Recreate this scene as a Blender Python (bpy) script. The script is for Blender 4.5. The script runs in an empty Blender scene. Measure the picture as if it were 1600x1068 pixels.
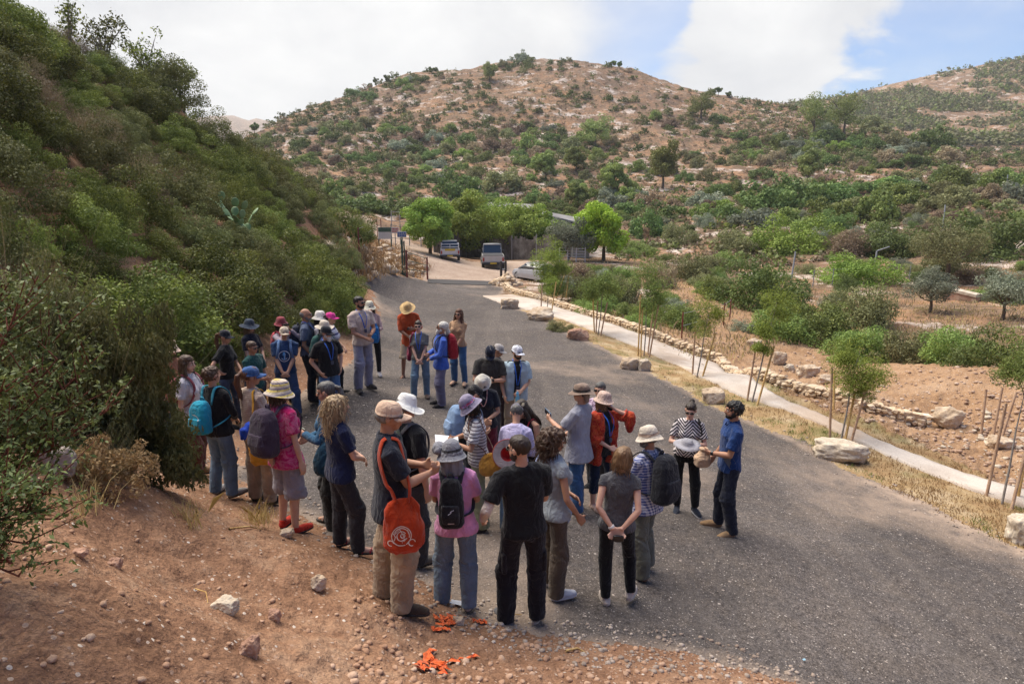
import bpy, bmesh, math, random, sys, time
import numpy as np
from mathutils import Vector, Matrix, noise as mnoise
T0 = time.time()
C = bpy.context.scene.collection
S = bpy.context.scene
PI = math.pi
rad = math.radians

# ------------------------------------------------------------------ camera
CAMZ = 4.2
FPX = 1067.0
PHI = math.atan(244 / 1067)
CP, SP = math.cos(PHI), math.sin(PHI)
cd = bpy.data.cameras.new('camera'); cam = bpy.data.objects.new('camera', cd); C.objects.link(cam)
cd.sensor_width = 36; cd.lens = FPX / 1600 * 36; cd.clip_start = 0.1; cd.clip_end = 8000
cam.location = (0, 0, CAMZ); cam.rotation_euler = (PI / 2 - PHI, 0, 0)
S.camera = cam
S.view_settings.view_transform = 'Standard'; S.view_settings.look = 'None'
S.view_settings.exposure = 1.05; S.view_settings.gamma = 1
S.cycles.max_bounces = 5; S.cycles.diffuse_bounces = 2; S.cycles.glossy_bounces = 2
S.cycles.transmission_bounces = 3; S.cycles.transparent_max_bounces = 6; S.cycles.volume_bounces = 0

# ------------------------------------------------------------------ sun and sky
SUN_EL, SUN_AZ = rad(64), rad(-50)          # azimuth from +Y towards +X
sd = bpy.data.lights.new('sun', 'SUN'); sun = bpy.data.objects.new('sun', sd); C.objects.link(sun)
sd.energy = 3.3; sd.angle = rad(56); sd.color = (1, 0.915, 0.79)
sdir = Vector((math.sin(SUN_AZ) * math.cos(SUN_EL), math.cos(SUN_AZ) * math.cos(SUN_EL), math.sin(SUN_EL)))
sun.rotation_euler = sdir.to_track_quat('Z', 'Y').to_euler(); sun.location = (0, 0, 60)

def direction(px, py):
    v = Vector(((px - 800) / FPX, CP + SP * (534 - py) / FPX, -SP + CP * (534 - py) / FPX)); return v.normalized()

W = bpy.data.worlds.new('World'); S.world = W; W.use_nodes = True
nt = W.node_tree; nt.nodes.clear()
def wn(t, **k):
    n = nt.nodes.new(t)
    for a, b in k.items(): setattr(n, a, b)
    return n
wl = nt.links.new
wo = wn('ShaderNodeOutputWorld'); sky = wn('ShaderNodeTexSky', sky_type='NISHITA', sun_disc=False)
sky.sun_elevation = SUN_EL; sky.sun_rotation = SUN_AZ; sky.air_density = 1.0; sky.dust_density = 0.25; sky.ozone_density = 1.6
bg1 = wn('ShaderNodeBackground'); bg1.inputs[1].default_value = 0.066
tint = wn('ShaderNodeMix', data_type='RGBA', blend_type='MULTIPLY'); tint.inputs[0].default_value = 1; tint.inputs[7].default_value = (.62, .86, 1.2, 1); wl(sky.outputs[0], tint.inputs[6]); wl(tint.outputs[2], bg1.inputs[0])
tc = wn('ShaderNodeTexCoord')
def wmath(op, a, b=None, c=None, clamp=False):
    n = wn('ShaderNodeMath', operation=op, use_clamp=clamp)
    for i, v in enumerate((a, b, c)):
        if v is None: continue
        if isinstance(v, (int, float)): n.inputs[i].default_value = v
        else: wl(v, n.inputs[i])
    return n.outputs[0]
def wnoise(scale, det=6, rough=.55, dist=0.0, stretch=(1, 1, 1)):
    m = wn('ShaderNodeMapping'); m.inputs['Scale'].default_value = stretch
    wl(tc.outputs['Generated'], m.inputs[0])
    n = wn('ShaderNodeTexNoise'); n.inputs['Scale'].default_value = scale; n.inputs['Detail'].default_value = det
    n.inputs['Roughness'].default_value = rough; n.inputs['Distortion'].default_value = dist
    wl(m.outputs[0], n.inputs['Vector']); return n.outputs[0]
nz = wnoise(5.5, 8, .6, .25, (1, 1, 1.8)); nz2 = wnoise(2.2, 4, .5, 0, (1, 1, 1.5))
def wblob(px, py, r0, r1):
    """1 inside a cone of r0 degrees round a direction, 0 beyond r1, edge broken up by the noise"""
    d = direction(px, py)
    v = wn('ShaderNodeVectorMath', operation='DOT_PRODUCT'); wl(tc.outputs['Generated'], v.inputs[0]); v.inputs[1].default_value = d
    ang = wmath('MULTIPLY', wmath('ARCCOSINE', wmath('MINIMUM', v.outputs['Value'], 0.99999)), 180 / PI)
    ang = wmath('ADD', ang, wmath('MULTIPLY', wmath('SUBTRACT', nz, 0.5), -11))
    m = wn('ShaderNodeMapRange', interpolation_type='SMOOTHSTEP'); wl(ang, m.inputs[0])
    m.inputs[1].default_value = r1; m.inputs[2].default_value = r0; m.inputs[3].default_value = 0; m.inputs[4].default_value = 1
    return m.outputs[0]
cover = wblob(100, -100, 33, 46)
for a in ((520, -80, 16, 21), (1235, 0, 5.2, 7.0), (1175, 75, 5.2, 7.0), (1120, 130, 3, 7), (690, -30, 4, 6), (1345, -10, 3.0, 5.0), (600, -700, 20, 40), (1500,-420, 8, 20), (-2600, 200, 30, 60), (4800, 200, 10, 30)):
    cover = wmath('MAXIMUM', cover, wblob(*a))
cr = wn('ShaderNodeValToRGB'); wl(wmath('ADD', wmath('MULTIPLY', nz, .75), wmath('MULTIPLY', nz2, .25)), cr.inputs[0])
cr.color_ramp.elements[0].position = .33; cr.color_ramp.elements[0].color = (.62, .62, .63, 1)
cr.color_ramp.elements[1].position = .62; cr.color_ramp.elements[1].color = (.84, .83, .81, 1)
bg2 = wn('ShaderNodeBackground'); wl(cr.outputs[0], bg2.inputs[0]); bg2.inputs[1].default_value = 0.60
mx = wn('ShaderNodeMixShader'); wl(wmath('MULTIPLY', cover, .97), mx.inputs[0]); wl(bg1.outputs[0], mx.inputs[1]); wl(bg2.outputs[0], mx.inputs[2])
wl(mx.outputs[0], wo.inputs[0])

# ------------------------------------------------------------------ terrain height
def P(px, py, z, dz=0.0):
    a = (px - 800) / FPX; b = (534 - py) / FPX
    return (a * z, z * (CP + SP * b), CAMZ + z * (-SP + CP * b) + dz)

class RBF:
    def __init__(s, X, F, c):
        s.X = np.array(X, float); s.c = c; F = np.array(F, float); n = len(F)
        D = np.sqrt(((s.X[:, None] - s.X[None]) ** 2).sum(-1) + c * c)
        A = np.zeros((n + 3, n + 3)); A[:n, :n] = D - 1e-4 * np.eye(n)
        A[:n, n] = 1; A[:n, n + 1:] = s.X; A[n:, :n] = A[:n, n:].T
        s.w = np.linalg.solve(A, np.concatenate([F, np.zeros(3)]))
    def __call__(s, Q):
        Q = np.asarray(Q, float); out = np.empty(len(Q)); n = len(s.X)
        for i in range(0, len(Q), 20000):
            q = Q[i:i + 20000]
            D = np.sqrt(((q[:, None] - s.X[None]) ** 2).sum(-1) + s.c * s.c)
            out[i:i + 20000] = D @ s.w[:n] + s.w[n] + q @ s.w[n + 1:]
        return out

NEARA = [P(*a) for a in [(820,975,6.35),(605,935,5.9),(440,828,7.3),(340,780,8.3),(655,620,14.5),(690,635,13.9),
 (708,602,15.0),(567,607,13.5),(1130,832,9.3),(1075,802,10),(940,940,7),(1005,900,7.9),(500,650,12.5),
 (905,790,9.3),(768,420,55),(702,406,65),(632,432,40),(822,445,45),(1600,855,10.6),(1310,715,14.1),(1112,625,17.8),
 (1020,575,21),(900,530,25),(820,490,30),(780,470,35),(1200,1068,6),(1600,1068,7),(570,430,42),
 (620,1068,4.35),(850,1045,5.4),(420,900,5.5),(250,900,4.75),(0,1068,2.75),(150,770,5.2),(0,800,3.7),
 (760,1068,4.8),(960,1040,5.7),
 # left spur skyline (ground below the shrubs)
 (440,248,42,-.9),(505,325,38,-.5),(545,385,33,-.4),(575,440,30,-.3),(335,214,34,-1.2),(250,110,30,-1.0),(150,66,27,-1.1),(60,30,23,-1.0),(0,-20,21,-1),
 # dirt track and dry bank beyond
 (640,400,48),(600,370,60),(560,400,46),(560,372,54),(525,335,72),
 (740,400,65),(850,402,60),(930,402,60)]]
NEARA += [(-4.4, 8.7, .42), (-3.6, 8.6, .27), (-3.6, 10, .16), (-5.6, 9.6, .9), (-5.0, 8.0, 1.1), (-5.0, 12, .25), (-5.6, 12, .6), (-5.4, 16, .35), (-5.4, 20, .15), (-5.6, 25, -.4), (-6.6, 32, -.7),
          (-8, 8, 3.1), (-8, 14, 2.9), (-8.5, 20, 2.9), (-9, 26, 2.2), (-12, 9, 6.2), (-12, 16, 6.4), (-18, 14, 10.6), (-18, 8, 11), (-13, 22, 6.2), (-24, 22, 13),
          (-30, 40, 10), (-22, 52, 3), (-30, 60, 2), (-45, 55, 10),
          (-3.5, 3.0, 2.6), (-6, 4, 4.2), (-10, 3, 8), (0, 0, 2.6), (0, 2.5, 1.55), (1.5, 2.2, 1.3), (-1.5, 2.6, 1.9), (-3, -3, 3.6), (4, -3, 1.4), (5, 2, .1), (2.5, 3.5, .3), (9, 4, -1.2), (14, 5, -1.6), (0, -10, 4), (-12, -6, 8), (12, -8, -1.5),
          (11, 8.5, -1.45), (15, 10, -1.5), (20, 12, -1.7)]
# strip beyond the low wall, wadi bed, rubble mound, valley floor
NEARA += [P(*a) for a in [(1000,512,28),(1180,590,19.5),(1360,650,16.5),(1500,735,14),(1600,775,12.8),
 (1110,500,32,-.3),(1060,470,38),(1180,520,30,-.2),(1250,590,22,-.5),(1420,655,17,-.1),(1450,580,20.2),(1560,580,19),(1340,600,20.2),(1660,600,17),(1600,690,15.5),
 (1300,530,27,-.8),(1450,520,28,-.8),(1600,520,27,-.5),(1240,470,40),(1400,460,44),(1550,455,44),(960,440,45),(1080,415,58),(1200,410,60),(1400,400,62),(1560,400,60),(1750,420,50),(1900,700,14),(1900,520,24)]]
nearf = RBF([(a[0], a[1]) for a in NEARA], [a[2] for a in NEARA], 0.9)

FARA = [P(*a) for a in [(640,400,48),(600,370,60),(560,345,75),(520,322,90),(740,400,65),(850,402,60),(930,402,60),(1080,415,58),(1200,410,60),(1400,400,62),(1560,400,60),(1750,410,52),
 (570,430,42),(820,445,45),(960,440,45),(1240,460,42),(1400,460,44),(1550,455,44),
 (700,333,105),(850,333,100),(1000,340,95),(1150,352,85),(1300,352,80),(1450,362,72),(1600,365,66),(1800,370,60),(600,322,110),(540,308,115),
 (450,265,125),(600,288,125),(800,288,125),(1000,292,125),(1200,292,122),(1400,292,110),(1600,300,100),(1800,310,95),
 (420,235,160),(600,242,160),(800,240,160),(1000,242,160),(1200,240,160),(1400,247,155),(1600,262,145),(1800,270,140),
 (500,195,195),(640,182,200),(800,178,200),(1000,185,200),(1200,195,195),(1330,208,190),(1420,212,190,-1),(1500,228,185,-1),(1600,246,180,-1),(1800,250,180),
 (385,215,190),(430,194,210),(480,169,225),(560,143,240),(640,118,255),(720,107,262),(800,95,265),(900,99,265),(1000,113,260),(1100,143,250),(1180,159,245),(1250,172,240),(1320,190,225),
 (340,215,200,-12),(200,230,200,-10),(0,235,200),(340,225,320,-25),(0,225,320,-20),
 (430,235,320),(560,200,340),(720,170,360),(900,160,360),(1000,170,350),(1100,190,340),
 (1180,190,330),(1250,205,330),(1330,215,300),(1420,228,260),(1500,240,250),(1600,258,240),(1800,265,240),
 (1250,188,430),(1330,175,430),(1400,180,400),(1500,170,400),(1600,180,370),(1800,160,370),
 (1180,180,520),(1250,160,520),(1320,150,520),(1400,131,520),(1500,110,525),(1600,93,520),(1800,60,520),(2000,40,520),
 (1000,200,650),(1200,200,700),(1400,170,700),(1600,150,700),(2000,120,700),(600,230,650),(300,230,650),(0,230,650)]]
FARA += [(-40, 50, 8), (-60, 60, 15), (-45, 80, 4), (-80, 90, 14), (-60, 120, 2), (-120, 150, 10), (110, 40, 3), (90, 20, 2), (250, 60, 40), (400, 100, 80), (-200, 30, 60)]
def pol(X, Y):
    r = np.hypot(X, Y) + 1e-9
    return np.stack([np.arctan2(X, Y) * 1.6, np.log(r)], -1)
fa = np.array(FARA)
farf = RBF(pol(fa[:, 0], fa[:, 1]), fa[:, 2], 0.05)

def hgt(X, Y):
    X = np.atleast_1d(np.asarray(X, float)); Y = np.atleast_1d(np.asarray(Y, float))
    r = np.hypot(X, Y); t = np.clip((r - 48) / 16, 0, 1); t = t * t * (3 - 2 * t)
    out = np.zeros(len(X)); m = t < 1
    if m.any(): out[m] += (1 - t[m]) * nearf(np.stack([X[m], Y[m]], -1))
    m = t > 0
    if m.any(): out[m] += t[m] * farf(pol(X[m], Y[m]))
    return out
def h1(x, y): return float(hgt(x, y)[0])

FASTG = None
# vectorised ray/ground intersection for a list of photo points (used to find where a thing stands)
ZS = np.exp(np.linspace(math.log(1.8), math.log(620), 420))
def ground(pts, lift=0.0):
    """the first point of the ground (raised by lift) on each viewing ray"""
    res = []
    for k in range(0, len(pts), 60):
        q = pts[k:k + 60]; n = len(q)
        a = np.array([[(p[0] - 800) / FPX, (534 - p[1]) / FPX] for p in q])
        lf = np.array([p[2] if len(p) > 2 else lift for p in q])
        X = a[:, :1] * ZS; Y = ZS * (CP + SP * a[:, 1:]); Z = CAMZ + ZS * (-SP + CP * a[:, 1:])
        H = (FASTG or hgt)(X.ravel(), Y.ravel()).reshape(n, -1) + lf[:, None]
        D = Z - H
        for i in range(n):
            w = np.where((D[i, 1:] <= 0) & (D[i, :-1] > 0))[0]
            if len(w) == 0: res.append(None); continue
            j = w[0]; u = D[i, j] / (D[i, j] - D[i, j + 1]); z = ZS[j] + u * (ZS[j + 1] - ZS[j])
            x, y, zz = P(q[i][0], q[i][1], z)
            res.append((x, y, zz - lf[i], z))
    return res
def g1(px, py, lift=0.0): return ground([(px, py)], lift)[0]

# ------------------------------------------------------------------ helpers
def setp(o, label=None, cat=None, group=None, kind=None):
    if label: o['label'] = label
    if cat: o['category'] = cat
    if group: o['group'] = group
    if kind: o['kind'] = kind
    return o
def mesh_np(name, V, F, mats=None, smooth=True):
    me = bpy.data.meshes.new(name); V = np.asarray(V, np.float32)
    if isinstance(F, np.ndarray):
        k = F.shape[1]; me.vertices.add(len(V)); me.vertices.foreach_set('co', V.ravel())
        me.loops.add(F.size); me.loops.foreach_set('vertex_index', F.astype(np.int32).ravel())
        me.polygons.add(len(F)); me.polygons.foreach_set('loop_start', np.arange(0, F.size, k, dtype=np.int32))
        me.update(calc_edges=True)
    else:
        me.from_pydata([tuple(map(float, v)) for v in V], [], F); me.update()
    if smooth: me.polygons.foreach_set('use_smooth', np.ones(len(me.polygons), bool))
    for m in (mats or []): me.materials.append(m)
    return me
def link(name, me, parent=None, loc=None):
    o = bpy.data.objects.new(name, me); C.objects.link(o)
    if parent: o.parent = parent
    if loc is not None: o.location = loc
    return o
def empty(name, loc, rz=0.0, label=None, cat=None, group=None):
    o = bpy.data.objects.new(name, None); C.objects.link(o); o.location = loc; o.rotation_euler = (0, 0, rz); o.empty_display_size = .2
    return setp(o, label, cat, group)

def tube_np(path, radii, k=7):
    """a tapered tube as numpy verts / quads"""
    path = [Vector(p) for p in path]; V = []; F = []
    up = Vector((.3, .2, 1))
    for i, p in enumerate(path):
        d = (path[min(i + 1, len(path) - 1)] - path[max(i - 1, 0)]).normalized()
        a = d.orthogonal().normalized() if i == 0 else (a - d * a.dot(d)).normalized()
        b = d.cross(a)
        for j in range(k):
            t = 2 * PI * j / k; V.append(p + (a * math.cos(t) + b * math.sin(t)) * radii[i])
    for i in range(len(path) - 1):
        for j in range(k):
            F.append((i * k + j, i * k + (j + 1) % k, (i + 1) * k + (j + 1) % k, (i + 1) * k + j))
    return np.array(V), np.array(F)
def join_np(parts):
    V = []; F = []; o = 0
    for v, f in parts: V.append(v); F.append(f + o); o += len(v)
    return np.concatenate(V), np.concatenate(F)

class NT:
    """small node-tree writer for procedural materials"""
    def __init__(s, name, rough=.85, spec=.25):
        s.m = bpy.data.materials.new(name); s.m.use_nodes = True; s.t = s.m.node_tree
        s.b = s.t.nodes['Principled BSDF']; s.b.inputs['Roughness'].default_value = rough; s.b.inputs['Specular IOR Level'].default_value = spec
        s.tc = s.t.nodes.new('ShaderNodeTexCoord')
    def n(s, t, **k):
        n = s.t.nodes.new(t)
        for a, b in k.items(): setattr(n, a, b)
        return n
    def l(s, a, b): s.t.links.new(a, b)
    def put(s, v, inp):
        if hasattr(v, 'is_output') or isinstance(v, bpy.types.NodeSocket): s.l(v, inp)
        else:
            if isinstance(v, (tuple, list)) and len(v) == 3 and inp.type == 'RGBA': v = (*v, 1)
            inp.default_value = v
    def co(s, kind='Object', scale=(1, 1, 1), rot=(0, 0, 0)):
        m = s.n('ShaderNodeMapping'); m.inputs['Scale'].default_value = scale; m.inputs['Rotation'].default_value = rot
        if kind == 'World':
            g = s.n('ShaderNodeNewGeometry'); s.l(g.outputs['Position'], m.inputs[0])
        else: s.l(s.tc.outputs[kind], m.inputs[0])
        return m.outputs[0]
    def noise(s, co, scale, det=4, rough=.55, dist=0.0):
        n = s.n('ShaderNodeTexNoise'); s.l(co, n.inputs['Vector']); n.inputs['Scale'].default_value = scale
        n.inputs['Detail'].default_value = det; n.inputs['Roughness'].default_value = rough; n.inputs['Distortion'].default_value = dist
        return n.outputs[0]
    def voro(s, co, scale, out='Color', feature='F1', rnd=1.0):
        n = s.n('ShaderNodeTexVoronoi', feature=feature); s.l(co, n.inputs['Vector']); n.inputs['Scale'].default_value = scale; n.inputs['Randomness'].default_value = rnd
        return n.outputs[out]
    def math(s, op, a, b=0.0, clamp=False):
        n = s.n('ShaderNodeMath', operation=op, use_clamp=clamp); s.put(a, n.inputs[0]); s.put(b, n.inputs[1]); return n.outputs[0]
    def ramp(s, f, *stops, interp='LINEAR'):
        r = s.n('ShaderNodeValToRGB'); s.l(f, r.inputs[0]); e = r.color_ramp.elements; r.color_ramp.interpolation = interp
        while len(e) < len(stops): e.new(.5)
        for i, (p, c) in enumerate(stops):
            e[i].position = p; e[i].color = (*c, 1) if isinstance(c, (tuple, list)) else (c, c, c, 1)
        return r.outputs[0]
    def mix(s, f, a, b, mode='MIX'):
        n = s.n('ShaderNodeMix', data_type='RGBA', blend_type=mode); s.put(f, n.inputs[0]); s.put(a, n.inputs[6]); s.put(b, n.inputs[7]); return n.outputs[2]
    def sep(s, v):
        n = s.n('ShaderNodeSeparateXYZ'); s.l(v, n.inputs[0]); return n.outputs
    def attr(s, name):
        n = s.n('ShaderNodeAttribute', attribute_name=name); return n
    def color(s, v): s.put(v, s.b.inputs['Base Color'])
    def bump(s, h, strength=.5, dist=.02):
        b = s.n('ShaderNodeBump'); b.inputs['Strength'].default_value = strength; b.inputs['Distance'].default_value = dist
        s.l(h, b.inputs['Height']); s.l(b.outputs[0], s.b.inputs['Normal'])
    def rnd(s):
        return s.n('ShaderNodeObjectInfo').outputs['Random']

def noise3(Pn, s, seed=0):
    tab = NTAB[seed % len(NTAB)]; q = Pn * s + 31.7; i = np.floor(q).astype(int); f = q - i; f = f * f * (3 - 2 * f)
    out = 0
    for a in (0, 1):
        for b in (0, 1):
            for c in (0, 1):
                w = (f[:, 0] if a else 1 - f[:, 0]) * (f[:, 1] if b else 1 - f[:, 1]) * (f[:, 2] if c else 1 - f[:, 2])
                out = out + w * tab[(i[:, 0] + a) & 31, (i[:, 1] + b) & 31, (i[:, 2] + c) & 31]
    return out
NTAB = [np.random.RandomState(800 + i).rand(32, 32, 32) * 2 - 1 for i in range(4)]

class Blob:
    """closed shapes gathered and fused into one continuous surface"""
    def __init__(s): s.V = []; s.F = []; s.n = 0
    def add(s, V, F):
        s.V.extend([Vector(v) for v in V]); s.F.extend([[i + s.n for i in f] for f in F]); s.n += len(V)
    def rings(s, R, k):
        V = [v for r in R for v in r]; F = []
        for i in range(len(R) - 1):
            for j in range(k): F.append([i * k + j, i * k + (j + 1) % k, (i + 1) * k + (j + 1) % k, (i + 1) * k + j])
        F.append(list(range(k))[::-1]); F.append([(len(R) - 1) * k + j for j in range(k)]); s.add(V, F)
    def tube(s, pts, rad_, k=12, caps=(1, 1), flat=1.0, side=None):
        """tapered tube; rounded ends where caps is 1; flat squashes it across `side`"""
        pts = [Vector(p) for p in pts]; R = []; prev = None
        rad_ = list(rad_) if hasattr(rad_, '__len__') else [rad_] * len(pts)
        n = len(pts)
        def ring(p, d, r, a):
            b = d.cross(a); return [p + a * math.cos(2 * PI * j / k) * r + b * math.sin(2 * PI * j / k) * r * flat for j in range(k)]
        dirs = [(pts[min(i + 1, n - 1)] - pts[max(i - 1, 0)]).normalized() for i in range(n)]
        a = Vector(side) if side is not None else dirs[0].orthogonal(); frames = []
        for d in dirs:
            a = (a - d * a.dot(d)); a = a.normalized() if a.length > 1e-6 else d.orthogonal().normalized(); frames.append(a.copy())
        if caps[0]:
            for t in (75, 50, 25): R.append(ring(pts[0] - dirs[0] * rad_[0] * math.sin(rad(t)) * min(1, flat * 1.0), dirs[0], rad_[0] * math.cos(rad(t)), frames[0]))
        for i in range(n): R.append(ring(pts[i], dirs[i], rad_[i], frames[i]))
        if caps[1]:
            for t in (25, 50, 75): R.append(ring(pts[-1] + dirs[-1] * rad_[-1] * math.sin(rad(t)) * min(1, flat), dirs[-1], rad_[-1] * math.cos(rad(t)), frames[-1]))
        s.rings(R, k)
    def loft(s, secs, M=None, k=20, p=2.3):
        """stack of rounded sections (x, y, z, rx, ry)"""
        R = []
        for (x, y, z, rx, ry) in secs:
            r = []
            for j in range(k):
                t = 2 * PI * j / k; c, q = math.cos(t), math.sin(t)
                v = Vector((x + rx * math.copysign(abs(c) ** (2 / p), c), y + ry * math.copysign(abs(q) ** (2 / p), q), z)); r.append(M @ v if M else v)
            R.append(r)
        s.rings(R, k)
    def ell(s, c, r, M=None, k=14, rot=None):
        R = []; c = Vector(c)
        for i in range(1, 10):
            t = PI * i / 10; z = -math.cos(t); q = math.sin(t); ring = []
            for j in range(k):
                v = Vector((r[0] * q * math.cos(2 * PI * j / k), r[1] * q * math.sin(2 * PI * j / k), r[2] * z))
                if rot: v = rot @ v
                v = v + c; ring.append(M @ v if M else v)
            R.append(ring)
        s.rings(R, k)
    def box(s, c, h, M=None, r=.3):
        """rounded box"""
        c = Vector(c); secs = []
        for t, q in ((-1, 1 - r), (-1 + r * .5, .97), (0, 1), (1 - r * .5, .97), (1, 1 - r)): secs.append((c.x, c.y, c.z + h[2] * t, h[0] * q, h[1] * q))
        s.loft(secs, M, 20, 4)
    def bake(s, name, voxel, mats, smooth=2, disp=None, lam=.5):
        me = bpy.data.meshes.new(name); me.from_pydata([tuple(v) for v in s.V], [], s.F)
        bm = bmesh.new(); bm.from_mesh(me); bmesh.ops.recalc_face_normals(bm, faces=bm.faces); bm.to_mesh(me); bm.free()
        o = bpy.data.objects.new('tmp', me); C.objects.link(o)
        md = o.modifiers.new('r', 'REMESH'); md.mode = 'VOXEL'; md.voxel_size = voxel; md.adaptivity = 0
        dg = bpy.context.evaluated_depsgraph_get(); dg.update()
        ev = o.evaluated_get(dg); m2 = bpy.data.meshes.new_from_object(ev)
        bpy.data.objects.remove(o); bpy.data.meshes.remove(me)
        n = len(m2.vertices); V = np.empty(n * 3, np.float32); m2.vertices.foreach_get('co', V); V = V.reshape(-1, 3).astype(float)
        E = np.empty(len(m2.edges) * 2, np.int32); m2.edges.foreach_get('vertices', E); E = E.reshape(-1, 2)
        deg = np.bincount(E.ravel(), minlength=n)[:, None].clip(1)
        for it in range(smooth):
            A = np.zeros_like(V)
            for c in range(3):
                A[:, c] = np.bincount(E[:, 0], V[E[:, 1], c], n) + np.bincount(E[:, 1], V[E[:, 0], c], n)
            V += (A / deg - V) * lam
        if disp is not None:
            m2.vertices.foreach_set('co', V.astype(np.float32).ravel()); m2.update()
            N = np.empty(n * 3, np.float32); m2.vertices.foreach_get('normal', N); N = N.reshape(-1, 3)
            V = disp(V, N)
        m2.vertices.foreach_set('co', V.astype(np.float32).ravel()); m2.name = name
        m2.materials.clear()
        for m in mats: m2.materials.append(m)
        m2.polygons.foreach_set('use_smooth', np.ones(len(m2.polygons), bool)); m2.update()
        return m2

_mc = {}
def cloth(c, pat=None, c2=None, f=1.0, rough=.9, c3=None):
    key = (c, pat, c2, f, c3)
    if key in _mc: return _mc[key]
    k = NT('cloth', rough, .12); o = k.co('Object'); base = k.mix(0.0, c, c)
    x, y, z = k.sep(o)[:3]
    if pat == 'stripes':
        s = k.math('FRACT', k.math('MULTIPLY', z, f)); base = k.mix(k.math('GREATER_THAN', s, .66), c, c2)
    elif pat == 'bands':
        s = k.math('FRACT', k.math('MULTIPLY', z, f)); base = k.ramp(s, (0, c), (.33, c2), (.66, c3), interp='CONSTANT')
    elif pat == 'diag':
        w = k.math('ADD', k.math('MULTIPLY', k.math('PINGPONG', k.math('ADD', x, .5), .11), 1.0), z)
        s = k.math('FRACT', k.math('MULTIPLY', w, f)); base = k.mix(k.math('GREATER_THAN', s, .5), c, c2)
    elif pat == 'plaid':
        a = k.math('GREATER_THAN', k.math('FRACT', k.math('MULTIPLY', k.math('ADD', x, k.math('MULTIPLY', y, .7)), f)), .5); b = k.math('GREATER_THAN', k.math('FRACT', k.math('MULTIPLY', z, f)), .5)
        base = k.mix(k.math('MULTIPLY', k.math('ADD', a, b), .5), c, c2)
    elif pat == 'floral':
        v = k.voro(o, f); n = k.noise(o, f * .8, 3, .6, .8)
        base = k.ramp(n, (.40, c), (.50, c2), (.60, c), (.68, c3 or c2))
    elif pat == 'dots':
        base = k.mix(k.math('LESS_THAN', k.voro(o, f, 'Distance', rnd=.3), .32), c, c2)
    elif pat == 'denim':
        n = k.noise(k.co('Object', (1, 1, .4)), 7, 3); base = k.mix(k.ramp(n, (.42, 0.0), (.7, .6)), c, c2 or tuple(min(1, v * 1.8) for v in c))
    elif pat == 'split':
        base = k.mix(k.math('LESS_THAN', z, f), c, c2)
    n1 = k.noise(o, 6, 4, .6); base = k.mix(1.0, base, k.ramp(n1, (.3, .78), (.7, 1.16)), 'MULTIPLY')
    k.color(base); n2 = k.noise(o, 160, 2); n3 = k.noise(k.co('Object', (1, 1, .55), (.35, .2, 0)), 11, 4, .55, 1.2); k.bump(k.math('ADD', k.math('ADD', k.math('MULTIPLY', n1, .8), k.math('MULTIPLY', k.math('ABSOLUTE', k.math('SUBTRACT', n3, .5)), 2.4)), k.math('MULTIPLY', n2, .05)), .8, .022)
    k.b.inputs['Sheen Weight'].default_value = .15
    _mc[key] = k.m; return k.m
def plain(name, c, rough=.6, spec=.4, metal=0.0):
    if (name, c) in _mc: return _mc[name, c]
    k = NT(name, rough, spec); n = k.noise(k.co('Object'), 30, 3); k.color(k.mix(1.0, c, k.ramp(n, (.3, .85), (.7, 1.12)), 'MULTIPLY')); k.b.inputs['Metallic'].default_value = metal
    _mc[name, c] = k.m; return k.m

# ------------------------------------------------------------------ ground materials
def m_gravel():
    k = NT('gravel_asphalt', .95, .15); w = k.co('World')
    big = k.noise(w, .35, 4, .6); mid = k.noise(w, 3.0, 4, .6); fine = k.noise(w, 60, 3, .7)
    base = k.ramp(big, (.3, (.078, .068, .064)), (.55, (.112, .097, .090)), (.75, (.165, .14, .126)))
    base = k.mix(k.ramp(mid, (.42, 0.0), (.72, .5)), base, (.15, .12, .098))
    base = k.mix(1.0, base, k.ramp(fine, (.28, .3), (.5, .9), (.72, 1.75)), 'MULTIPLY'); base = k.mix(1.0, base, k.ramp(k.noise(w, 17, 3, .7), (.3, .6), (.7, 1.4)), 'MULTIPLY')
    tx = k.noise(k.co('World', (1.6, .12, 1), (0, 0, .18)), 1.3, 3, .5); base = k.mix(k.ramp(tx, (.52, 0.0), (.66, .2)), base, (.19, .16, .135))
    st = k.sep(k.voro(w, 42)); d = k.voro(w, 42, 'Distance')
    specks = k.math('MULTIPLY', k.math('GREATER_THAN', st[0], .88), k.math('LESS_THAN', d, .34))
    base = k.mix(specks, base, k.ramp(st[1], (0, (.22, .18, .16)), (.6, (.32, .27, .235)), (1, (.50, .45, .40))))
    st2 = k.sep(k.voro(w, 14)); d2 = k.voro(w, 14, 'Distance')
    sp2 = k.math('MULTIPLY', k.math('GREATER_THAN', st2[0], .965), k.math('LESS_THAN', d2, .25))
    base = k.mix(sp2, base, k.ramp(st2[1], (0, (.26, .21, .18)), (1, (.46, .40, .35))))
    a = k.attr('dust'); base = k.mix(k.math('MULTIPLY', a.outputs['Fac'], k.ramp(mid, (.3, .35), (.6, .95))), base, (.40, .30, .225))
    k.color(base)
    k.bump(k.math('ADD', k.math('MULTIPLY', d, .9), k.math('MULTIPLY', fine, .8)), .9, .012)
    return k.m
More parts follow.
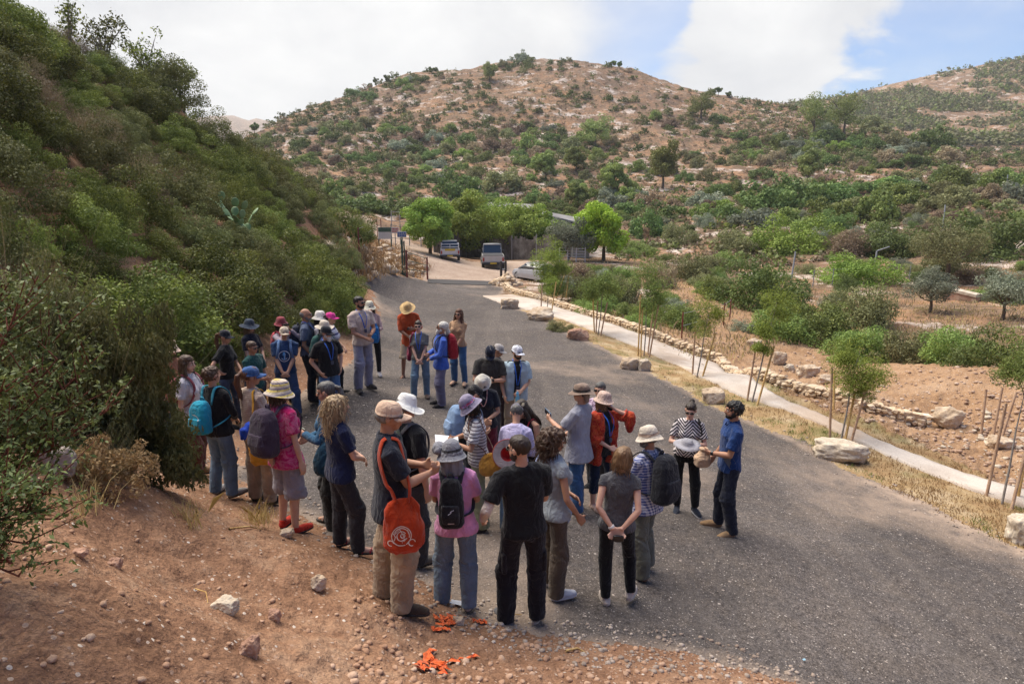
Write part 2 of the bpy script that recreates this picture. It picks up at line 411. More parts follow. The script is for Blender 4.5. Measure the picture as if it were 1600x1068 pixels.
def m_dirt(c0=(.17, .088, .052), c1=(.30, .165, .098), c2=(.44, .285, .185), name='red_dirt', stones=True):
    k = NT(name, .95, .12); w = k.co('World')
    big = k.noise(w, .7, 5, .6); mid = k.noise(w, 5, 5, .65); fine = k.noise(w, 45, 4, .7)
    base = k.ramp(k.math('ADD', k.math('MULTIPLY', big, .6), k.math('MULTIPLY', mid, .4)), (.34, c0), (.5, c1), (.68, c2))
    base = k.mix(1.0, base, k.ramp(fine, (.25, .55), (.75, 1.4)), 'MULTIPLY')
    d = k.voro(w, 26, 'Distance')
    if stones:
        st = k.sep(k.voro(w, 26)); sp = k.math('MULTIPLY', k.math('GREATER_THAN', st[0], .80), k.math('LESS_THAN', d, .33))
        base = k.mix(sp, base, k.ramp(st[1], (0, (.36, .22, .15)), (.7, (.50, .36, .27)), (1, (.68, .60, .52))))
    k.color(base); k.bump(k.math('ADD', k.math('MULTIPLY', mid, 2.5), k.math('ADD', fine, k.math('MULTIPLY', d, -.5))), .8, .03)
    return k.m
def m_verge():
    k = NT('verge_soil', .95, .1); w = k.co('World')
    mid = k.noise(w, 1.6, 5, .6); fine = k.noise(w, 30, 4, .7)
    base = k.ramp(mid, (.3, (.28, .17, .085)), (.5, (.36, .25, .13)), (.66, (.46, .35, .22)))
    base = k.mix(k.ramp(k.noise(w, 1.1, 4), (.52, 0.0), (.64, .5)), base, (.115, .135, .045))
    base = k.mix(1.0, base, k.ramp(fine, (.25, .6), (.75, 1.35)), 'MULTIPLY')
    k.color(base); k.bump(fine, .8, .03); return k.m
def m_hill():
    k = NT('hill_soil', .97, .08); w = k.co('World')
    big = k.noise(w, .035, 5, .6); mid = k.noise(w, .22, 6, .65); fine = k.noise(w, 1.4, 5, .7)
    base = k.ramp(mid, (.34, (.155, .105, .070)), (.48, (.235, .155, .100)), (.60, (.34, .190, .105)), (.74, (.40, .29, .20)))
    base = k.mix(k.ramp(big, (.45, 0.0), (.62, .55)), base, (.17, .115, .085))
    rock = k.ramp(k.noise(k.co('World', (1, 1, 2.2)), .16, 9, .68), (.54, 0.0), (.61, .9))
    base = k.mix(rock, base, (.52, .44, .38))
    base = k.mix(1.0, base, k.ramp(fine, (.25, .45), (.75, 1.5)), 'MULTIPLY')
    st = k.sep(k.voro(w, 1.1)); d = k.voro(w, 1.1, 'Distance')
    base = k.mix(k.math('MULTIPLY', k.math('GREATER_THAN', st[0], .55), k.math('LESS_THAN', d, .38)), base, k.mix(st[1], (.095, .085, .045), (.20, .125, .075)))
    k.color(base); k.bump(fine, .7, .5); return k.m
MAT = {}
MAT['gravel'] = m_gravel(); MAT['dirt'] = m_dirt(); MAT['verge'] = m_verge(); MAT['hill'] = m_hill()
MAT['rubble'] = m_dirt((.25, .145, .08), (.36, .22, .125), (.46, .315, .205), 'rubble_soil')
MAT['track'] = m_dirt((.29, .205, .155), (.39, .29, .22), (.47, .37, .29), 'pale_track')
MAT['drybank'] = m_dirt((.26, .155, .08), (.36, .225, .12), (.42, .30, .19), 'dry_bank')

# ------------------------------------------------------------------ zones (outlines as points on the ground)
def world_poly(pts):
    """px points are looked up on the ground; ('w', x, y) are ground coordinates"""
    out = []
    for p in pts:
        if p[0] == 'w': out.append((p[1], p[2]))
        else:
            g = g1(*p); out.append((g[0], g[1]))
    return np.array(out)
ROAD = world_poly([('w', 3.2, 1.5), (1235,1068),(1150,1040),(1060,1020),(960,1012),(880,1005),(800,985),(740,962),(690,930),(650,900),(575,868),(520,835),(470,800),(400,765),(340,745),
    ('w', -4.0, 10), ('w', -4.1, 14), ('w', -4.3, 19), ('w', -5, 25), ('w', -6.4, 31), (560,440),(600,426),(640,434),(690,440),(760,444),(790,450),(778,468),(850,500),(900,526),(960,552),(1020,584),(1110,630),
    (1180,662),(1250,692),(1330,738),(1400,768),(1500,816),(1600,862), ('w', 10.5, 7.2), ('w', 15, 3), ('w', 12, -2)])
TRACK = world_poly([(640,434),(690,441),(762,445),(792,452),(800,440),(860,425),(900,414),(860,404),(800,406),(735,408),(680,393),(640,378),(600,352),(545,330),(515,326),(540,345),(585,368),(630,392),(662,414)])
VERGE = world_poly([(778,469),(850,500),(900,526),(960,552),(1020,584),(1110,630),(1180,662),(1250,692),(1330,738),(1400,768),(1500,816),(1600,862), ('w', 10.5, 7.2), ('w', 15, 3), ('w', 20, 6), (1640,800),(1500,720),(1330,640),(1180,590),(1000,512),(880,478),(800,457)])
MOUND = world_poly([(1200,600),(1290,640),(1400,680),(1500,720),(1640,800),('w', 20, 7),('w', 26, 16),(1640,555),(1560,552),(1450,553),(1340,560),(1240,530),(1190,545)])
WADI = world_poly([(1010,520),(1180,592),(1200,600),(1190,545),(1240,530),(1200,490),(1130,440),(1060,430),(1020,455)])
DRYB = world_poly([(500,325),(515,326),(545,345),(600,380),(640,400),(664,416),(640,433),(600,426),(560,438),(520,400),(500,360)])
def inside(poly, X, Y):
    r = np.zeros(len(X), bool); n = len(poly); j = n - 1
    for i in range(n):
        xi, yi = poly[i]; xj, yj = poly[j]
        c = ((yi > Y) != (yj > Y)) & (X < (xj - xi) * (Y - yi) / (yj - yi + 1e-12) + xi)
        r ^= c; j = i
    return r
def vnoise(X, Y, s, seed=0, octs=3):
    """cheap numpy value noise, about -1..1"""
    out = np.zeros_like(X); amp = 1.0; tot = 0
    rs = np.random.RandomState(seed); tab = rs.rand(256, 256) * 2 - 1
    for o in range(octs):
        x = X * s + 17.3 * o; y = Y * s + 5.1 * o; xi = np.floor(x).astype(int); yi = np.floor(y).astype(int); fx = x - xi; fy = y - yi
        fx = fx * fx * (3 - 2 * fx); fy = fy * fy * (3 - 2 * fy)
        g = lambda a, b: tab[(a) & 255, (b) & 255]
        out += amp * ((g(xi, yi) * (1 - fx) + g(xi + 1, yi) * fx) * (1 - fy) + (g(xi, yi + 1) * (1 - fx) + g(xi + 1, yi + 1) * fx) * fy)
        tot += amp; amp *= .5; s *= 2.1
    return out / tot * 1.6
def polydist(poly, X, Y):
    """distance to the outline"""
    d = np.full(len(X), 1e9); n = len(poly)
    for i in range(n):
        a = poly[i]; b = poly[(i + 1) % n]; ab = b - a; L = (ab ** 2).sum() + 1e-9
        t = np.clip(((X - a[0]) * ab[0] + (Y - a[1]) * ab[1]) / L, 0, 1)
        d = np.minimum(d, np.hypot(X - a[0] - t * ab[0], Y - a[1] - t * ab[1]))
    return d

# polar grid about the viewpoint, denser where it is near
NA = 760
ang = np.concatenate([np.linspace(-PI, -rad(52), 40)[:-1], np.linspace(-rad(52), rad(52), NA), np.linspace(rad(52), PI, 40)[1:]])
rr = np.concatenate([[.02, .6, 1.2, 1.7], np.exp(np.linspace(math.log(2.1), math.log(60), 560)), np.exp(np.linspace(math.log(60), math.log(700), 260))[1:]])
A_, R_ = np.meshgrid(ang, rr, indexing='ij')
X = (R_ * np.sin(A_)).ravel(); Y = (R_ * np.cos(A_)).ravel()
# keep the area behind short
Z = hgt(X, Y)
Rf = np.hypot(X, Y)
wob = vnoise(X, Y, 1.7, 3) * .12 + vnoise(X, Y, 9, 4) * .05
wx, wy = X + wob + vnoise(X, Y, .45, 5) * .12, Y + wob
zone = np.full(len(X), 5)
z_road = inside(ROAD, wx, wy)
NEARM = Rf < 75
zone[NEARM & (X < 3.6)] = 1
zone[NEARM & (Rf > 30) & (X > -30)] = 5
zone[NEARM & (X < -5) & (Rf <= 60)] = 1
zone[inside(DRYB, wx, wy)] = 6
zone[inside(VERGE, wx, wy)] = 2
zone[inside(MOUND, wx, wy) | inside(WADI, wx, wy)] = 3
zone[inside(TRACK, wx, wy)] = 4
zone[z_road] = 0
dr = np.full(len(X), 9.0); m = Rf < 60; dr[m] = polydist(ROAD, X[m], Y[m])
# real relief: lumps in the dirt, rubble, ruts, hillside roughness
n1 = vnoise(X, Y, .8, 11, 3); n2 = vnoise(X, Y, 4.0, 12, 3); n3 = vnoise(X, Y, 16., 13, 2)
rough = np.select([zone == 0, zone == 1, zone == 2, zone == 3, zone == 4, zone == 6], [.10, 1.0, .35, 1.3, .25, 1.1], 1.2)
edge = np.clip(dr / .8, 0, 1); edge = np.where(zone == 0, 1, .15 + .85 * edge)
Z += rough * edge * (n1 * .06 + n2 * .035 + n3 * .014) * np.clip(1.2 - Rf / 70, 0, 1)
Z += np.where(zone == 0, vnoise(X, Y, 28, 14, 2) * .006, 0)
far = np.clip((Rf - 55) / 40, 0, 1)
Z += far * (vnoise(X, Y, .05, 21, 4) * 1.6 + vnoise(X, Y, .4, 22, 3) * .35)
Z += np.where(zone == 3, np.abs(vnoise(X, Y, 7, 15, 2)) * .06, 0)
# gully worn into the bank at the left front
def hfinal(x, y):
    return h1(x, y)
nr = len(rr); na = len(ang)
idx = np.arange(na * nr).reshape(na, nr)
F = np.stack([idx[:-1, :-1], idx[:-1, 1:], idx[1:, 1:], idx[1:, :-1]], -1).reshape(-1, 4)
fz = zone[F[:, 0]]
V = np.stack([X, Y, Z], -1)
behind = (np.abs(np.arctan2(X, Y)) > rad(60)) & (Rf > 90)
keep = ~behind[F].any(1)
dust = np.clip(1 - dr / .28, 0, 1) * .7 + np.clip(vnoise(X, Y, .3, 31, 4) - .25, 0, 1) * .9
dust = np.clip(dust, 0, 1)
ZN = {0: ('gravel_road', 'gravel'), 1: ('dirt_bank', 'dirt'), 2: ('verge', 'verge'), 3: ('rubble_ground', 'rubble'), 4: ('dirt_road', 'track'), 5: ('terrain', 'hill'), 6: ('dry_bank', 'drybank')}
ZLAB = {0: 'dark gravel road the group stands on', 1: 'reddish dirt bank at the left front', 2: 'dry grassy verge between road and path', 3: 'reddish stony soil beyond the low wall', 4: 'pale dirt road running past the farm', 5: 'rocky scrub-covered hills behind the valley', 6: 'dry grassy bank beside the pale dirt road'}
for z, (nm, mt) in ZN.items():
    f = F[keep & (fz == z)]
    if len(f) == 0: continue
    u, inv = np.unique(f, return_inverse=True)
    me = mesh_np(nm, V[u], inv.reshape(f.shape), [MAT[mt]])
    at = me.attributes.new('dust', 'FLOAT', 'POINT'); at.data.foreach_set('value', dust[u].astype(np.float32))
    setp(link(nm, me), ZLAB[z], None, None, 'structure')
# quick lookup of the finished surface
ZG = Z.reshape(na, nr)
def surfv(X, Y):
    a = np.arctan2(X, Y); r = np.hypot(X, Y)
    i = np.clip(np.searchsorted(ang, a) - 1, 0, na - 2); j = np.clip(np.searchsorted(rr, r) - 1, 0, nr - 2)
    u = (a - ang[i]) / (ang[i + 1] - ang[i]); v = (r - rr[j]) / (rr[j + 1] - rr[j])
    return (ZG[i, j] * (1 - u) + ZG[i + 1, j] * u) * (1 - v) + (ZG[i, j + 1] * (1 - u) + ZG[i + 1, j + 1] * u) * v
FASTG = surfv
def surf(x, y):
    a = math.atan2(x, y); r = math.hypot(x, y)
    i = int(np.searchsorted(ang, a)) - 1; j = int(np.searchsorted(rr, r)) - 1
    i = max(0, min(na - 2, i)); j = max(0, min(nr - 2, j))
    u = (a - ang[i]) / (ang[i + 1] - ang[i]); v = (r - rr[j]) / (rr[j + 1] - rr[j])
    Zg = Z
    q = lambda a_, b_: Zg[a_ * nr + b_]
    return float((q(i, j) * (1 - u) + q(i + 1, j) * u) * (1 - v) + (q(i, j + 1) * (1 - u) + q(i + 1, j + 1) * u) * v)
def surf_slope(x, y, e=.3):
    return Vector((-(surf(x + e, y) - surf(x - e, y)) / (2 * e), -(surf(x, y + e) - surf(x, y - e)) / (2 * e), 1)).normalized()
print('terrain', time.time() - T0)

# ================================================================== VEGETATION
def m_leaf(name, dark, mid, light, rough=.62, trans=True, vary=.4, g=2.1):
    dark, mid, light = [tuple(min(.8, v * g) for v in c) for c in (dark, mid, light)]
    k = NT(name, rough, .28)
    a = k.attr('shade'); r = k.rnd()
    f = k.math('ADD', k.math('MULTIPLY', a.outputs['Fac'], .75), k.math('MULTIPLY', r, .25))
    c = k.ramp(f, (.08, dark), (.5, mid), (.95, light))
    hs = k.n('ShaderNodeHueSaturation'); k.l(c, hs.inputs['Color'])
    k.l(k.math('ADD', k.math('MULTIPLY', r, .05), .475), hs.inputs['Hue'])
    k.l(k.math('ADD', k.math('MULTIPLY', r, vary), 1.0 - vary / 2), hs.inputs['Value'])
    k.color(hs.outputs[0])
    if trans:
        tr = k.n('ShaderNodeBsdfTranslucent'); k.l(hs.outputs[0], tr.inputs[0])
        mx = k.n('ShaderNodeMixShader'); mx.inputs[0].default_value = .28
        out = k.t.nodes['Material Output']; k.l(k.b.outputs[0], mx.inputs[1]); k.l(tr.outputs[0], mx.inputs[2]); k.l(mx.outputs[0], out.inputs[0])
    return k.m
LEAF = {
 'dark': m_leaf('leaf_dark', (.030, .046, .014), (.062, .090, .024), (.108, .14, .040)),
 'green': m_leaf('leaf_green', (.044, .062, .018), (.092, .122, .030), (.160, .195, .050)),
 'bright': m_leaf('leaf_bright', (.080, .125, .022), (.15, .215, .036), (.24, .31, .06), vary=.16, g=1.6),
 'lime': m_leaf('leaf_lime', (.15, .22, .015), (.29, .38, .03), (.42, .50, .06), g=1.1),
 'olive': m_leaf('leaf_olive', (.052, .056, .024), (.105, .108, .044), (.165, .16, .075)),
 'grey': m_leaf('leaf_grey_green', (.055, .066, .046), (.11, .125, .085), (.18, .19, .135)),
 'pine': m_leaf('leaf_pine', (.055, .070, .018), (.105, .125, .034), (.165, .18, .055)),
 'brown': m_leaf('leaf_brown', (.075, .056, .036), (.14, .105, .066), (.215, .165, .11)),
 'hillside': m_leaf('leaf_hillside', (.020, .028, .008), (.064, .078, .016), (.160, .172, .034), g=1.9),
 'hillolive': m_leaf('leaf_hillside_olive', (.036, .042, .015), (.080, .086, .028), (.150, .150, .055), g=1.9),
 'hillbrown': m_leaf('leaf_hillside_brown', (.055, .042, .026), (.10, .078, .045), (.165, .13, .08), g=1.9),
 'straw': m_leaf('leaf_straw', (.24, .15, .065), (.40, .27, .12), (.55, .42, .22), g=1.0),
 'mastic': m_leaf('leaf_mastic', (.038, .062, .018), (.082, .122, .034), (.15, .20, .065), .5, g=1.7),
}
def m_bark(name='bark', c0=(.09, .065, .045), c1=(.20, .16, .12)):
    k = NT(name, .9, .1); n = k.noise(k.co('Object', (6, 6, 1.2)), 5, 5, .65)
    k.color(k.ramp(n, (.3, c0), (.7, c1))); k.bump(n, .8, .02); return k.m
BARK = m_bark(); GBARK = m_bark('grey_bark', (.16, .14, .12), (.33, .30, .27))

def leaves(rs, pts, nrm, size, aspect=.55, jitter=.9, shade=None):
    """leaf-sized rhombic faces at pts, facing roughly nrm"""
    n = len(pts)
    d = nrm + rs.normal(0, jitter, (n, 3)); d /= np.linalg.norm(d, axis=1)[:, None] + 1e-9
    t = rs.normal(0, 1, (n, 3)); t -= (t * d).sum(1)[:, None] * d; t /= np.linalg.norm(t, axis=1)[:, None] + 1e-9
    b = np.cross(d, t); s = size * rs.uniform(.6, 1.35, (n, 1))
    V = np.stack([pts - t * s * .5, pts - b * s * aspect * .5 + d * s * .06, pts + t * s * .5 - d * s * .08, pts + b * s * aspect * .5 + d * s * .06], 1).reshape(-1, 3)
    F = np.arange(n * 4).reshape(n, 4)
    sh = np.repeat(rs.uniform(0, 1, n) if shade is None else np.clip(shade, 0, 1), 4)
    return V, F, sh
def leafmesh(name, parts, mat):
    V = np.concatenate([p[0] for p in parts]); off = 0; Fs = []
    for p in parts: Fs.append(p[1] + off); off += len(p[0])
    me = mesh_np(name, V, np.concatenate(Fs), [mat], smooth=False)
    at = me.attributes.new('shade', 'FLOAT', 'POINT'); at.data.foreach_set('value', np.concatenate([p[2] for p in parts]).astype(np.float32))
    return me
def crown_cloud(rs, n, size, shape='dome', clumps=40, cr=.30, aspect=.6, twigs=0, rx=1, rz=1.0, hollow=.55):
    """leaf clumps spread through a crown of unit radius; returns leaf arrays"""
    th = rs.uniform(0, 2 * PI, clumps)
    if shape == 'dome':
        ph = np.arccos(rs.uniform(-.12, 1, clumps)); zz = np.cos(ph) * .95; q = np.sin(ph)
    elif shape == 'ball':
        ph = np.arccos(rs.uniform(-.85, 1, clumps)); zz = np.cos(ph); q = np.sin(ph)
    else:  # layered pine: wide at the bottom, uneven plates
        zz = rs.uniform(-.8, 1, clumps); q = np.sqrt(np.clip(1 - ((zz + .25) / 1.3) ** 2, .03, 1)) * rs.uniform(.55, 1.1, clumps)
    rad_ = rs.uniform(hollow, 1.0, clumps) * (1 + .18 * np.sin(th * 2 + rs.uniform(0, 6)) + .12 * np.sin(th * 5 + rs.uniform(0, 6)))
    c = np.stack([np.cos(th) * q * rad_ * rx, np.sin(th) * q * rad_ * rx, zz * rad_ * rz], 1)
    w = rs.uniform(.5, 1.4, clumps); pick = rs.choice(clumps, n, p=w / w.sum())
    o = rs.normal(0, 1, (n, 3)); o /= np.linalg.norm(o, axis=1)[:, None]
    o *= (rs.uniform(.35, 1, (n, 1)) ** .5) * cr * (w[pick] ** .5)[:, None]; o[:, 2] *= .75
    p = c[pick] + o
    cs = rs.uniform(0, 1, clumps)
    sh = cs[pick] * .5 + rs.uniform(0, .5, n)
    nr_ = o / (np.linalg.norm(o, axis=1)[:, None] + 1e-9) + np.array([0, 0, .35])
    if shape == 'dome': p[:, 2] = np.where(p[:, 2] < -.12, rs.uniform(-.1, .25, n), p[:, 2])
    return leaves(rs, p, nr_, size, aspect, .7, sh)
def twigs(rs, n, L, wd, base=(0, 0, 0), up=.7, spread=1.0, shade=.3):
    """thin bare twigs as narrow faces from near the base outward"""
    d = rs.normal(0, 1, (n, 3)) * [spread, spread, .5]; d[:, 2] = np.abs(d[:, 2]) + up; d /= np.linalg.norm(d, axis=1)[:, None]
    a = np.array(base) + d * rs.uniform(.1, .5, (n, 1)) * L; b = a + (d + rs.normal(0, .25, (n, 3))) * rs.uniform(.3, .7, (n, 1)) * L
    t = rs.normal(0, 1, (n, 3)); t = np.cross(d, t); t /= np.linalg.norm(t, axis=1)[:, None]; t *= wd
    V = np.stack([a - t, a + t, b + t * .3, b - t * .3], 1).reshape(-1, 3)
    return V, np.arange(n * 4).reshape(n, 4), np.full(n * 4, shade)
def limbs(rs, H, r0, n=5, lean=(0, 0), crown_r=1.0, split=.45):
    """trunk with tapering limbs"""
    parts = []; base = Vector((0, 0, -.15)); top = Vector((lean[0], lean[1], H))
    path = [base, base.lerp(top, .3) + Vector((rs.uniform(-.04, .04) * H, rs.uniform(-.04, .04) * H, 0)), base.lerp(top, .65), top]
    parts.append(tube_np(path, [r0 * 1.25, r0, r0 * .7, r0 * .3], 8))
    for i in range(n):
        t = rs.uniform(split, .9); s = base.lerp(top, t); a = 2 * PI * (i + rs.uniform(-.3, .3)) / n
        e = s + Vector((math.cos(a), math.sin(a), rs.uniform(.4, 1.1))) * crown_r * rs.uniform(.6, .95)
        m = s.lerp(e, .5) + Vector((0, 0, -.08 * crown_r))
        parts.append(tube_np([s, m, e], [r0 * .5, r0 * .32, r0 * .1], 6))
        for q in range(2):
            e2 = m + Vector((math.cos(a + rs.uniform(-1, 1)), math.sin(a + rs.uniform(-1, 1)), rs.uniform(.3, 1.2))) * crown_r * .5
            parts.append(tube_np([m, m.lerp(e2, .5), e2], [r0 * .25, r0 * .16, r0 * .06], 5))
    return join_np(parts)

# ---- prototypes (unit radius)
rs0 = np.random.RandomState(7)
HILLP = {}      # small far shrubs
for key in ('dark', 'green', 'olive', 'grey', 'brown', 'pine', 'bright'):
    for v in range(3):
        rs = np.random.RandomState(hash(key) % 1 + 100 * v + len(key))
        HILLP[key, v] = leafmesh('far_shrub', [crown_cloud(rs, 3000, .115, 'dome', 34, .30, .75, hollow=.66)], LEAF[key])
MIDP = {}       # shrubs a few tens of metres off
for key in ('dark', 'green', 'olive', 'grey', 'brown', 'bright'):
    for v in range(2):
        rs = np.random.RandomState(300 + 17 * v + len(key))
        MIDP[key, v] = leafmesh('mid_shrub', [crown_cloud(rs, 9000, .062, 'dome', 60, .26, .6, hollow=.5), twigs(rs, 120, 1.1, .006)], LEAF[key])
SLOPEP = {}     # the thick growth on the left slope
for key in ('hillside', 'hillolive', 'hillbrown'):
    for v in range(4 if key == 'hillside' else 3):
        rs = np.random.RandomState(500 + 17 * v + len(key))
        br = key == 'hillbrown'
        SLOPEP[key, v] = leafmesh('slope_shrub', [crown_cloud(rs, 11000 if br else 19000, .036 if br else .046, 'dome', 58 + 14 * v, .25, .55, hollow=.6), twigs(rs, 420 if br else 90, 1.05, .004, shade=.9)], LEAF[key])

def shrub(name, me, x, y, R, label, cat='shrub', group=None, sz=1.0, rz=None, sink=.08, rnd=random):
    o = link(name, me); o.location = (x, y, surf(x, y) - sink * R)
    o.scale = (R, R * rnd.uniform(.85, 1.15), R * sz); o.rotation_euler = (0, 0, rnd.uniform(0, 6.28) if rz is None else rz)
    return setp(o, label, cat, group)
rnd = random.Random(5)

# ---- left slope
def slope_spots():
    out = []; R = random.Random(11); cand = []
    for i in range(9000):
        px = R.uniform(-120, 600); py = R.uniform(-30, 640)
        cand.append((px, py))
    g = ground(cand, .0)
    for (px, py), q in zip(cand, g):
        if q is None: continue
        x, y, z, d = q
        if x > -4.9 - max(0, (y - 18)) * .18 or y < 5.5 or d > 60: continue
        if y < 8.5 and x > -5.3: continue
        if 8.5 <= y < 18 and x > -5.6: continue
        r = R.choice((R.uniform(.45, .8), R.uniform(.7, 1.25), R.uniform(.7, 1.25))) * (1.0 if y < 30 else 1.15)
        if (y < 9 and x > -6) or (x > -6.3 and y < 18): r *= .75
        if all((x - a) ** 2 + (y - b) ** 2 > (.69 * (r + c)) ** 2 for a, b, c in out): out.append((x, y, r))
    return out
sp = slope_spots()
print('slope', len(sp))
for x, y, r in sp[:300]:
    where = 'at the foot of the left slope behind the group' if x > -8 and y < 20 else 'low on the left slope towards the gate' if y >= 20 and x > -10 else 'high up the left slope near the top corner' if x < -13 and y < 24 else 'near the skyline of the left slope' if y >= 24 else 'in the middle of the overgrown left slope'
    t = vnoise(np.array([x]), np.array([y]), .28, 41, 2)[0] + rnd.uniform(-.45, .45)
    key = 'hillside' if t < .2 else ('hillolive' if t < .62 else 'hillbrown')
    if y > 30 and key == 'hillside' and rnd.random() < .6: key = 'hillolive'
    v = rnd.randrange(4 if key == 'hillside' else 3)
    lab = {'hillside': 'leafy green bush ', 'hillolive': 'olive green bush ', 'hillbrown': 'brownish twiggy bush '}[key] + where
    shrub('evergreen_bush', SLOPEP[key, v], x, y, r * 1.2, lab, 'bush', lab.replace(' bush ', ' bushes '), sz=rnd.uniform(.8, 1.25), rnd=rnd)

# ---- main hill and right hill
def hill_spots():
    out = []; R = random.Random(21); cand = []
    for i in range(14000):
        px = R.uniform(395, 1640); py = R.uniform(88, 470)
        cand.append((px, py))
    g = ground(cand)
    for (px, py), q in zip(cand, g):
        if q is None: continue
        x, y, z, d = q
        if d < 78 or d > 300: continue
        if px < 690 and py > 330: continue
        t = vnoise(np.array([x]), np.array([y]), .045, 51, 3)[0]
        top = py < 200 and px > 600
        dens = .55 + t * 1.1 + (-.08 if top else -.10 if (px > 960 and d < 150) else .10) + (.3 if px < 640 else 0)
        if R.random() > dens: continue
        r = (R.uniform(1.1, 3.0) if d > 130 else R.uniform(1.2, 3.1) if px > 950 else R.uniform(.9, 2.0)) * (1.1 if t > .15 else .8)
        if all((x - a) ** 2 + (y - b) ** 2 > (.80 * (r + c)) ** 2 for a, b, c, *_ in out): out.append((x, y, r, d, t, px))
    return out
hs = hill_spots(); print('hill', len(hs))
# shrubs read off the photograph: centre x, foot y, width, height (photo pixels), kind
NAMED = [
 (1180,488,140,85,'dark','big dark green bush above the wadi behind the low wall'),
 (1118,470,60,40,'green','small green bush at the left side of the big dark bush'),
 (1215,532,95,55,'green','light green bush below the big dark bush'),
 (1275,535,110,62,'green','rounded green bush right of the thin staked tree'),
 (1340,512,120,62,'olive','olive green bush above the hedge of bushes'),
 (1345,565,110,58,'green','leftmost bush of the hedge behind the rubble mound'),
 (1420,568,110,58,'olive','olive bush in the middle of the hedge behind the rubble'),
 (1495,570,110,62,'green','fresh green bush in the hedge behind the rubble mound'),
 (1575,572,120,60,'dark','dark bush at the right end of the hedge behind the rubble'),
 (1345,448,110,48,'bright','light green bush in the middle of the dry field'),
 (1235,398,118,62,'bright','broad light green carob bush on the lower hillside'),
 (1390,402,98,52,'dark','dark green carob bush right of the light green carob'),
 (1318,402,70,46,'brown','brownish grey bush between two carob bushes'),
 (1560,408,170,84,'dark','very large dark green bush at the right edge of the hillside'),
 (1200,330,80,42,'dark','dark bush at the left end of the hillside thicket'),
 (1250,322,90,46,'dark','tallest dark bush of the hillside thicket'),
 (1300,322,70,38,'dark','dark bush at the right end of the hillside thicket'),
 (1178,358,60,34,'grey','grey green bush below the hillside thicket'),
 (1300,362,62,32,'dark','low dark bush below the right end of the thicket'),
 (1125,308,38,22,'dark','small round dark bush left of the hillside thicket'),
 (715,312,60,42,'dark','dark green tree-like bush above the farm trees'),
 (520,318,44,30,'green','rounded green bush at the top of the pale dirt road'),
 (1455,235,52,40,'dark','dark green bush on the ridge at the right'),
 (1362,206,44,22,'olive','yellowish bush on the ridge beside the pines'),
 (1070,440,80,46,'olive','olive bush beside the wadi above the staked trees'),
 (1130,420,70,30,'green','low green bush on the slope above the wadi'),
 (920,472,70,52,'olive','dusty olive bush behind the low wall near the parked car'),
 (975,478,70,60,'olive','olive bush behind the low wall and the second sapling'),
 (1035,450,60,46,'brown','brownish bush behind the third sapling'),
 (900,438,60,30,'brown','dry brown bush below the farm railing'),
 (1000,400,60,24,'green','low green bush right of the lime green tree'),
 (1150,395,80,36,'olive','olive bush on the slope left of the light green carob'),
 (1060,385,60,36,'olive','olive bush behind the dry field left of centre'),
 (1010,372,60,40,'dark','dark bush right behind the lime green tree'),
 (560,330,70,30,'dark','dark low bush bordering the pale dirt road'),
 (620,338,70,32,'dark','dark bush above the wire fence by the dirt road'),
 (1470,432,60,40,'olive','olive bush under the willow-like tree'),
 (1540,470,60,26,'green','low green bush on the terrace right of the olive trees'),
 (840,318,40,20,'dark','dark bush on the hill just above the farm roof'),
 (790,300,60,30,'olive','olive bush on the hill above the farm trees'),
 (1400,300,70,26,'dark','dark bush on the dry slope left of the pole'),
 (1480,352,50,30,'brown','brown twiggy bush beside the far pole'),
]
nm = ground([(a, b) for a, b, *_ in NAMED])
used = []
for (a, b, w, h, key, lab), q in zip(NAMED, nm):
    if q is None: print('miss', lab); continue
    x, y, z, d = q; R = w / 2 / (FPX / d); H = h / (FPX / d); R *= 1.16; H *= 1.25 if b > 500 else 1.12
    me = (MIDP if d < 75 and (key, 0) in MIDP else HILLP)[key, rnd.randrange(2)]
    y2 = y + R * .5; o = shrub('bush', me, x * (y2 / y), y2, R * .95, lab, 'bush', sz=H / R * .93, rnd=rnd); used.append((o.location.x, o.location.y, R))
hs = [h for h in hs if all((h[0] - a) ** 2 + (h[1] - b) ** 2 > (r + h[2]) ** 2 * .8 for a, b, r in used)]
hs.sort(key=lambda h: -h[2] / h[3])
LB = {'dark': 'dark green shrub dotted over the rocky hillside', 'green': 'mid green shrub dotted over the rocky hillside', 'olive': 'olive shrub dotted over the rocky hillside', 'grey': 'grey green shrub dotted over the rocky hillside', 'brown': 'dry brown shrub dotted over the rocky hillside', 'bright': 'light green shrub dotted over the rocky hillside'}
rest = []
for i, (x, y, r, d, t, px) in enumerate(hs):
    u = rnd.random()
    key = 'dark' if u < .34 else 'green' if u < .62 else 'olive' if u < .8 else 'grey' if u < .87 else 'brown' if u < .985 else 'bright'
    if i < 300:
        wh = 'near the top of the main hill' if d > 215 else 'on the left flank of the main hill' if px < 640 else 'on the middle of the main hill' if d > 150 and px < 1120 else 'on the ridge below the right hill' if d > 150 else 'on the slope right above the farm' if px < 960 else 'on the lower slope at the right edge' if px > 1400 else 'on the lower slope right of the farm'
        lb = LB[key].split(' dotted')[0] + ' ' + wh
        shrub('shrub', HILLP[key, rnd.randrange(3)], x, y, r, lb, 'shrub', lb.replace(' shrub ', ' shrubs '), sz=rnd.uniform(.75, 1.15), rnd=rnd)
    else: rest.append((x, y, r, key))
REST = {}
for x, y, r, key in rest: REST.setdefault('brown' if key == 'brown' else 'olive' if key in ('olive', 'grey') else 'green', []).append((x, y, r))
print('hill individual', min(len(hs), 300), 'rest', len(rest))
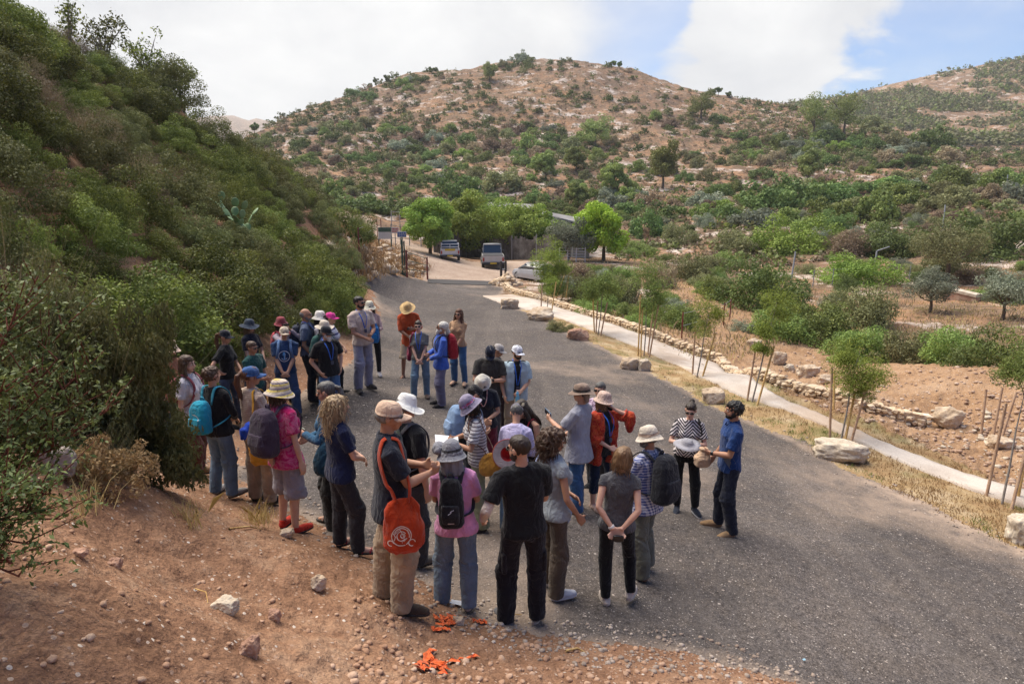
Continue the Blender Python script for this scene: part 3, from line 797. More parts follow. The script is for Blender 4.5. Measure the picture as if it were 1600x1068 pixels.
# everything smaller on the hills: one mass
def scrub_mass(name, spots, mat, n, size, rsd, lab):
    rs = np.random.RandomState(rsd); P_ = []
    base = crown_cloud(rs, n * 8, size, 'dome', 16, .36, .8)
    for (x, y, r) in spots:
        k = rs.randint(0, 8); v = base[0].reshape(-1, 4, 3)[k::8].reshape(-1, 3); sh = base[2].reshape(-1, 4)[k::8].reshape(-1)
        P_.append((v * [r, r, r * rs.uniform(.7, 1)] + [x, y, surf(x, y) - .05], np.arange(len(v)).reshape(-1, 4), np.clip(sh * .6 + rs.uniform(0, .4), 0, 1)))
    o = link(name, leafmesh(name, P_, mat)); setp(o, lab, None, None, 'stuff'); return o
for key, sp_ in REST.items(): scrub_mass(key + '_shrubs', sp_, LEAF[{'green': 'dark'}.get(key, key)], 260, .24, 70 + len(key), 'the smaller %s shrubs growing thickly over the hills' % key)
R = random.Random(31)
cand = [(R.uniform(380, 1640), R.uniform(88, 470)) for _ in range(7500)] + [(R.uniform(1150, 1640), R.uniform(85, 260)) for _ in range(9000)]
small = {'dark': [], 'olive': [], 'brown': []}
for c, q in zip(cand, ground(cand)):
    if q is None: continue
    x, y, z, d = q
    if d < 60: continue
    if c[0] < 690 and c[1] > 330: continue
    if 640 < c[0] < 960 and c[1] > 335: continue
    if d > 300:
        tt = vnoise(np.array([x]), np.array([y]), .02, 91, 3)[0]
        if R.random() > .66 + tt * 1.1: continue
        small['dark' if R.random() < .3 else 'olive'].append((x, y, R.uniform(1.2, 4.2)))
    else:
        u = R.random()
        if u < .5: small['brown'].append((x, y, R.uniform(.35, .9)))
        elif u < .86: small['olive'].append((x, y, R.uniform(.4, 1.1)))
        else: small['dark'].append((x, y, R.uniform(.5, 1.2)))
print({k: len(v) for k, v in small.items()})
scrub_mass('dark_scrub', small['dark'], LEAF['green'], 26, .5, 61, 'small green scrub scattered thickly over the hills')
scrub_mass('olive_scrub', small['olive'], LEAF['olive'], 26, .5, 62, 'small olive scrub scattered thickly over the hills')
scrub_mass('dry_scrub', small['brown'], LEAF['brown'], 30, .42, 63, 'small dry brown scrub scattered over the rocky hillside')

R = random.Random(77); cand = [(R.uniform(870, 1640), R.uniform(335, 520)) for _ in range(900)]; fb = []
for c, q in zip(cand, ground(cand)):
    if q is None or q[3] > 95 or q[3] < 24: continue
    x, y, z, d = q; t = vnoise(np.array([x]), np.array([y]), .09, 81, 2)[0]
    if t < -.05 and R.random() < .8: continue
    if 1340 < c[0] < 1560 and 440 < c[1]: continue
    r = R.uniform(.45, 1.25) * (1.2 if d > 50 else 1)
    if inside(np.array(TRACK), np.array([x]), np.array([y]))[0] or (c[0] < 960 and c[1] < 425): continue
    if inside(np.array(VERGE), np.array([x]), np.array([y]))[0] or inside(np.array(MOUND), np.array([x]), np.array([y]))[0]: continue
    if all((x - a) ** 2 + (y - b) ** 2 > (.75 * (r + c2)) ** 2 for a, b, c2 in fb + used): fb.append((x, y, r))
print('field', len(fb))
for x, y, r in fb[:190]:
    key = R.choice(('dark', 'green', 'olive', 'olive', 'green', 'brown', 'grey')); wh = 'behind the low wall near the wadi' if y < 42 else 'in the dry field below the hill' if y < 62 else 'at the foot of the hill beyond the field'
    lb = {'dark': 'dark green', 'green': 'mid green', 'olive': 'olive', 'brown': 'brown twiggy', 'grey': 'grey green'}[key] + ' low bush ' + wh
    shrub('bush', MIDP[key, R.randrange(2)], x, y, r, lb, 'bush', lb.replace(' bush ', ' bushes '), sz=R.uniform(.7, 1.1), rnd=rnd)
# ---- trees with trunks
def tree(name, px, py, w, h, mat, lab, kind='ball', trunk=.25, n=9000, leaf=None, group=None, cat='tree', clumps=60, limb=6, cr=.3, seed=0):
    q = g1(px, py); x, y, z, d = q; s = FPX / d; R_ = w / 2 / s; H = h / s
    rs = np.random.RandomState(1000 + seed + int(px)); t = empty(name, (x, y, surf(x, y)), rnd.uniform(0, 6), lab, cat, group)
    ch = H * (1 - trunk) / 2; cz = H - ch
    V, F = limbs(rs, cz, max(.05, R_ * .06), limb, crown_r=R_ * .8)
    link('trunk', mesh_np('trunk', V, F, [BARK]), t)
    lf = leaf or .12
    c = crown_cloud(rs, n, lf / R_, kind, clumps, cr, .6, hollow=.35, rz=ch / R_)
    me = leafmesh('crown', [c], LEAF[mat]); o = link('crown', me, t); o.scale = (R_, R_, R_); o.location = (0, 0, cz); return t
tree('mulberry_tree', 672, 396, 84, 92, 'bright', 'leftmost of the bright green mulberry trees along the farm fence', n=15000, trunk=.10, leaf=.2)
tree('mulberry_tree', 718, 400, 92, 88, 'bright', 'mulberry tree right above the small white pickup truck', n=15000, trunk=.10, leaf=.2, seed=1)
tree('mulberry_tree', 768, 402, 100, 90, 'bright', 'broad mulberry tree right above the larger pickup truck', n=15000, trunk=.10, leaf=.2, seed=2)
tree('mulberry_tree', 818, 404, 92, 86, 'bright', 'mulberry tree in front of the farm shed roof', n=15000, trunk=.10, leaf=.2, seed=3)
tree('mulberry_tree', 852, 402, 66, 76, 'bright', 'smaller mulberry tree at the right end of the green row', n=15000, trunk=.10, leaf=.2, seed=4)
tree('olive_tree', 888, 408, 62, 62, 'grey', 'grey green olive tree in front of the farm building', n=9000, leaf=.13)
tree('lime_tree', 943, 408, 88, 90, 'lime', 'vivid lime green tree right of the farm building', n=15000, trunk=.08, leaf=.22)
for i, (px, py, w, h, lab) in enumerate([
  (1270,220,66,74,'left one of the two tall pines on the ridge'), (1318,214,60,70,'right one of the two tall pines on the ridge'),
  (1095,186,56,40,'pine near the skyline at the right shoulder of the hill'), (1035,295,66,66,'tall rounded pine in the middle of the hillside'),
  (1262,282,50,52,'pine standing just above the hillside thicket'), (960,302,56,50,'pine left of the tall rounded hillside pine'),
  (930,228,62,44,'broad pine high on the hill left of centre'), (900,268,44,38,'small pine below the broad hill pine'),
  (852,282,46,46,'small pine above the farm on the hill'), (765,128,30,30,'pine on the left part of the hilltop'),
  (900,325,50,40,'pine on the lower slope above the lime green tree')]):
    tree('pine_tree', px, py, w, h, 'pine', lab, 'pine', .1, 5200, .34, clumps=46, limb=7, cr=.26, seed=i)
tree('olive_tree', 1452, 488, 74, 68, 'grey', 'small grey olive tree standing on the terrace', n=9000, leaf=.085)
tree('olive_tree', 1565, 500, 82, 76, 'grey', 'large grey olive tree near the right edge on the terrace', n=9000, leaf=.085, seed=1)
tree('willow_tree', 1478, 440, 116, 92, 'olive', 'wide loose olive-green tree behind the terrace wall', n=9000, leaf=.12)
# little trees on the skyline
for i, (px, py, w, h) in enumerate([(398,205,14,15),(578,136,9,10),(588,134,9,14),(604,132,14,16),(675,112,14,8),(958,102,9,9),(968,104,9,10),(1046,124,12,12),(1122,147,14,13),(566,137,8,9),(1138,150,10,9)]):
    try: tree('skyline_tree', px, py + 3, w, h, 'dark', 'small dark tree standing against the sky on the hilltop', 'ball', .25, 500, .7, 'small trees along the hill skyline', clumps=12, limb=3, seed=i)
    except Exception as e: print('sky tree', px, e)

# ---- loose sparse trees on the left skyline
def sparse_tree(px, py, w, h, lab, depth, n=900, seed=0):
    x, y, z = P(px, py, depth); s = FPX / depth; H = h / s; Rr = w / 2 / s; rs = np.random.RandomState(seed)
    z0 = surf(x, y); t = empty('wild_tree', (x, y, z0), 0, lab, 'tree'); topz = z + H - z0; parts = []; L = []
    for i in range(7):
        e = Vector((rs.uniform(-1, 1) * Rr, rs.uniform(-1, 1) * Rr, topz - rs.uniform(0, .75) * H)); m = Vector((e.x * .35, e.y * .35, e.z * .55))
        parts.append(tube_np([(0, 0, -.1), m, e], [.05, .03, .012], 5))
        for j in range(5):
            u = rs.uniform(.3, 1); b = m.lerp(e, u); e2 = b + Vector(rs.normal(0, .32, 3)) * Rr * .8; parts.append(tube_np([b, b.lerp(e2, .5), e2], [.014, .01, .005], 4))
            k = n // 35; c = np.array(e2) + rs.normal(0, .13, (k, 3)); L.append(leaves(rs, c, rs.normal(0, 1, (k, 3)), .13, .5))
    V, F = join_np(parts); link('trunk', mesh_np('trunk', V, F, [GBARK]), t)
    link('crown', leafmesh('crown', L, LEAF['hillside']), t)
sparse_tree(288, 190, 84, 92, 'thin open-branched tree against the sky on the left slope', 32, 1700, 3)
sparse_tree(228, 112, 60, 50, 'loose leafy tree on the left skyline above the slope', 30, 1000, 4)
sparse_tree(160, 78, 60, 48, 'loose leafy tree higher up the left skyline', 28, 1000, 5)
sparse_tree(105, 52, 40, 46, 'thin small tree near the top left corner', 26, 500, 6)

# ---- the big bush and leafy branches at the left front
def big_bush(name, px, py, depth, R_, H, n, leaf, mat, lab, tw=1500, seed=0, lift=0):
    x, y, z = P(px, py, depth); z = surf(x, y); rs = np.random.RandomState(seed)
    me = leafmesh('foliage', [crown_cloud(rs, n, leaf / R_, 'dome', 170, .17, .45, hollow=.62)], LEAF[mat])
    t = empty(name, (x, y, z - .05), 0, lab, 'bush')
    o = link('foliage', me, t); o.scale = (R_, R_, H)
    me = leafmesh('twigs', [twigs(rs, tw, 1.10, .0018, shade=.95)], LEAF['hillbrown']); o = link('twigs', me, t); o.scale = (R_, R_, H)
big_bush('thorny_bush', 150, 705, 6.3, .74, 1.62, 80000, .030, 'hillolive', 'large tangled olive bush at the left edge of the group', 500, 91)
big_bush('dry_bush', 150, 742, 5.4, .36, .42, 9000, .03, 'straw', 'dead straw-coloured bush under the tangled olive bush', 900, 94)
big_bush('thorny_bush', 10, 640, 5.9, .85, 1.6, 60000, .028, 'hillolive', 'tangled olive bush behind the leafy branches at the left edge', 900, 92)
def leafy(name, base, tips, n_side, leaf, lab, seed):
    """branches with real pinnate leaves close to the viewpoint"""
    rs = np.random.RandomState(seed); t = empty(name, base, 0, lab, 'bush'); B = Vector(base); st = []; L = []
    for tip in tips:
        T = Vector(tip) - B; m = T * .5 + Vector((0, 0, .12)); st.append(tube_np([(0, 0, 0), m, T], [.011, .007, .003], 6))
        for i in range(n_side):
            u = rs.uniform(.25, 1.0); p = (m * 2 * u if u < .5 else m.lerp(T, (u - .5) * 2)); d = Vector(rs.normal(0, 1, 3)); d.z = abs(d.z) * .6; d.normalize(); d = (d + T.normalized() * .6).normalized()
            e = p + d * rs.uniform(.12, .28); st.append(tube_np([p, p.lerp(e, .5), e], [.004, .003, .0015], 4))
            for j in range(5):
                q0 = p.lerp(e, .2 + .8 * j / 4); ax = (Vector(rs.normal(0, 1, 3))).normalized()
                for k in range(6):
                    c = q0 + ax * (.016 * k) + Vector(rs.normal(0, .006, 3)); L.append(np.array(c))
    V, F = join_np(st); link('stems', mesh_np('stems', V, F, [REDST]), t)
    L = np.array(L); link('foliage', leafmesh('foliage', [leaves(rs, L, np.tile([0, -.5, .8], (len(L), 1)), leaf, .42, .8)], LEAF['mastic']), t)
REDST = m_bark('red_stem', (.10, .035, .025), (.22, .09, .06))
b0 = P(-120, 900, 3.1)
tips = [P(a, b, c) for a, b, c in [(60,430,3.3),(20,500,3.0),(110,500,3.4),(90,560,3.2),(140,610,3.3),(170,640,3.5),(60,620,3.0),(20,700,2.9),(100,690,3.2),(10,600,2.8),(40,660,3.1),(150,560,3.6),(5,440,3.2)]]
leafy('mastic_branches', b0, tips, 26, .030, 'fresh green leafy branches reaching in at the left edge', 71)
b1 = P(-160, 900, 2.7)
tips = [P(a, b, c) for a, b, c in [(40,760,2.7),(70,800,2.75),(95,810,2.8),(50,850,2.7),(20,880,2.6),(10,780,2.5),(80,770,2.8),(30,900,2.6)]]
leafy('mastic_branches', b1, tips, 20, .026, 'low leafy branches with red stems above the dirt at the left', 72)
print('veg', time.time() - T0)

# prickly pear sprawling between the bushes
q = g1(345, 330, .6); x, y = q[0], q[1]; rs = np.random.RandomState(3); t = empty('cactus', (x, y, surf(x, y)), 0, 'sprawling prickly pear cactus with broad pads between the bushes of the left slope', 'cactus'); b = Blob()
for ch in range(9):
    c = Vector((rs.uniform(-1.9, 1.9), rs.uniform(-.4, .4), .55)); c.z = surf(x + c.x, y + c.y) - surf(x, y) + .62; a = rs.uniform(-1.1, 1.1)
    b.tube([c - Vector((0, 0, 1.0)), c], [.06, .05], 7)
    for l in range(3):
        a += rs.uniform(-.6, .6); u = Vector((math.sin(a), rs.uniform(-.3, .3), math.cos(a))).normalized(); e = c + u * .17; b.ell(e, (.11, .022, .135), None, 12, Matrix.Rotation(rs.uniform(-.7, .7), 3, 'Z') @ u.to_track_quat('Z', 'Y').to_matrix()); c = e + u * .10
link('pads', mesh_np('pads', np.array([tuple(v) for v in b.V]), b.F, [plain('cactus_green', (.17, .27, .12), .55)]), t)

# far blue ridge beyond the valley mouth
rs = np.random.RandomState(4); V = []; F = []; n = 120
for i in range(n + 1):
    a = rad(-45 + 62 * i / n); top = 205 + 35 * math.sin(i * .09 + .5) + 14 * math.sin(i * .31) + rs.normal(0, 2.5); r = 2050
    for j, (rr2, hh) in enumerate(((1300, -60), (1600, top * .35), (1850, top * .8), (r, top), (2250, top * .6))): V.append((rr2 * math.sin(a), rr2 * math.cos(a), hh + rs.normal(0, 4) * (j in (1, 2))))
for i in range(n):
    for j in range(4): F.append((i * 5 + j, i * 5 + 5 + j, i * 5 + 6 + j, i * 5 + j + 1))
setp(link('far_hills', mesh_np('far_hills', np.array(V), F, [MAT['hill']])), 'distant hazy blue ridge seen past the left slope', None, None, 'structure')

# ================================================================== STONES, WALL, PATH, FARM
def m_stone(name, c0, c1, c2, sc=3.0):
    k = NT(name, .9, .15); o = k.co('Object'); n = k.noise(o, sc, 6, .65); f = k.noise(o, sc * 9, 4, .7)
    b = k.ramp(n, (.32, c0), (.5, c1), (.68, c2)); b = k.mix(1.0, b, k.ramp(f, (.25, .7), (.75, 1.25)), 'MULTIPLY')
    k.color(b); k.bump(k.math('ADD', n, k.math('MULTIPLY', f, .4)), .8, .03); return k.m
LIME = m_stone('limestone', (.34, .24, .155), (.50, .39, .28), (.62, .54, .44))
PALE = m_stone('pale_limestone', (.42, .34, .25), (.53, .45, .35), (.62, .55, .45))
PINK = m_stone('reddish_rock', (.28, .15, .10), (.40, .24, .17), (.50, .36, .27))
GREYR = m_stone('concrete_chunk', (.22, .18, .15), (.32, .27, .23), (.42, .37, .32), 8)
WALLST = m_stone('wall_limestone', (.46, .32, .19), (.60, .46, .31), (.70, .60, .47), 2.5)

def ico(sub):
    bm = bmesh.new(); bmesh.ops.create_icosphere(bm, subdivisions=sub, radius=1); V = np.array([v.co[:] for v in bm.verts]); F = np.array([[v.index for v in f.verts] for f in bm.faces]); bm.free(); return V, F
ICO = {i: ico(i) for i in (1, 2, 3, 5)}
def rock_shape(rs, sub, d=(1, 1, 1), boxy=.5, rough=.16):
    V, F = ICO[sub]; V = V.copy(); m = np.abs(V).max(1)[:, None]; V = V * (1 - boxy) + V / m * boxy * .85
    for _ in range(6):      # a few flat fracture faces
        n = rs.normal(0, 1, 3); n /= np.linalg.norm(n); t = rs.uniform(.62, .9); q = V @ n; V = V - np.clip(q - t, 0, 9)[:, None] * n * .85
    V = V * (1 + rough * noise3(V + rs.uniform(0, 20), 2.1, 0) + rough * .45 * noise3(V + 5, 6, 1) + rough * .18 * noise3(V + 9, 17, 2))[:, None]
    return V * np.array(d), F
def boulder(px, py, w, h, mat, lab, yaw=0, depth=1.0, seed=0, name='boulder', cat='boulder', boxy=.5, parts=1):
    q = g1(px, py); x, y, z, d = q; s = FPX / d; W_ = w / 2 / s; H_ = h / s; rs = np.random.RandomState(int(px + py + seed))
    V, F = rock_shape(rs, 5, (W_, W_ * .75 * depth, H_ * .62), boxy); y2 = y + W_ * .3; x2 = x * y2 / y
    o = link(name, mesh_np(name, V, F, [mat])); o.location = (x2, y2, surf(x2, y2) + H_ * .34); o.rotation_euler = (rs.uniform(-.06, .06), rs.uniform(-.06, .06), yaw); return setp(o, lab, cat)
for a in [(796,482,32,17,LIME,'squared limestone block at the start of the path',.1),(846,500,46,22,LIME,'long limestone block with an orange face beside the path',-.35),(903,531,34,18,PINK,'brownish rock half hidden in the verge grass',-.2),
          (985,577,32,20,LIME,'rounded tan boulder on the road edge, left of a pair',-.3),(1007,579,22,20,PALE,'paler boulder on the road edge, right of a pair',.2),(1113,630,38,26,LIME,'single rounded boulder on the verge behind the man in blue',0),
          (1312,718,84,30,PALE,'long pale slab boulder lying along the road edge',-.42),(1594,848,52,48,PALE,'large pale block at the right edge of the picture',.2),(1479,668,48,32,LIME,'big boulder at the end of the low stone wall',-.2),
          (1217,570,26,20,LIME,'tan rock at the left of the row behind the low wall',.2),(1234,580,18,12,PALE,'small pale rock in the row behind the low wall',0),(1262,590,34,22,LIME,'largest rock in the row behind the low wall',.3),(1288,600,24,15,LIME,'low rock at the right of the row behind the low wall',-.1),
          (1177,542,26,14,LIME,'rock in the wadi bed behind the low wall',.1),(1560,700,40,22,LIME,'rock behind the stakes at the right',.1)]:
    boulder(*a)
for a in [(30,760,66,44,PINK,'large pinkish rock under the leafy branches at the left',.2),(92,745,56,50,GREYR,'grey brown crumbly rock beside the dry bush at the left',.4),(352,955,44,22,PALE,'flat pale stone lying on the dirt bank',-.3),(390,1024,34,34,PINK,'rounded reddish stone near the bottom of the dirt bank',.2),
          (497,920,26,20,LIME,'tan stone on the dirt bank left of the orange bag man',.6),(448,838,24,12,LIME,'flat stone beside the red shoes',0),(716,975,20,14,LIME,'stone beside the upper orange netting',0),(428,968,24,18,PINK,'small rounded reddish stone on the dirt bank',0),(180,885,22,16,PINK,'small reddish rock on the upper dirt bank',0),(125,870,26,12,PINK,'flat reddish rock on the upper dirt bank',0)]:
    boulder(*a[:6], yaw=a[6], name='rock', cat='rock')

# low dry-stone wall along the path
WPX = [(790,447),(800,457),(822,463),(850,470),(880,481),(928,496),(980,512),(1020,526),(1060,542),(1125,567),(1200,596),(1275,620),(1353,642),(1448,664)]
wp_ = [g1(*p) for p in WPX]; wl_ = [Vector((q[0], q[1], 0)) for q in wp_]
def along(line, step):
    out = []; acc = 0
    for a, b in zip(line[:-1], line[1:]):
        L_ = (b - a).length; t = acc
        while t < L_: out.append((a.lerp(b, t / L_), (b - a).normalized())); t += step
        acc = t - L_
    return out
rs = np.random.RandomState(77); parts = []
for row in range(3):
    for p, d in along(wl_, .17 if row < 2 else .22):
        n = Vector((-d.y, d.x, 0))
        for off in ((-.10, .12) if row < 2 else (0.0,)):
            c = p + n * (off + rs.uniform(-.02, .02)) + d * rs.uniform(-.05, .05); V, F = rock_shape(rs, 2, (rs.uniform(.07, .135) * (1.15 if row == 2 else 1), rs.uniform(.07, .12) * (1.8 if row == 2 else 1), rs.uniform(.05, .075)), .9, .22)
            a = math.atan2(d.y, d.x) + rs.uniform(-.25, .25); R2 = np.array([[math.cos(a), -math.sin(a), 0], [math.sin(a), math.cos(a), 0], [0, 0, 1]])
            parts.append((V @ R2.T + [c.x, c.y, surf(c.x, c.y) + .04 + row * .10], F))
q0 = wp_[0]
for i in range(60):
    a = rs.uniform(0, 2 * PI); r = rs.uniform(0, 1.0); x, y = q0[0] + math.cos(a) * r * 1.0, q0[1] + .6 + math.sin(a) * r * .8; V, F = rock_shape(rs, 2, tuple(rs.uniform(.14, .27, 3)), .5, .2); parts.append((V + [x, y, surf(x, y) + (1 - r) * .75 * rs.uniform(.2, 1)], F))
Vc = []; Fc = []; al = along(wl_, .4)
for i, (p, d) in enumerate(al):
    n_ = Vector((-d.y, d.x, 0)) * .11; z_ = surf(p.x, p.y); Vc += [tuple(p - n_ + Vector((0, 0, z_ - .1))), tuple(p - n_ + Vector((0, 0, z_ + .25))), tuple(p + n_ + Vector((0, 0, z_ + .25))), tuple(p + n_ + Vector((0, 0, z_ - .1)))]
Fc = [(4 * i + j, 4 * i + j + 1, 4 * i + j + 5, 4 * i + j + 4) for i in range(len(al) - 1) for j in range(3)]
V, F = join_np(parts); o3 = len(V); V = np.concatenate([V, np.array(Vc)]); F = [tuple(f) for f in F] + [tuple(v + o3 for v in f) for f in Fc]
setp(link('stone_wall', mesh_np('stone_wall', V, F, [WALLST], False)), 'low dry-stone wall of pale stones running along the concrete path', 'stone wall')
# path
NE = [(755,463),(800,480),(868,496),(926,517),(996,543),(1060,571),(1083,585),(1153,618),(1209,636),(1299,672),(1359,700),(1455,742),(1538,774),(1600,794),(1690,830)]
FE = [(800,461),(844,470),(880,484),(928,499),(980,516),(1020,530),(1060,547),(1125,574),(1181,599),(1230,628),(1299,656),(1359,684),(1455,721),(1538,752),(1600,770),(1690,802)]
def resample(px, n):
    g = [Vector((q[0], q[1])) for q in ground(px)]; L_ = [0]
    for a, b in zip(g[:-1], g[1:]): L_.append(L_[-1] + (b - a).length)
    out = []; j = 0
    for i in range(n):
        t = L_[-1] * i / (n - 1)
        while j < len(g) - 2 and L_[j + 1] < t: j += 1
        out.append(g[j].lerp(g[j + 1], (t - L_[j]) / (L_[j + 1] - L_[j])))
    return out
n = 180; A1 = resample(NE, n); A2 = resample(FE, n); V = []; F = []; m = 7
for i in range(n):
    for j in range(m):
        p = A1[i].lerp(A2[i], j / (m - 1)) + Vector((rs.normal(0, .02), rs.normal(0, .02))) * (j in (0, m - 1)); V.append((p.x, p.y, h1(p.x, p.y) + .05 + rs.normal(0, .003)))
for i in range(n):
    for j in (0, m - 1): v = V[i * m + j]; V.append((v[0], v[1], v[2] - .16))
for i in range(n - 1):
    for j in range(m - 1): F.append((i * m + j, (i + 1) * m + j, (i + 1) * m + j + 1, i * m + j + 1))
    b0 = n * m + i * 2; F.append((i * m, b0, b0 + 2, (i + 1) * m)); F.append((i * m + m - 1, (i + 1) * m + m - 1, b0 + 3, b0 + 1))
k = NT('pale_concrete', .9, .2); w = k.co('World'); nn = k.noise(w, 1.2, 5, .6); c = k.ramp(nn, (.35, (.46, .385, .32)), (.6, (.58, .51, .44))); c = k.mix(k.ramp(k.noise(w, .5, 4), (.5, 0.0), (.64, .6)), c, (.38, .27, .19)); c = k.mix(1.0, c, k.ramp(k.noise(w, 40, 3), (.3, .82), (.7, 1.12)), 'MULTIPLY'); k.color(c); k.bump(k.noise(w, 30, 4), .4, .01)
setp(link('path', mesh_np('path', np.array(V), F, [k.m])), 'pale concrete footpath beside the low stone wall', None, None, 'structure')
# thin sheet in one dark tone across the gateway
V = []; F = []
for i in range(25):
    for yo in (0, .25, .5, .75, 1): q = g1(668 + 110 * i / 24, 442.5 + 4 * i / 24 - 6.5 * yo); V.append((q[0], q[1], surf(q[0], q[1]) + .03))
F = [(5 * i + j, 5 * i + 5 + j, 5 * i + 6 + j, 5 * i + j + 1) for i in range(24) for j in range(4)]
setp(link('road_strip', mesh_np('road_strip', np.array(V), F, [plain('dark_strip', (.055, .05, .05), .9)])), 'dark strip across the road at the gate', None, None, 'structure')

# loose stones, one mass for each ground
def stones(name, lab, spots, mat, sub=1):
    P_ = []; rs = np.random.RandomState(len(spots)); shp = [rock_shape(rs, sub, (1, .8, .6), .4, .2) for _ in range(12)]
    for x, y, r in spots:
        V, F = shp[rs.randint(12)]; a = rs.uniform(0, 6.28); R2 = np.array([[math.cos(a), -math.sin(a), 0], [math.sin(a), math.cos(a), 0], [0, 0, 1]]); P_.append(((V * r) @ R2.T + [x, y, surf(x, y) + r * .15], F))
    V, F = join_np(P_); setp(link(name, mesh_np(name, V, F, [mat], False)), lab, None, None, 'stuff')
def in_zone(x, y):
    a = np.array([x]); b = np.array([y])
    if inside(ROAD, a, b)[0]: return 0
    return 1
def pix_scatter(n, box, seed, test, size, maxd=60):
    R = random.Random(seed); c = [(R.uniform(box[0], box[2]), R.uniform(box[1], box[3])) for _ in range(n)]; out = []
    g = ground(c); X_ = np.array([q[0] if q else 0 for q in g]); Y_ = np.array([q[1] if q else 0 for q in g]); ok = test(X_, Y_)
    for q, o in zip(g, ok):
        if q and o and q[3] < maxd: out.append((q[0], q[1], size(R, q[3])))
    return out
def sz(lo, hi, p=3): return lambda R, d: (lo + (hi - lo) * R.random() ** p)
def road_in(X_, Y_): return inside(ROAD, X_, Y_)
def bank(X_, Y_): return (~inside(ROAD, X_, Y_)) & (X_ < 3.5) & (Y_ < 12)
def edge_(X_, Y_): return (polydist(ROAD, X_, Y_) < .45) & (Y_ < 30)
bs = pix_scatter(1500, (-60, 740, 1250, 1100), 1, bank, sz(.003, .028, 7)) + pix_scatter(2000, (550, 930, 1250, 1110), 2, bank, sz(.004, .038, 4))
stones('bank_stones', 'loose stones scattered over the reddish dirt bank', bs, m_stone('bank_stone', (.30, .165, .10), (.40, .245, .16), (.54, .40, .30), 2), 2)
es = pix_scatter(16000, (260, 480, 1640, 1100), 3, edge_, sz(.008, .035, 2.5), 30)
stones('edge_stones', 'small pale stones along the edges of the gravel road', es, m_stone('edge_stone', (.22, .16, .125), (.33, .26, .21), (.55, .48, .42), 2), 1)
rs_ = pix_scatter(1600, (300, 480, 1640, 1100), 4, road_in, sz(.006, .017, 3), 22)
stones('road_stones', 'pale chips lying on the dark gravel road', rs_, m_stone('chip', (.24, .20, .17), (.36, .31, .27), (.58, .54, .49), 3), 1)
def mound_in(X_, Y_): return inside(MOUND, X_, Y_) | inside(WADI, X_, Y_)
ms = pix_scatter(9000, (1040, 440, 1660, 800), 5, mound_in, sz(.012, .09, 4), 45)
stones('rubble_stones', 'rubble stones covering the reddish mound and wadi bed', ms, m_stone('rubble_stone', (.30, .185, .12), (.42, .29, .21), (.56, .45, .36), 1), 1)
def dryb_in(X_, Y_): return inside(DRYB, X_, Y_)
ds = pix_scatter(1500, (480, 320, 680, 445), 6, dryb_in, sz(.06, .45, 3), 95)
stones('bank_rocks', 'pale rocks lying in the dry bank beside the dirt road', ds, LIME, 2)
k2 = pix_scatter(260, (1380, 640, 1640, 800), 8, lambda a, b: (~inside(VERGE, a, b)) & (~inside(ROAD, a, b)) & (polydist(VERGE, a, b) > .25), sz(.02, .10, 2.5), 22)
stones('white_rubble', 'pale broken stones beside the kerb at the right', k2, PALE, 2)

# grass
def grass(name, lab, spots, hgt_, mat, seed, per=9, wd=.006, sp=.07):
    rs = np.random.RandomState(seed); B = np.array([(x, y, surf(x, y)) for x, y, _ in spots]); B = np.repeat(B, per, 0); n = len(B); B[:, :2] += rs.normal(0, sp, (n, 2)); H_ = hgt_ * rs.uniform(.4, 1.3, (n, 1)); ln = rs.normal(0, .45, (n, 2)) * H_; a = rs.uniform(0, PI, n); t = np.stack([np.cos(a), np.sin(a), 0 * a], 1) * wd
    top = B + np.concatenate([ln, H_], 1); mid = B + np.concatenate([ln * .35, H_ * .6], 1); V = np.stack([B - t, B + t, mid + t * .7, top, mid - t * .7], 1).reshape(-1, 3)
    F = np.arange(n * 5).reshape(n, 5); me = mesh_np(name, V, F, [mat], False); at = me.attributes.new('shade', 'FLOAT', 'POINT'); at.data.foreach_set('value', np.repeat(rs.uniform(0, 1, n), 5).astype(np.float32)); setp(link(name, me), lab, None, None, 'stuff')
PATHP = np.array([(p.x, p.y) for p in A1] + [(p.x, p.y) for p in A2[::-1]])
def vg(X_, Y_): return inside(VERGE, X_, Y_) & ~inside(PATHP, X_, Y_)
gv = pix_scatter(9000, (780, 470, 1640, 880), 9, vg, sz(1, 1), 32)
dry = [s for s in gv if vnoise(np.array([s[0]]), np.array([s[1]]), .9, 71, 3)[0] < .10]; grn = [s for s in gv if vnoise(np.array([s[0]]), np.array([s[1]]), .9, 71, 3)[0] > .08]
grass('dry_grass', 'dry yellow grass on the verge between road and path', dry, .055, LEAF['straw'], 1); grass('green_grass', 'patches of green grass on the verge between road and path', grn, .06, LEAF['green'], 2, 11, .005)
gd = pix_scatter(3200, (480, 320, 690, 445), 10, dryb_in, sz(1, 1), 95)
grass('tall_dry_grass', 'tall dry grass and weeds on the bank beside the dirt road', gd[::2], .32, LEAF['straw'], 3, 12, .02, .4)
def field(X_, Y_): return ~(inside(TRACK, X_, Y_) | inside(ROAD, X_, Y_) | inside(VERGE, X_, Y_) | inside(MOUND, X_, Y_))
gf = pix_scatter(3000, (800, 400, 1640, 560), 11, field, sz(1, 1), 75)
a_ = [s for i, s in enumerate(gf) if i % 2]; b_ = [s for i, s in enumerate(gf) if i % 2 == 0]
grass('field_grass', 'dry golden grass in the field below the hillside', a_, .13, LEAF['straw'], 4, 9, .02, .4); grass('field_weeds', 'brown weeds in the field below the hillside', b_[::2], .24, LEAF['brown'], 5, 12, .02, .4)

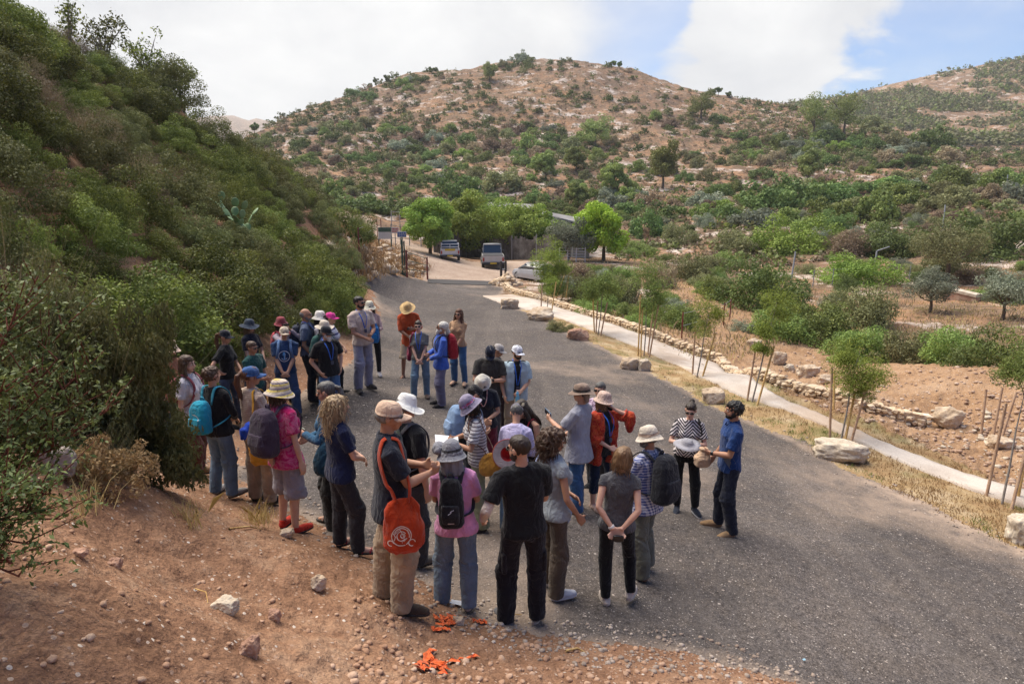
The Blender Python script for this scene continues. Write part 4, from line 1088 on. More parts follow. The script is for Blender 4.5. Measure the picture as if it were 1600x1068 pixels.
# ---- staked saplings
WOODY = m_stone('yellow_stake', (.42, .25, .09), (.56, .37, .15), (.66, .47, .22), 6); WOODR = m_stone('reddish_stake', (.32, .20, .13), (.45, .30, .20), (.54, .39, .27), 6)
def sapling(px, py, top, crown, stakes, key, n, leaf, lab, seed=0, lean=0.0):
    """px,py foot of the trunk; top: photo point of the trunk tip; crown: list of (px, py, radius px); stakes: (foot px, top px, top py, yellow?)"""
    q = g1(px, py); x, y, z, d = q; z = surf(x, y); s = FPX / d; t = empty('sapling', (x, y, z), 0, lab, 'young tree', 'staked saplings along the footpath'); B = Vector((x, y, z)); rs = np.random.RandomState(seed + px)
    def at(a, b, dd=0): return Vector(P(a, b, d + dd)) - B
    T = at(*top); path = [(0, 0, -.1), T * .33 + Vector((.02, .02, 0)), T * .66 - Vector((.02, 0, 0)), T]; parts = [tube_np(path, [.022, .019, .014, .006], 7)]; L_ = []
    for (a, b, r) in crown:
        c = at(a, b, rs.uniform(-.2, .2)); R_ = r / s; s0 = T * max(.3, min(.95, (c.z - R_ * .5) / T.z)); parts.append(tube_np([s0, s0.lerp(c, .6), c], [.009, .006, .003], 5))
        for j in range(6): e = c + Vector(rs.normal(0, .55, 3)) * R_; parts.append(tube_np([s0.lerp(c, .7), e], [.004, .002], 4)); 
        R_ *= 1.35; nn_ = int(n * 1.5); leaf_ = leaf * 1.15; cc = crown_cloud(rs, nn_, leaf / R_, 'ball', 26, .44, .24, hollow=.1); L_.append((cc[0] * R_ + np.array(c), cc[1], cc[2]))
    V, F = join_np(parts); link('trunk', mesh_np('trunk', V, F, [GBARK]), t); link('crown', leafmesh('crown', L_, LEAF[key]), t)
    for i, (fx, fy, tx, ty, yel) in enumerate(stakes):
        g = g1(fx, fy); g = Vector((g[0], g[1], surf(g[0], g[1]))) - B; dd = (g + B).y - 0; e = Vector(P(tx, ty, (g1(fx, fy)[3]) + (.12 if i % 2 else -.1))) - B
        V, F = tube_np([g - Vector((0, 0, .1)), e], [.028, .026], 8); V2 = V; link('stake', mesh_np('stake', V2, F, [WOODY if yel else WOODR], True), t)
sapling(864,470,(860,385),[(860,400,20),(856,425,18),(868,418,17),(862,448,16)],[(868,466,882,430,1),(876,470,890,428,1),(884,466,889,432,1)],'bright',2400,.10,'young tree with layered green leaves beside the parked silver car')
sapling(925,500,(932,430),[],[(845,490,848,450,0),(860,492,868,445,1)],'green',10,.1,'bare grey sapling trunk at the near end of the path') if 0 else None
sapling(853,488,(859,452),[(862,440,10), (858,452,8)],[(845,488,847,443,0),(861,490,869,440,1)],'bright',500,.06,'thin almost leafless sapling nearest the start of the path')
sapling(934,523,(946,425),[(940,445,24),(925,458,18),(955,452,16)],[(929,519,926,455,1),(931,521,934,470,0),(938,524,949,472,0)],'green',1500,.085,'dark leafy sapling between three stakes, second along the path')
sapling(1006,556,(1013,445),[(1008,425,24),(1022,450,24),(1010,475,20),(1030,470,16)],[(997,556,1001,460,1),(1001,558,1004,480,1),(1014,558,1029,475,0),(1012,553,1022,470,0)],'green',1300,.075,'tall sapling with loose feathery leaves and a tall yellow stake')
sapling(1088,590,(1108,490),[(1105,478,22),(1098,508,17),(1120,492,14)],[(1082,585,1086,517,0),(1096,590,1118,520,1)],'bright',1000,.06,'thin sparse sapling with one pale yellow stake behind it')
sapling(1174,628,(1214,475),[(1215,468,26),(1198,520,18),(1225,490,18),(1190,545,12)],[(1167,626,1182,535,0),(1182,633,1210,540,1)],'bright',1200,.06,'leaning sapling with sparse yellowish leaves above the stone wall')
sapling(1313,690,(1340,560),[(1342,570,30),(1330,590,26),(1358,585,24),(1322,560,18),(1345,610,16)],[(1297,684,1300,575,0),(1319,692,1336,612,1),(1328,694,1352,610,0),(1303,640,1304,578,1)],'bright',1500,.055,'bright green willow-leaved sapling between four stakes')
sapling(1565,788,(1602,610),[(1610,560,34),(1590,580,20),(1620,590,24)],[(1541,775,1572,630,0),(1580,795,1606,690,0),(1590,780,1612,660,1)],'green',1500,.06,'dark leafy sapling at the right edge between tall stakes')
t = None
def stake_thing(fx, fy, tx, ty, lab):
    g = g1(fx, fy); B = Vector((g[0], g[1], surf(g[0], g[1]))); e = Vector(P(tx, ty, g[3])) - B; V, F = tube_np([(0, 0, -.1), e], [.03, .027], 8); o = link('wooden_stake', mesh_np('wooden_stake', V, F, [WOODR])); o.location = B; setp(o, lab, 'stake')
stake_thing(1533,680,1541,608,'leftmost bare wooden stake behind the kerb at the right'); stake_thing(1551,685,1566,605,'middle bare wooden stake behind the kerb at the right'); stake_thing(1562,690,1588,612,'right bare wooden stake behind the kerb at the right')

# ---- simple solids
def bx(bl, c, h, rz=0.0, M=None, bev=0):
    R3 = Matrix.Rotation(rz, 3, 'Z'); c = Vector(c); vs = [c + R3 @ Vector((x * h[0], y * h[1], z * h[2])) for x in (-1, 1) for y in (-1, 1) for z in (-1, 1)]
    if M: vs = [M @ v for v in vs]
    bl.add(vs, [(0, 1, 3, 2), (4, 6, 7, 5), (0, 4, 5, 1), (2, 3, 7, 6), (0, 2, 6, 4), (1, 5, 7, 3)])
def solid(bl, name, mat, parent=None, bev=0.0, smooth=False):
    me = mesh_np(name, np.array([tuple(v) for v in bl.V]), bl.F, [mat], smooth); bm = bmesh.new(); bm.from_mesh(me); bmesh.ops.recalc_face_normals(bm, faces=bm.faces)
    if bev: bmesh.ops.bevel(bm, geom=list(bm.edges), offset=bev, segments=2, affect='EDGES')
    bm.to_mesh(me); bm.free(); return link(name, me, parent)
# BLOBCLASS is defined with the people below; solids only need the plain container
def rail_tube(pts, r, k=6): return tube_np(pts, [r] * len(pts), k)
METAL = plain('galvanised_metal', (.34, .35, .36), .5, .5, .3); GREENM = plain('green_paint', (.045, .10, .075), .6); REDM = plain('rust_red_paint', (.20, .05, .04), .7); GREYW = m_stone('grey_board', (.16, .15, .145), (.24, .23, .22), (.33, .32, .31), 2)
CORR = m_stone('weathered_sheet', (.05, .042, .038), (.12, .105, .095), (.24, .22, .20), .9); ROOFM = m_stone('grey_roof_sheet', (.16, .15, .15), (.23, .22, .215), (.30, .29, .28), .6); SHADEW = plain('painted_interior_shade', (.02, .018, .017), .9); WHITEM = plain('white_paint', (.55, .55, .55), .5)
# farm
fx0 = P(800, 398, 64); fz = surf(fx0[0], fx0[1]); FB = empty('farm_shed', (fx0[0], fx0[1], fz), 0, 'long low farm shed with grey sheet roofs behind the mulberry trees', 'farm shed')
def fp(px, py, d): v = Vector(P(px, py, d)); return v - Vector((fx0[0], fx0[1], fz))
def slab(name, corners, th, mat):
    b = Blob(); b.add([c for c in corners] + [c - Vector((0, 0, th)) for c in corners], [(0, 1, 2, 3), (7, 6, 5, 4), (0, 4, 5, 1), (1, 5, 6, 2), (2, 6, 7, 3), (3, 7, 4, 0)]); return solid(b, name, mat, FB)
slab('roof', [fp(758,321,70), fp(834,326,68), fp(834,319,76), fp(764,316,78)], .18, ROOFM)
slab('roof', [fp(843,333,67), fp(903,347,66), fp(905,340,74), fp(846,329,75)], .18, ROOFM)
slab('roof', [fp(888,371,61), fp(921,383,60.5), fp(923,376,67), fp(892,366,67)], .15, ROOFM)
b = Blob(); c = fp(795,362,72); bx(b, c, (2.6, 3.0, 2.3)); solid(b, 'wall', SHADEW, FB)  # near-black box: the shade under the roof is put into its colour
b = Blob(); c = fp(872,368,71.5); bx(b, c, (1.9, 2.5, 1.45)); solid(b, 'wall', SHADEW, FB)  # same near-black colour, painted shade below the second roof
b = Blob(); c = fp(904,360,69); bx(b, c, (.35, 2.2, 1.3)); solid(b, 'gable_wall', WHITEM, FB)
b = Blob(); c = fp(905,395,63); bx(b, c, (.75, 1.6, .95)); solid(b, 'lower_wall', plain('pale_sheet', (.40, .42, .44), .5), FB)
for a in (848, 866, 884, 900):
    p0 = fp(a, 392, 66.5); p1 = fp(a, 336 + (a - 843) * .22, 66.6); V, F = tube_np([p0, p1], [.07, .07], 6); link('post', mesh_np('post', V, F, [METAL]), FB)
# fence of boards and sheet in front
def fence_line(name, lab, cat, pts, H, mat, post, d_board=True, rails=2, wire=False, postr=.05, group=None):
    gs = ground(pts); B = Vector((gs[0][0], gs[0][1], surf(gs[0][0], gs[0][1]))); t = empty(name, B, 0, lab, cat, group); ln = [Vector((q[0], q[1], surf(q[0], q[1]))) - B for q in gs]
    for p in ln: V, F = tube_np([p - Vector((0, 0, .2)), p + Vector((0, 0, H * 1.06))], [postr, postr], 6); link('post', mesh_np('post', V, F, [post]), t)
    for a, b2 in zip(ln[:-1], ln[1:]):
        if d_board:
            b = Blob(); n = max(3, int((b2 - a).length / .35)); rs = np.random.RandomState(int(abs(a.x) * 10) + 3); dv = (b2 - a) / n; nr = Vector((-dv.y, dv.x, 0)).normalized() * .02
            for i in range(n):
                p = a + dv * i; q = a + dv * (i + .97); top = H * rs.uniform(.82, 1.05); vs = [p - nr, q - nr, q + nr, p + nr]; b.add([v + Vector((0, 0, .02)) for v in vs] + [v + Vector((0, 0, top)) for v in vs], [(0, 3, 2, 1), (4, 5, 6, 7), (0, 1, 5, 4), (1, 2, 6, 5), (2, 3, 7, 6), (3, 0, 4, 7)])
            solid(b, 'panel', mat, t)
        else:
            for r in range(rails): z = Vector((0, 0, H * (r + 1) / rails)); V, F = tube_np([a + z, b2 + z], [.025 if not wire else .008] * 2, 5); link('rail', mesh_np('rail', V, F, [mat]), t)
    return t
fence_line('board_fence', 'grey patchwork fence of boards and sheets under the mulberry trees', 'fence', [(678,394),(700,399),(728,402),(760,404),(800,406),(838,406),(868,408)], 2.1, CORR, METAL)
fence_line('railing', 'white metal railing beside the farm building', 'railing', [(874,409),(887,409),(900,410),(914,410)], 1.15, WHITEM, WHITEM, False, 5, postr=.04)
fence_line('pen_fence', 'grey metal pen fence beside the upper dirt road', 'fence', [(612,352),(625,353),(640,354),(655,356)], 1.6, METAL, METAL, False, 3)
fence_line('farm_gate', 'metal tube gate across the upper farm entrance', 'gate', [(612,381),(626,382),(640,383),(658,385)], 1.5, METAL, METAL, False, 3)
fence_line('wire_fence', 'thin wire fence with posts on the slope above the gate', 'fence', [(562,407),(590,372),(596,371)], 1.5, METAL, REDM, False, 3, True, .04)
fence_line('field_fence', 'thin wire fence crossing the dry field on the right', 'fence', [(1270,448),(1300,446),(1330,444),(1380,442),(1420,440)], 1.1, METAL, METAL, False, 3, True, .03)
fence_line('wadi_fence', 'low broken wire fence in the wadi behind the low wall', 'fence', [(1065,528),(1130,508),(1140,500)], 1.0, METAL, REDM, False, 2, True, .03)
g = fence_line('road_gate', 'green tube gate standing open at the left of the road', 'gate', [(636,433),(668,436)], 1.35, GREENM, REDM, False, 3, postr=.06)
fence_line('gate_post_pair', 'pair of thick green gate posts at the roadside', 'gate post', [(629,429),(633,431)], 1.75, GREENM, GREENM, False, 1, postr=.04)
fence_line('gate_post', 'dark leaning post by the stone heap at the right of the road', 'gate post', [(783,432),(790,431)], 1.0, METAL, plain('dark_post', (.05, .045, .04), .8), False, 2, postr=.09)
# notice boards
def board(px, py, w, h, d_h, lab, col, top=None, marks=None, pole=GREENM):
    q = g1(px, py); x, y, z, d = q; s = FPX / d; z = surf(x, y); t = empty('sign', (x, y, z), 0, lab, 'sign'); W_, H_ = w / s / 2, h / s / 2; zc = d_h
    for sx in ((-W_ * .95, W_ * .95) if w > 16 else (0,)): V, F = tube_np([(sx, .04, -.2), (sx, .04, zc + H_)], [.04, .04], 6); link('pole', mesh_np('pole', V, F, [pole]), t)
    b = Blob(); bx(b, (0, 0, zc), (W_, .02, H_)); pn = solid(b, 'panel', col, t)
    if top: b = Blob(); bx(b, (0, -.025, zc + H_ * .6), (W_, .006, H_ * .38)); solid(b, 'header', top, pn)
    if marks:
        b = Blob(); rs = np.random.RandomState(5)
        for r, zz in enumerate((.45, -.35)):
            xx = -W_ * .8
            while xx < W_ * .75: L_ = rs.uniform(.04, .10); bx(b, (xx + L_ / 2, -.026, zc + H_ * zz), (L_ / 2, .005, H_ * .25)); xx += L_ + .035
        solid(b, 'lettering', marks, pn)
board(602, 388, 20, 18, 1.1, 'notice board with a green upper half and white lower half', plain('board_white', (.55, .56, .54), .6), GREENM)
board(630, 430, 14, 9, 2.15, 'small white sign with blue writing on a tall green pole', plain('board_white', (.55, .56, .54), .6), None, plain('blue_ink', (.05, .10, .35), .6))
board(618, 386, 12, 9, 1.3, 'small pale sign on the upper metal gate', plain('board_white', (.55, .56, .54), .6), None, plain('red_ink', (.4, .08, .06), .6), METAL)
# poles
def pole(px, py, ty, lab, tx=None, arm=None, r=.07):
    q = g1(px, py); x, y, z, d = q; z = surf(x, y); B = Vector((x, y, z)); T = Vector(P(tx or px, ty, d)) - B; o = empty('utility_pole', B, 0, lab, 'pole'); V, F = tube_np([(0, 0, -.3), T], [r, r * .8], 8); link('shaft', mesh_np('shaft', V, F, [METAL]), o)
    if arm: V, F = tube_np([T, T + Vector((arm, 0, abs(arm) * .35))], [r * .7, r * .5], 6); link('arm', mesh_np('arm', V, F, [METAL]), o)
pole(1236, 436, 393, 'leaning grey pole in the dry field left of the tall terrace', 1243); pole(1367, 416, 392, 'bent grey lamp pole among the bushes', 1370, 1.0, .08); pole(1472, 362, 320, 'thin grey pole on the rocky slope at the right', 1477, None, .07); pole(1570, 300, 273, 'thin grey pole highest on the slope at the right', 1575, None, .08)
# terrace wall
b = Blob(); q = g1(1500, 470); a1 = Vector(P(1478,452,q[3] + 1.0)); a2 = Vector(P(1530,464,q[3] - .6)); d_ = (a2 - a1).normalized(); nrm = Vector((-d_.y, d_.x, 0))
for s_, m_, nm_ in ((0, PALE, 'cap'), (1, PINK, 'face')): pass
tw = empty('terrace_wall', (a1.x, a1.y, surf(a1.x, a1.y)), 0, 'low terrace wall with a pale concrete top near the olive trees', 'wall'); o_ = Vector((a1.x, a1.y, surf(a1.x, a1.y)))
def quadbox(b, p, q, w, z0, z1): n_ = Vector((-(q - p).y, (q - p).x, 0)).normalized() * w; b.add([v + Vector((0, 0, z)) for z in (z0, z1) for v in (p - n_, q - n_, q + n_, p + n_)], [(0, 3, 2, 1), (4, 5, 6, 7), (0, 1, 5, 4), (1, 2, 6, 5), (2, 3, 7, 6), (3, 0, 4, 7)])
b = Blob(); quadbox(b, a1 - o_, a2 - o_, .35, 0, .16); solid(b, 'coping', PALE, tw); b = Blob(); quadbox(b, a1 - o_, a2 - o_, .28, -1.0, 0); solid(b, 'wall_face', PINK, tw)
# logs in the wadi
for (p0, p1, r, lab, mt) in (((1035,486),(1094,499),.11,'long dark log lying across the wadi',BARK), ((1038,497),(1063,502),.17,'short thick grey log under the long one',GBARK)):
    qa, qb = g1(*p0), g1(*p1); A, B_ = Vector((qa[0], qa[1], surf(qa[0], qa[1]) + r)), Vector((qb[0], qb[1], surf(qb[0], qb[1]) + r)); V, F = tube_np([A, A.lerp(B_, .5) + Vector((0, .1, .04)), B_], [r, r * .92, r * .75], 10); F = F.tolist() + [list(range(10))[::-1], [20 + i for i in range(10)]]
    setp(link('log', mesh_np('log', V, F, [mt])), lab, 'log')

# ---- vehicles
TYRE = plain('tyre', (.02, .02, .02), .9); GLASSD = plain('car_glass', (.03, .04, .05), .08, .8); TAIL = plain('tail_light', (.35, .02, .015), .3); PLATE = plain('yellow_plate', (.55, .38, .03), .5); BUMP = plain('dark_bumper', (.035, .035, .04), .6)
def paint(c):
    k = NT('car_paint', .3, .5); n = k.noise(k.co('Object'), 3, 4); k.color(k.mix(k.ramp(n, (.4, 0.0), (.75, .35)), c, (.30, .25, .20))); k.b.inputs['Coat Weight'].default_value = .4; return k.m
def vehicle(name, lab, cat, px, py, face, Lh, Wh, Ht, kind, col, sc=1.0):
    q = g1(px, py); x, y, z, d = q; t = empty(name, (x, y, surf(x, y)), -rad(face), lab, cat); t.scale = (sc,) * 3; mt = paint(col)
    def section(stations, nm, m, par=t, w_top=None):      # stations: (y, z_low, z_high, half width low, half width high)
        b = Blob(); R = []
        for (yy, z0, z1, w0, w1) in stations:
            e = .06 * min(1, (z1 - z0)); R.append([Vector(v) for v in ((-w0, yy, z0 + e), (-w0 + e, yy, z0), (w0 - e, yy, z0), (w0, yy, z0 + e), (w0, yy, (z0 + z1) * .5), (w1, yy, z1 - e), (w1 - e, yy, z1), (0, yy, z1 + .015), (-w1 + e, yy, z1), (-w1, yy, z1 - e), (-w0, yy, (z0 + z1) * .5))])
        b.rings(R, 11); return solid(b, nm, m, par, 0, False)
    if kind == 'hatch':
        body = section([(-Lh, .40, .78, .74, .70), (-Lh + .12, .24, .98, .86, .80), (-Lh + .7, .20, 1.0, .89, .82), (0, .20, .96, .90, .82), (.9, .2, .92, .89, .80), (Lh - .35, .22, .82, .84, .74), (Lh, .35, .64, .68, .60)], 'body', mt)
        section([(-Lh + .10, .94, .98, .74, .70), (-Lh + .45, .94, 1.36, .78, .60), (-.5, .94, Ht, .80, .60), (.25, .92, Ht - .02, .80, .60), (1.15, .90, .96, .78, .66)], 'cabin', GLASSD, body)
        section([(-Lh + .42, 1.36, 1.40, .58, .56), (-.5, Ht - .02, Ht + .03, .62, .58), (.25, Ht - .04, Ht + .01, .62, .58)], 'roof', mt, body)
        for sg in (1, -1):
            b = Blob(); bx(b, (sg * .70, -Lh + .10, .86), (.09, .07, .12)); solid(b, 'tail_light', TAIL, t, .02)
            b = Blob(); bx(b, (sg * .96, .75, .98), (.07, .05, .06)); solid(b, 'mirror', mt, t, .02)
            b = Blob()
            for yy in (-.62, .22): bx(b, (sg * .745, yy, 1.16), (.045, .035, .24))
            solid(b, 'door_pillar', mt, body)
        b = Blob(); bx(b, (0, -Lh - .015, .70), (.26, .012, .06)); solid(b, 'number_plate', PLATE, t); b = Blob(); bx(b, (0, -Lh + .06, .36), (.76, .09, .12)); solid(b, 'bumper', BUMP, t, .03); wy = (-Lh + .75, Lh - .85); wr = .32
    else:
        body = section([(-.1, .38, 1.02, .82, .80), (.9, .38, 1.0, .84, .80), (Lh - .3, .40, .95, .82, .76), (Lh, .45, .80, .74, .68)], 'body', mt)
        section([(-.15, 1.0, 1.02, .78, .74), (.0, 1.0, Ht, .78, .64), (.85, 1.0, Ht, .78, .64), (1.35, .98, 1.02, .76, .70)], 'cabin', GLASSD, body); section([(-.05, Ht - .02, Ht + .04, .67, .64), (.85, Ht - .02, Ht + .04, .67, .64)], 'roof', mt, body)
        b = Blob()
        for sg in (1, -1): bx(b, (sg * .70, -.03, 1.22), (.05, .04, .26)); bx(b, (sg * .72, .42, 1.2), (.05, .04, .24))
        solid(b, 'cab_pillar', mt, body)
        b = Blob(); bx(b, (0, (-Lh - .2) / 2, .56), (.80, (Lh - .2) / 2, .05)); bx(b, (.80, (-Lh - .2) / 2, .82), (.035, (Lh - .2) / 2, .26)); bx(b, (-.80, (-Lh - .2) / 2, .82), (.035, (Lh - .2) / 2, .26)); bx(b, (0, -Lh + .03, .82), (.765, .03, .25)); solid(b, 'cargo_bed', mt, t)
        b = Blob(); bx(b, (0, -Lh - .06, .50), (.80, .07, .08)); solid(b, 'bumper', BUMP, t, .02); b = Blob(); bx(b, (0, -Lh - .14, .52), (.25, .01, .055)); solid(b, 'number_plate', PLATE, t)
        for sg in (1, -1):
            b = Blob(); bx(b, (sg * .74, -Lh - .005, .80), (.06, .02, .14)); solid(b, 'tail_light', TAIL, t, .01); b = Blob(); bx(b, (sg * .98, 1.0, 1.14), (.09, .05, .09)); solid(b, 'mirror', BUMP, t, .02)
        if kind == 'cage':
            pr = []
            for z_ in (1.25, 1.5): pr.append(tube_np([(-.76, -.25, z_), (-.76, -Lh + .05, z_), (.76, -Lh + .05, z_), (.76, -.25, z_)], [.025] * 4, 6))
            for xx, yy in ((-.76, -Lh + .05), (.76, -Lh + .05), (0, -Lh + .05), (-.76, -.3), (.76, -.3)): pr.append(tube_np([(xx, yy, 1.0), (xx, yy, 1.5)], [.025, .025], 6))
            V, F = join_np(pr); link('rack', mesh_np('rack', V, F, [WHITEM]), t); b = Blob(); bx(b, (0, -Lh - .012, 1.02), (.45, .01, .09)); solid(b, 'yellow_panel', PLATE, t)
        else:
            b = Blob(); bx(b, (0, -Lh * .55, 1.09), (.76, Lh * .42, .03)); solid(b, 'bed_cover', BUMP, t, .01)
            V, F = join_np([tube_np([(-.72, -.3, 1.05), (-.68, -.3, Ht + .08), (.68, -.3, Ht + .08), (.72, -.3, 1.05)], [.035] * 4, 6)]); link('roll_bar', mesh_np('roll_bar', V, F, [METAL]), t)
        wy = (-Lh + .85, Lh - .8); wr = .36
    for yy in wy:
        for sg in (1, -1):
            b = Blob(); b.tube([(sg * .66, yy, wr), (sg * .68, yy, wr), (sg * .85, yy, wr), (sg * .87, yy, wr)], [wr * .93, wr, wr, wr * .93], 22, (0, 0)); w_ = solid(b, 'wheel', TYRE, t, 0, True); b = Blob(); b.tube([(sg * .80, yy, wr), (sg * .885, yy, wr)], [wr * .62, wr * .58], 18, (0, 0)); solid(b, 'rim', METAL, w_)
vehicle('pickup_truck', 'small white pickup truck with a metal rack over its bed', 'pickup truck', 703, 405, -6, 1.85, .8, 1.62, 'cage', (.60, .60, .60), .88)
vehicle('pickup_truck', 'larger silver pickup truck with a dark covered bed', 'pickup truck', 769, 416, -4, 2.35, .9, 1.72, 'cover', (.48, .47, .45), 1.0)
vehicle('car', 'silver grey hatchback parked behind the stone wall', 'car', 834, 437, -38, 2.05, .88, 1.46, 'hatch', (.36, .37, .40), .84)
print('props', time.time() - T0)

# orange netting and litter on the dirt
ORG = cloth((.78, .15, .035), rough=.5)
def netting(pieces, lab, seed):
    rs = np.random.RandomState(seed); V = []; F = []; B = None
    for (a, b, c, d, w) in pieces:
        p, q = g1(a, b), g1(c, d); A, E = Vector((p[0], p[1], surf(p[0], p[1]))), Vector((q[0], q[1], surf(q[0], q[1]))); B = B or A; n = 14; sd = (E - A).normalized().cross(Vector((0, 0, 1))) * w
        for i in range(n + 1):
            c0 = A.lerp(E, i / n)
            for j in range(5): t = j / 4 - .5; r = Vector(rs.normal(0, .006, 3)); v = c0 + sd * t * (1 + .6 * math.sin(i * 1.3 + seed)) + r; v.z = surf(v.x, v.y) + .008 + abs(rs.normal(0, .007)) + .018 * abs(math.sin(i * .9 + j * .6)); V.append(v - B)
        o = len(V) - (n + 1) * 5
        for i in range(n):
            for j in range(4): F.append((o + i * 5 + j, o + i * 5 + j + 1, o + i * 5 + j + 6, o + i * 5 + j + 5))
    o = link('orange_netting', mesh_np('orange_netting', np.array([tuple(v) for v in V]), F, [ORG], False)); o.location = B; setp(o, lab, 'netting')
netting([(684,972,716,966,.09),(686,980,712,972,.07),(694,966,706,978,.06),(674,984,704,986,.05)], 'crumpled orange netting by the feet of the pink shirt', 1)
netting([(654,1046,676,1018,.06),(672,1030,700,1050,.06),(690,1040,745,1026,.055),(684,1034,694,1056,.05),(655,1048,690,1040,.05)], 'torn star-shaped strips of orange netting near the bottom edge', 2)
netting([(738,972,760,974,.05)], 'small separate scrap of orange netting', 3)
def sheet_thing(name, px, py, w, h, mat, lab, cat, rz=0):
    q = g1(px, py); z = surf(q[0], q[1]); V = [(x * w, y * h, dz + .004 * ((x + y) > 0)) for dz in (.012, .014) for x, y in ((-.5, -.5), (.5, -.5), (.5, .5), (-.5, .5))]; o = link(name, mesh_np(name, np.array(V), [(0, 1, 2, 3), (7, 6, 5, 4), (0, 4, 5, 1), (1, 5, 6, 2), (2, 6, 7, 3), (3, 7, 4, 0)], [mat], False)); o.location = (q[0], q[1], z + .01); o.rotation_euler = (0, 0, rz); setp(o, lab, cat)
sheet_thing('tissue', 713, 944, .12, .06, plain('tissue_white', (.6, .62, .68), .8), 'white paper tissue lying between the feet of the pink shirt', 'litter', -.3)
sheet_thing('bottle_cap', 1256, 1033, .028, .022, plain('pale_blue', (.25, .42, .52), .5), 'small pale blue scrap on the dark gravel road', 'litter', .3)
def stick(a, b, c, d, r, lab):
    p, q = g1(a, b), g1(c, d); A, E = Vector((p[0], p[1], surf(p[0], p[1]) + r)), Vector((q[0], q[1], surf(q[0], q[1]) + r)); m = A.lerp(E, .5) + Vector((.02, .03, .01)); V, F = tube_np([A, m, E], [r, r * .8, r * .5], 6); setp(link('stick', mesh_np('stick', V, F, [WOODY])), lab, 'stick')
stick(884,1018,914,1020,.012,'short pale stick on the stony edge at the bottom'); stick(358,827,408,829,.010,'dry stick lying left of the red shoes'); stick(305,920,325,942,.005,'thin dry twig beside the flat pale stone'); stick(780,968,815,960,.006,'thin dry twig by the shoes of the man in black')
sp_ = [(g1(a, b)[0], g1(a, b)[1], 1) for a, b in ((402,815),(408,822),(396,818),(290,812),(140,790),(300,820),(415,812),(118,810))]
grass('dry_tuft', 'tufts of dead straw grass on the dirt bank', sp_, .22, LEAF['straw'], 9, 40, .0035, .06)

# ================================================================== PEOPLE
def m_skin(c):
    if ('skin', c) in _mc: return _mc['skin', c]
    k = NT('skin', .55, .35); o = k.co('Object'); n = k.noise(o, 14, 4, .6)
    k.color(k.mix(k.ramp(n, (.35, 0.0), (.7, .6)), c, tuple(v * m for v, m in zip(c, (.86, .68, .62)))))
    k.b.inputs['Subsurface Weight'].default_value = .0; k.bump(k.noise(o, 90, 3), .15, .004)
    _mc['skin', c] = k.m; return k.m
def m_hair(c):
    if ('hair', c) in _mc: return _mc['hair', c]
    k = NT('hair', .5, .4); n = k.noise(k.co('Object', (60, 60, 5)), 2.2, 3, .6)
    k.color(k.ramp(n, (.3, tuple(v * .55 for v in c)), (.55, c), (.8, tuple(min(1, v * 1.7 + .01) for v in c)))); k.bump(n, .6, .006)
    _mc['hair', c] = k.m; return k.m
BLACKP = plain('black_plastic', (.012, .012, .014), .25, .5)

SK = {'pale': (.62, .38, .28), 'mid': (.52, .30, .20), 'tan': (.40, .215, .135), 'dark': (.27, .14, .09)}
HC = {'black': (.012, .010, .009), 'dark': (.030, .018, .012), 'brown': (.075, .040, .022), 'light': (.20, .115, .055), 'blond': (.42, .30, .17), 'grey': (.17, .16, .15), 'white': (.62, .60, .57), 'saltp': (.09, .085, .08), 'auburn': (.11, .045, .022)}
# arm targets for the wrist (outward x, forward y, up z), elbow hint
ARM = {'down': ((.235, .02, .84), (.34, -.15, 1.1)), 'slight': ((.225, .13, .90), (.33, -.2, 1.1)), 'clasp': ((.045, .235, 1.0), (.36, -.02, 1.08)), 'clasplow': ((.045, .215, .90), (.36, .0, 1.1)),
       'back': ((.045, -.175, .93), (.40, -.2, 1.12)), 'pocket': ((.195, .06, .93), (.36, -.16, 1.12)), 'hold': ((.055, .255, 1.07), (.36, -.06, 1.05)), 'read': ((.07, .27, 1.17), (.36, .02, 1.05)),
       'ear': ((.10, .10, 1.50), (.40, .18, 1.25)), 'face': ((.06, .17, 1.50), (.32, .25, 1.2)), 'hip': ((.185, -.01, 1.02), (.48, -.10, 1.16)), 'fwd': ((.16, .42, 1.12), (.33, .05, 1.05)), 'strap': ((.12, .17, 1.28), (.34, .02, 1.02)),
       'out': ((.20, .34, 1.02), (.34, -.05, 1.0))}

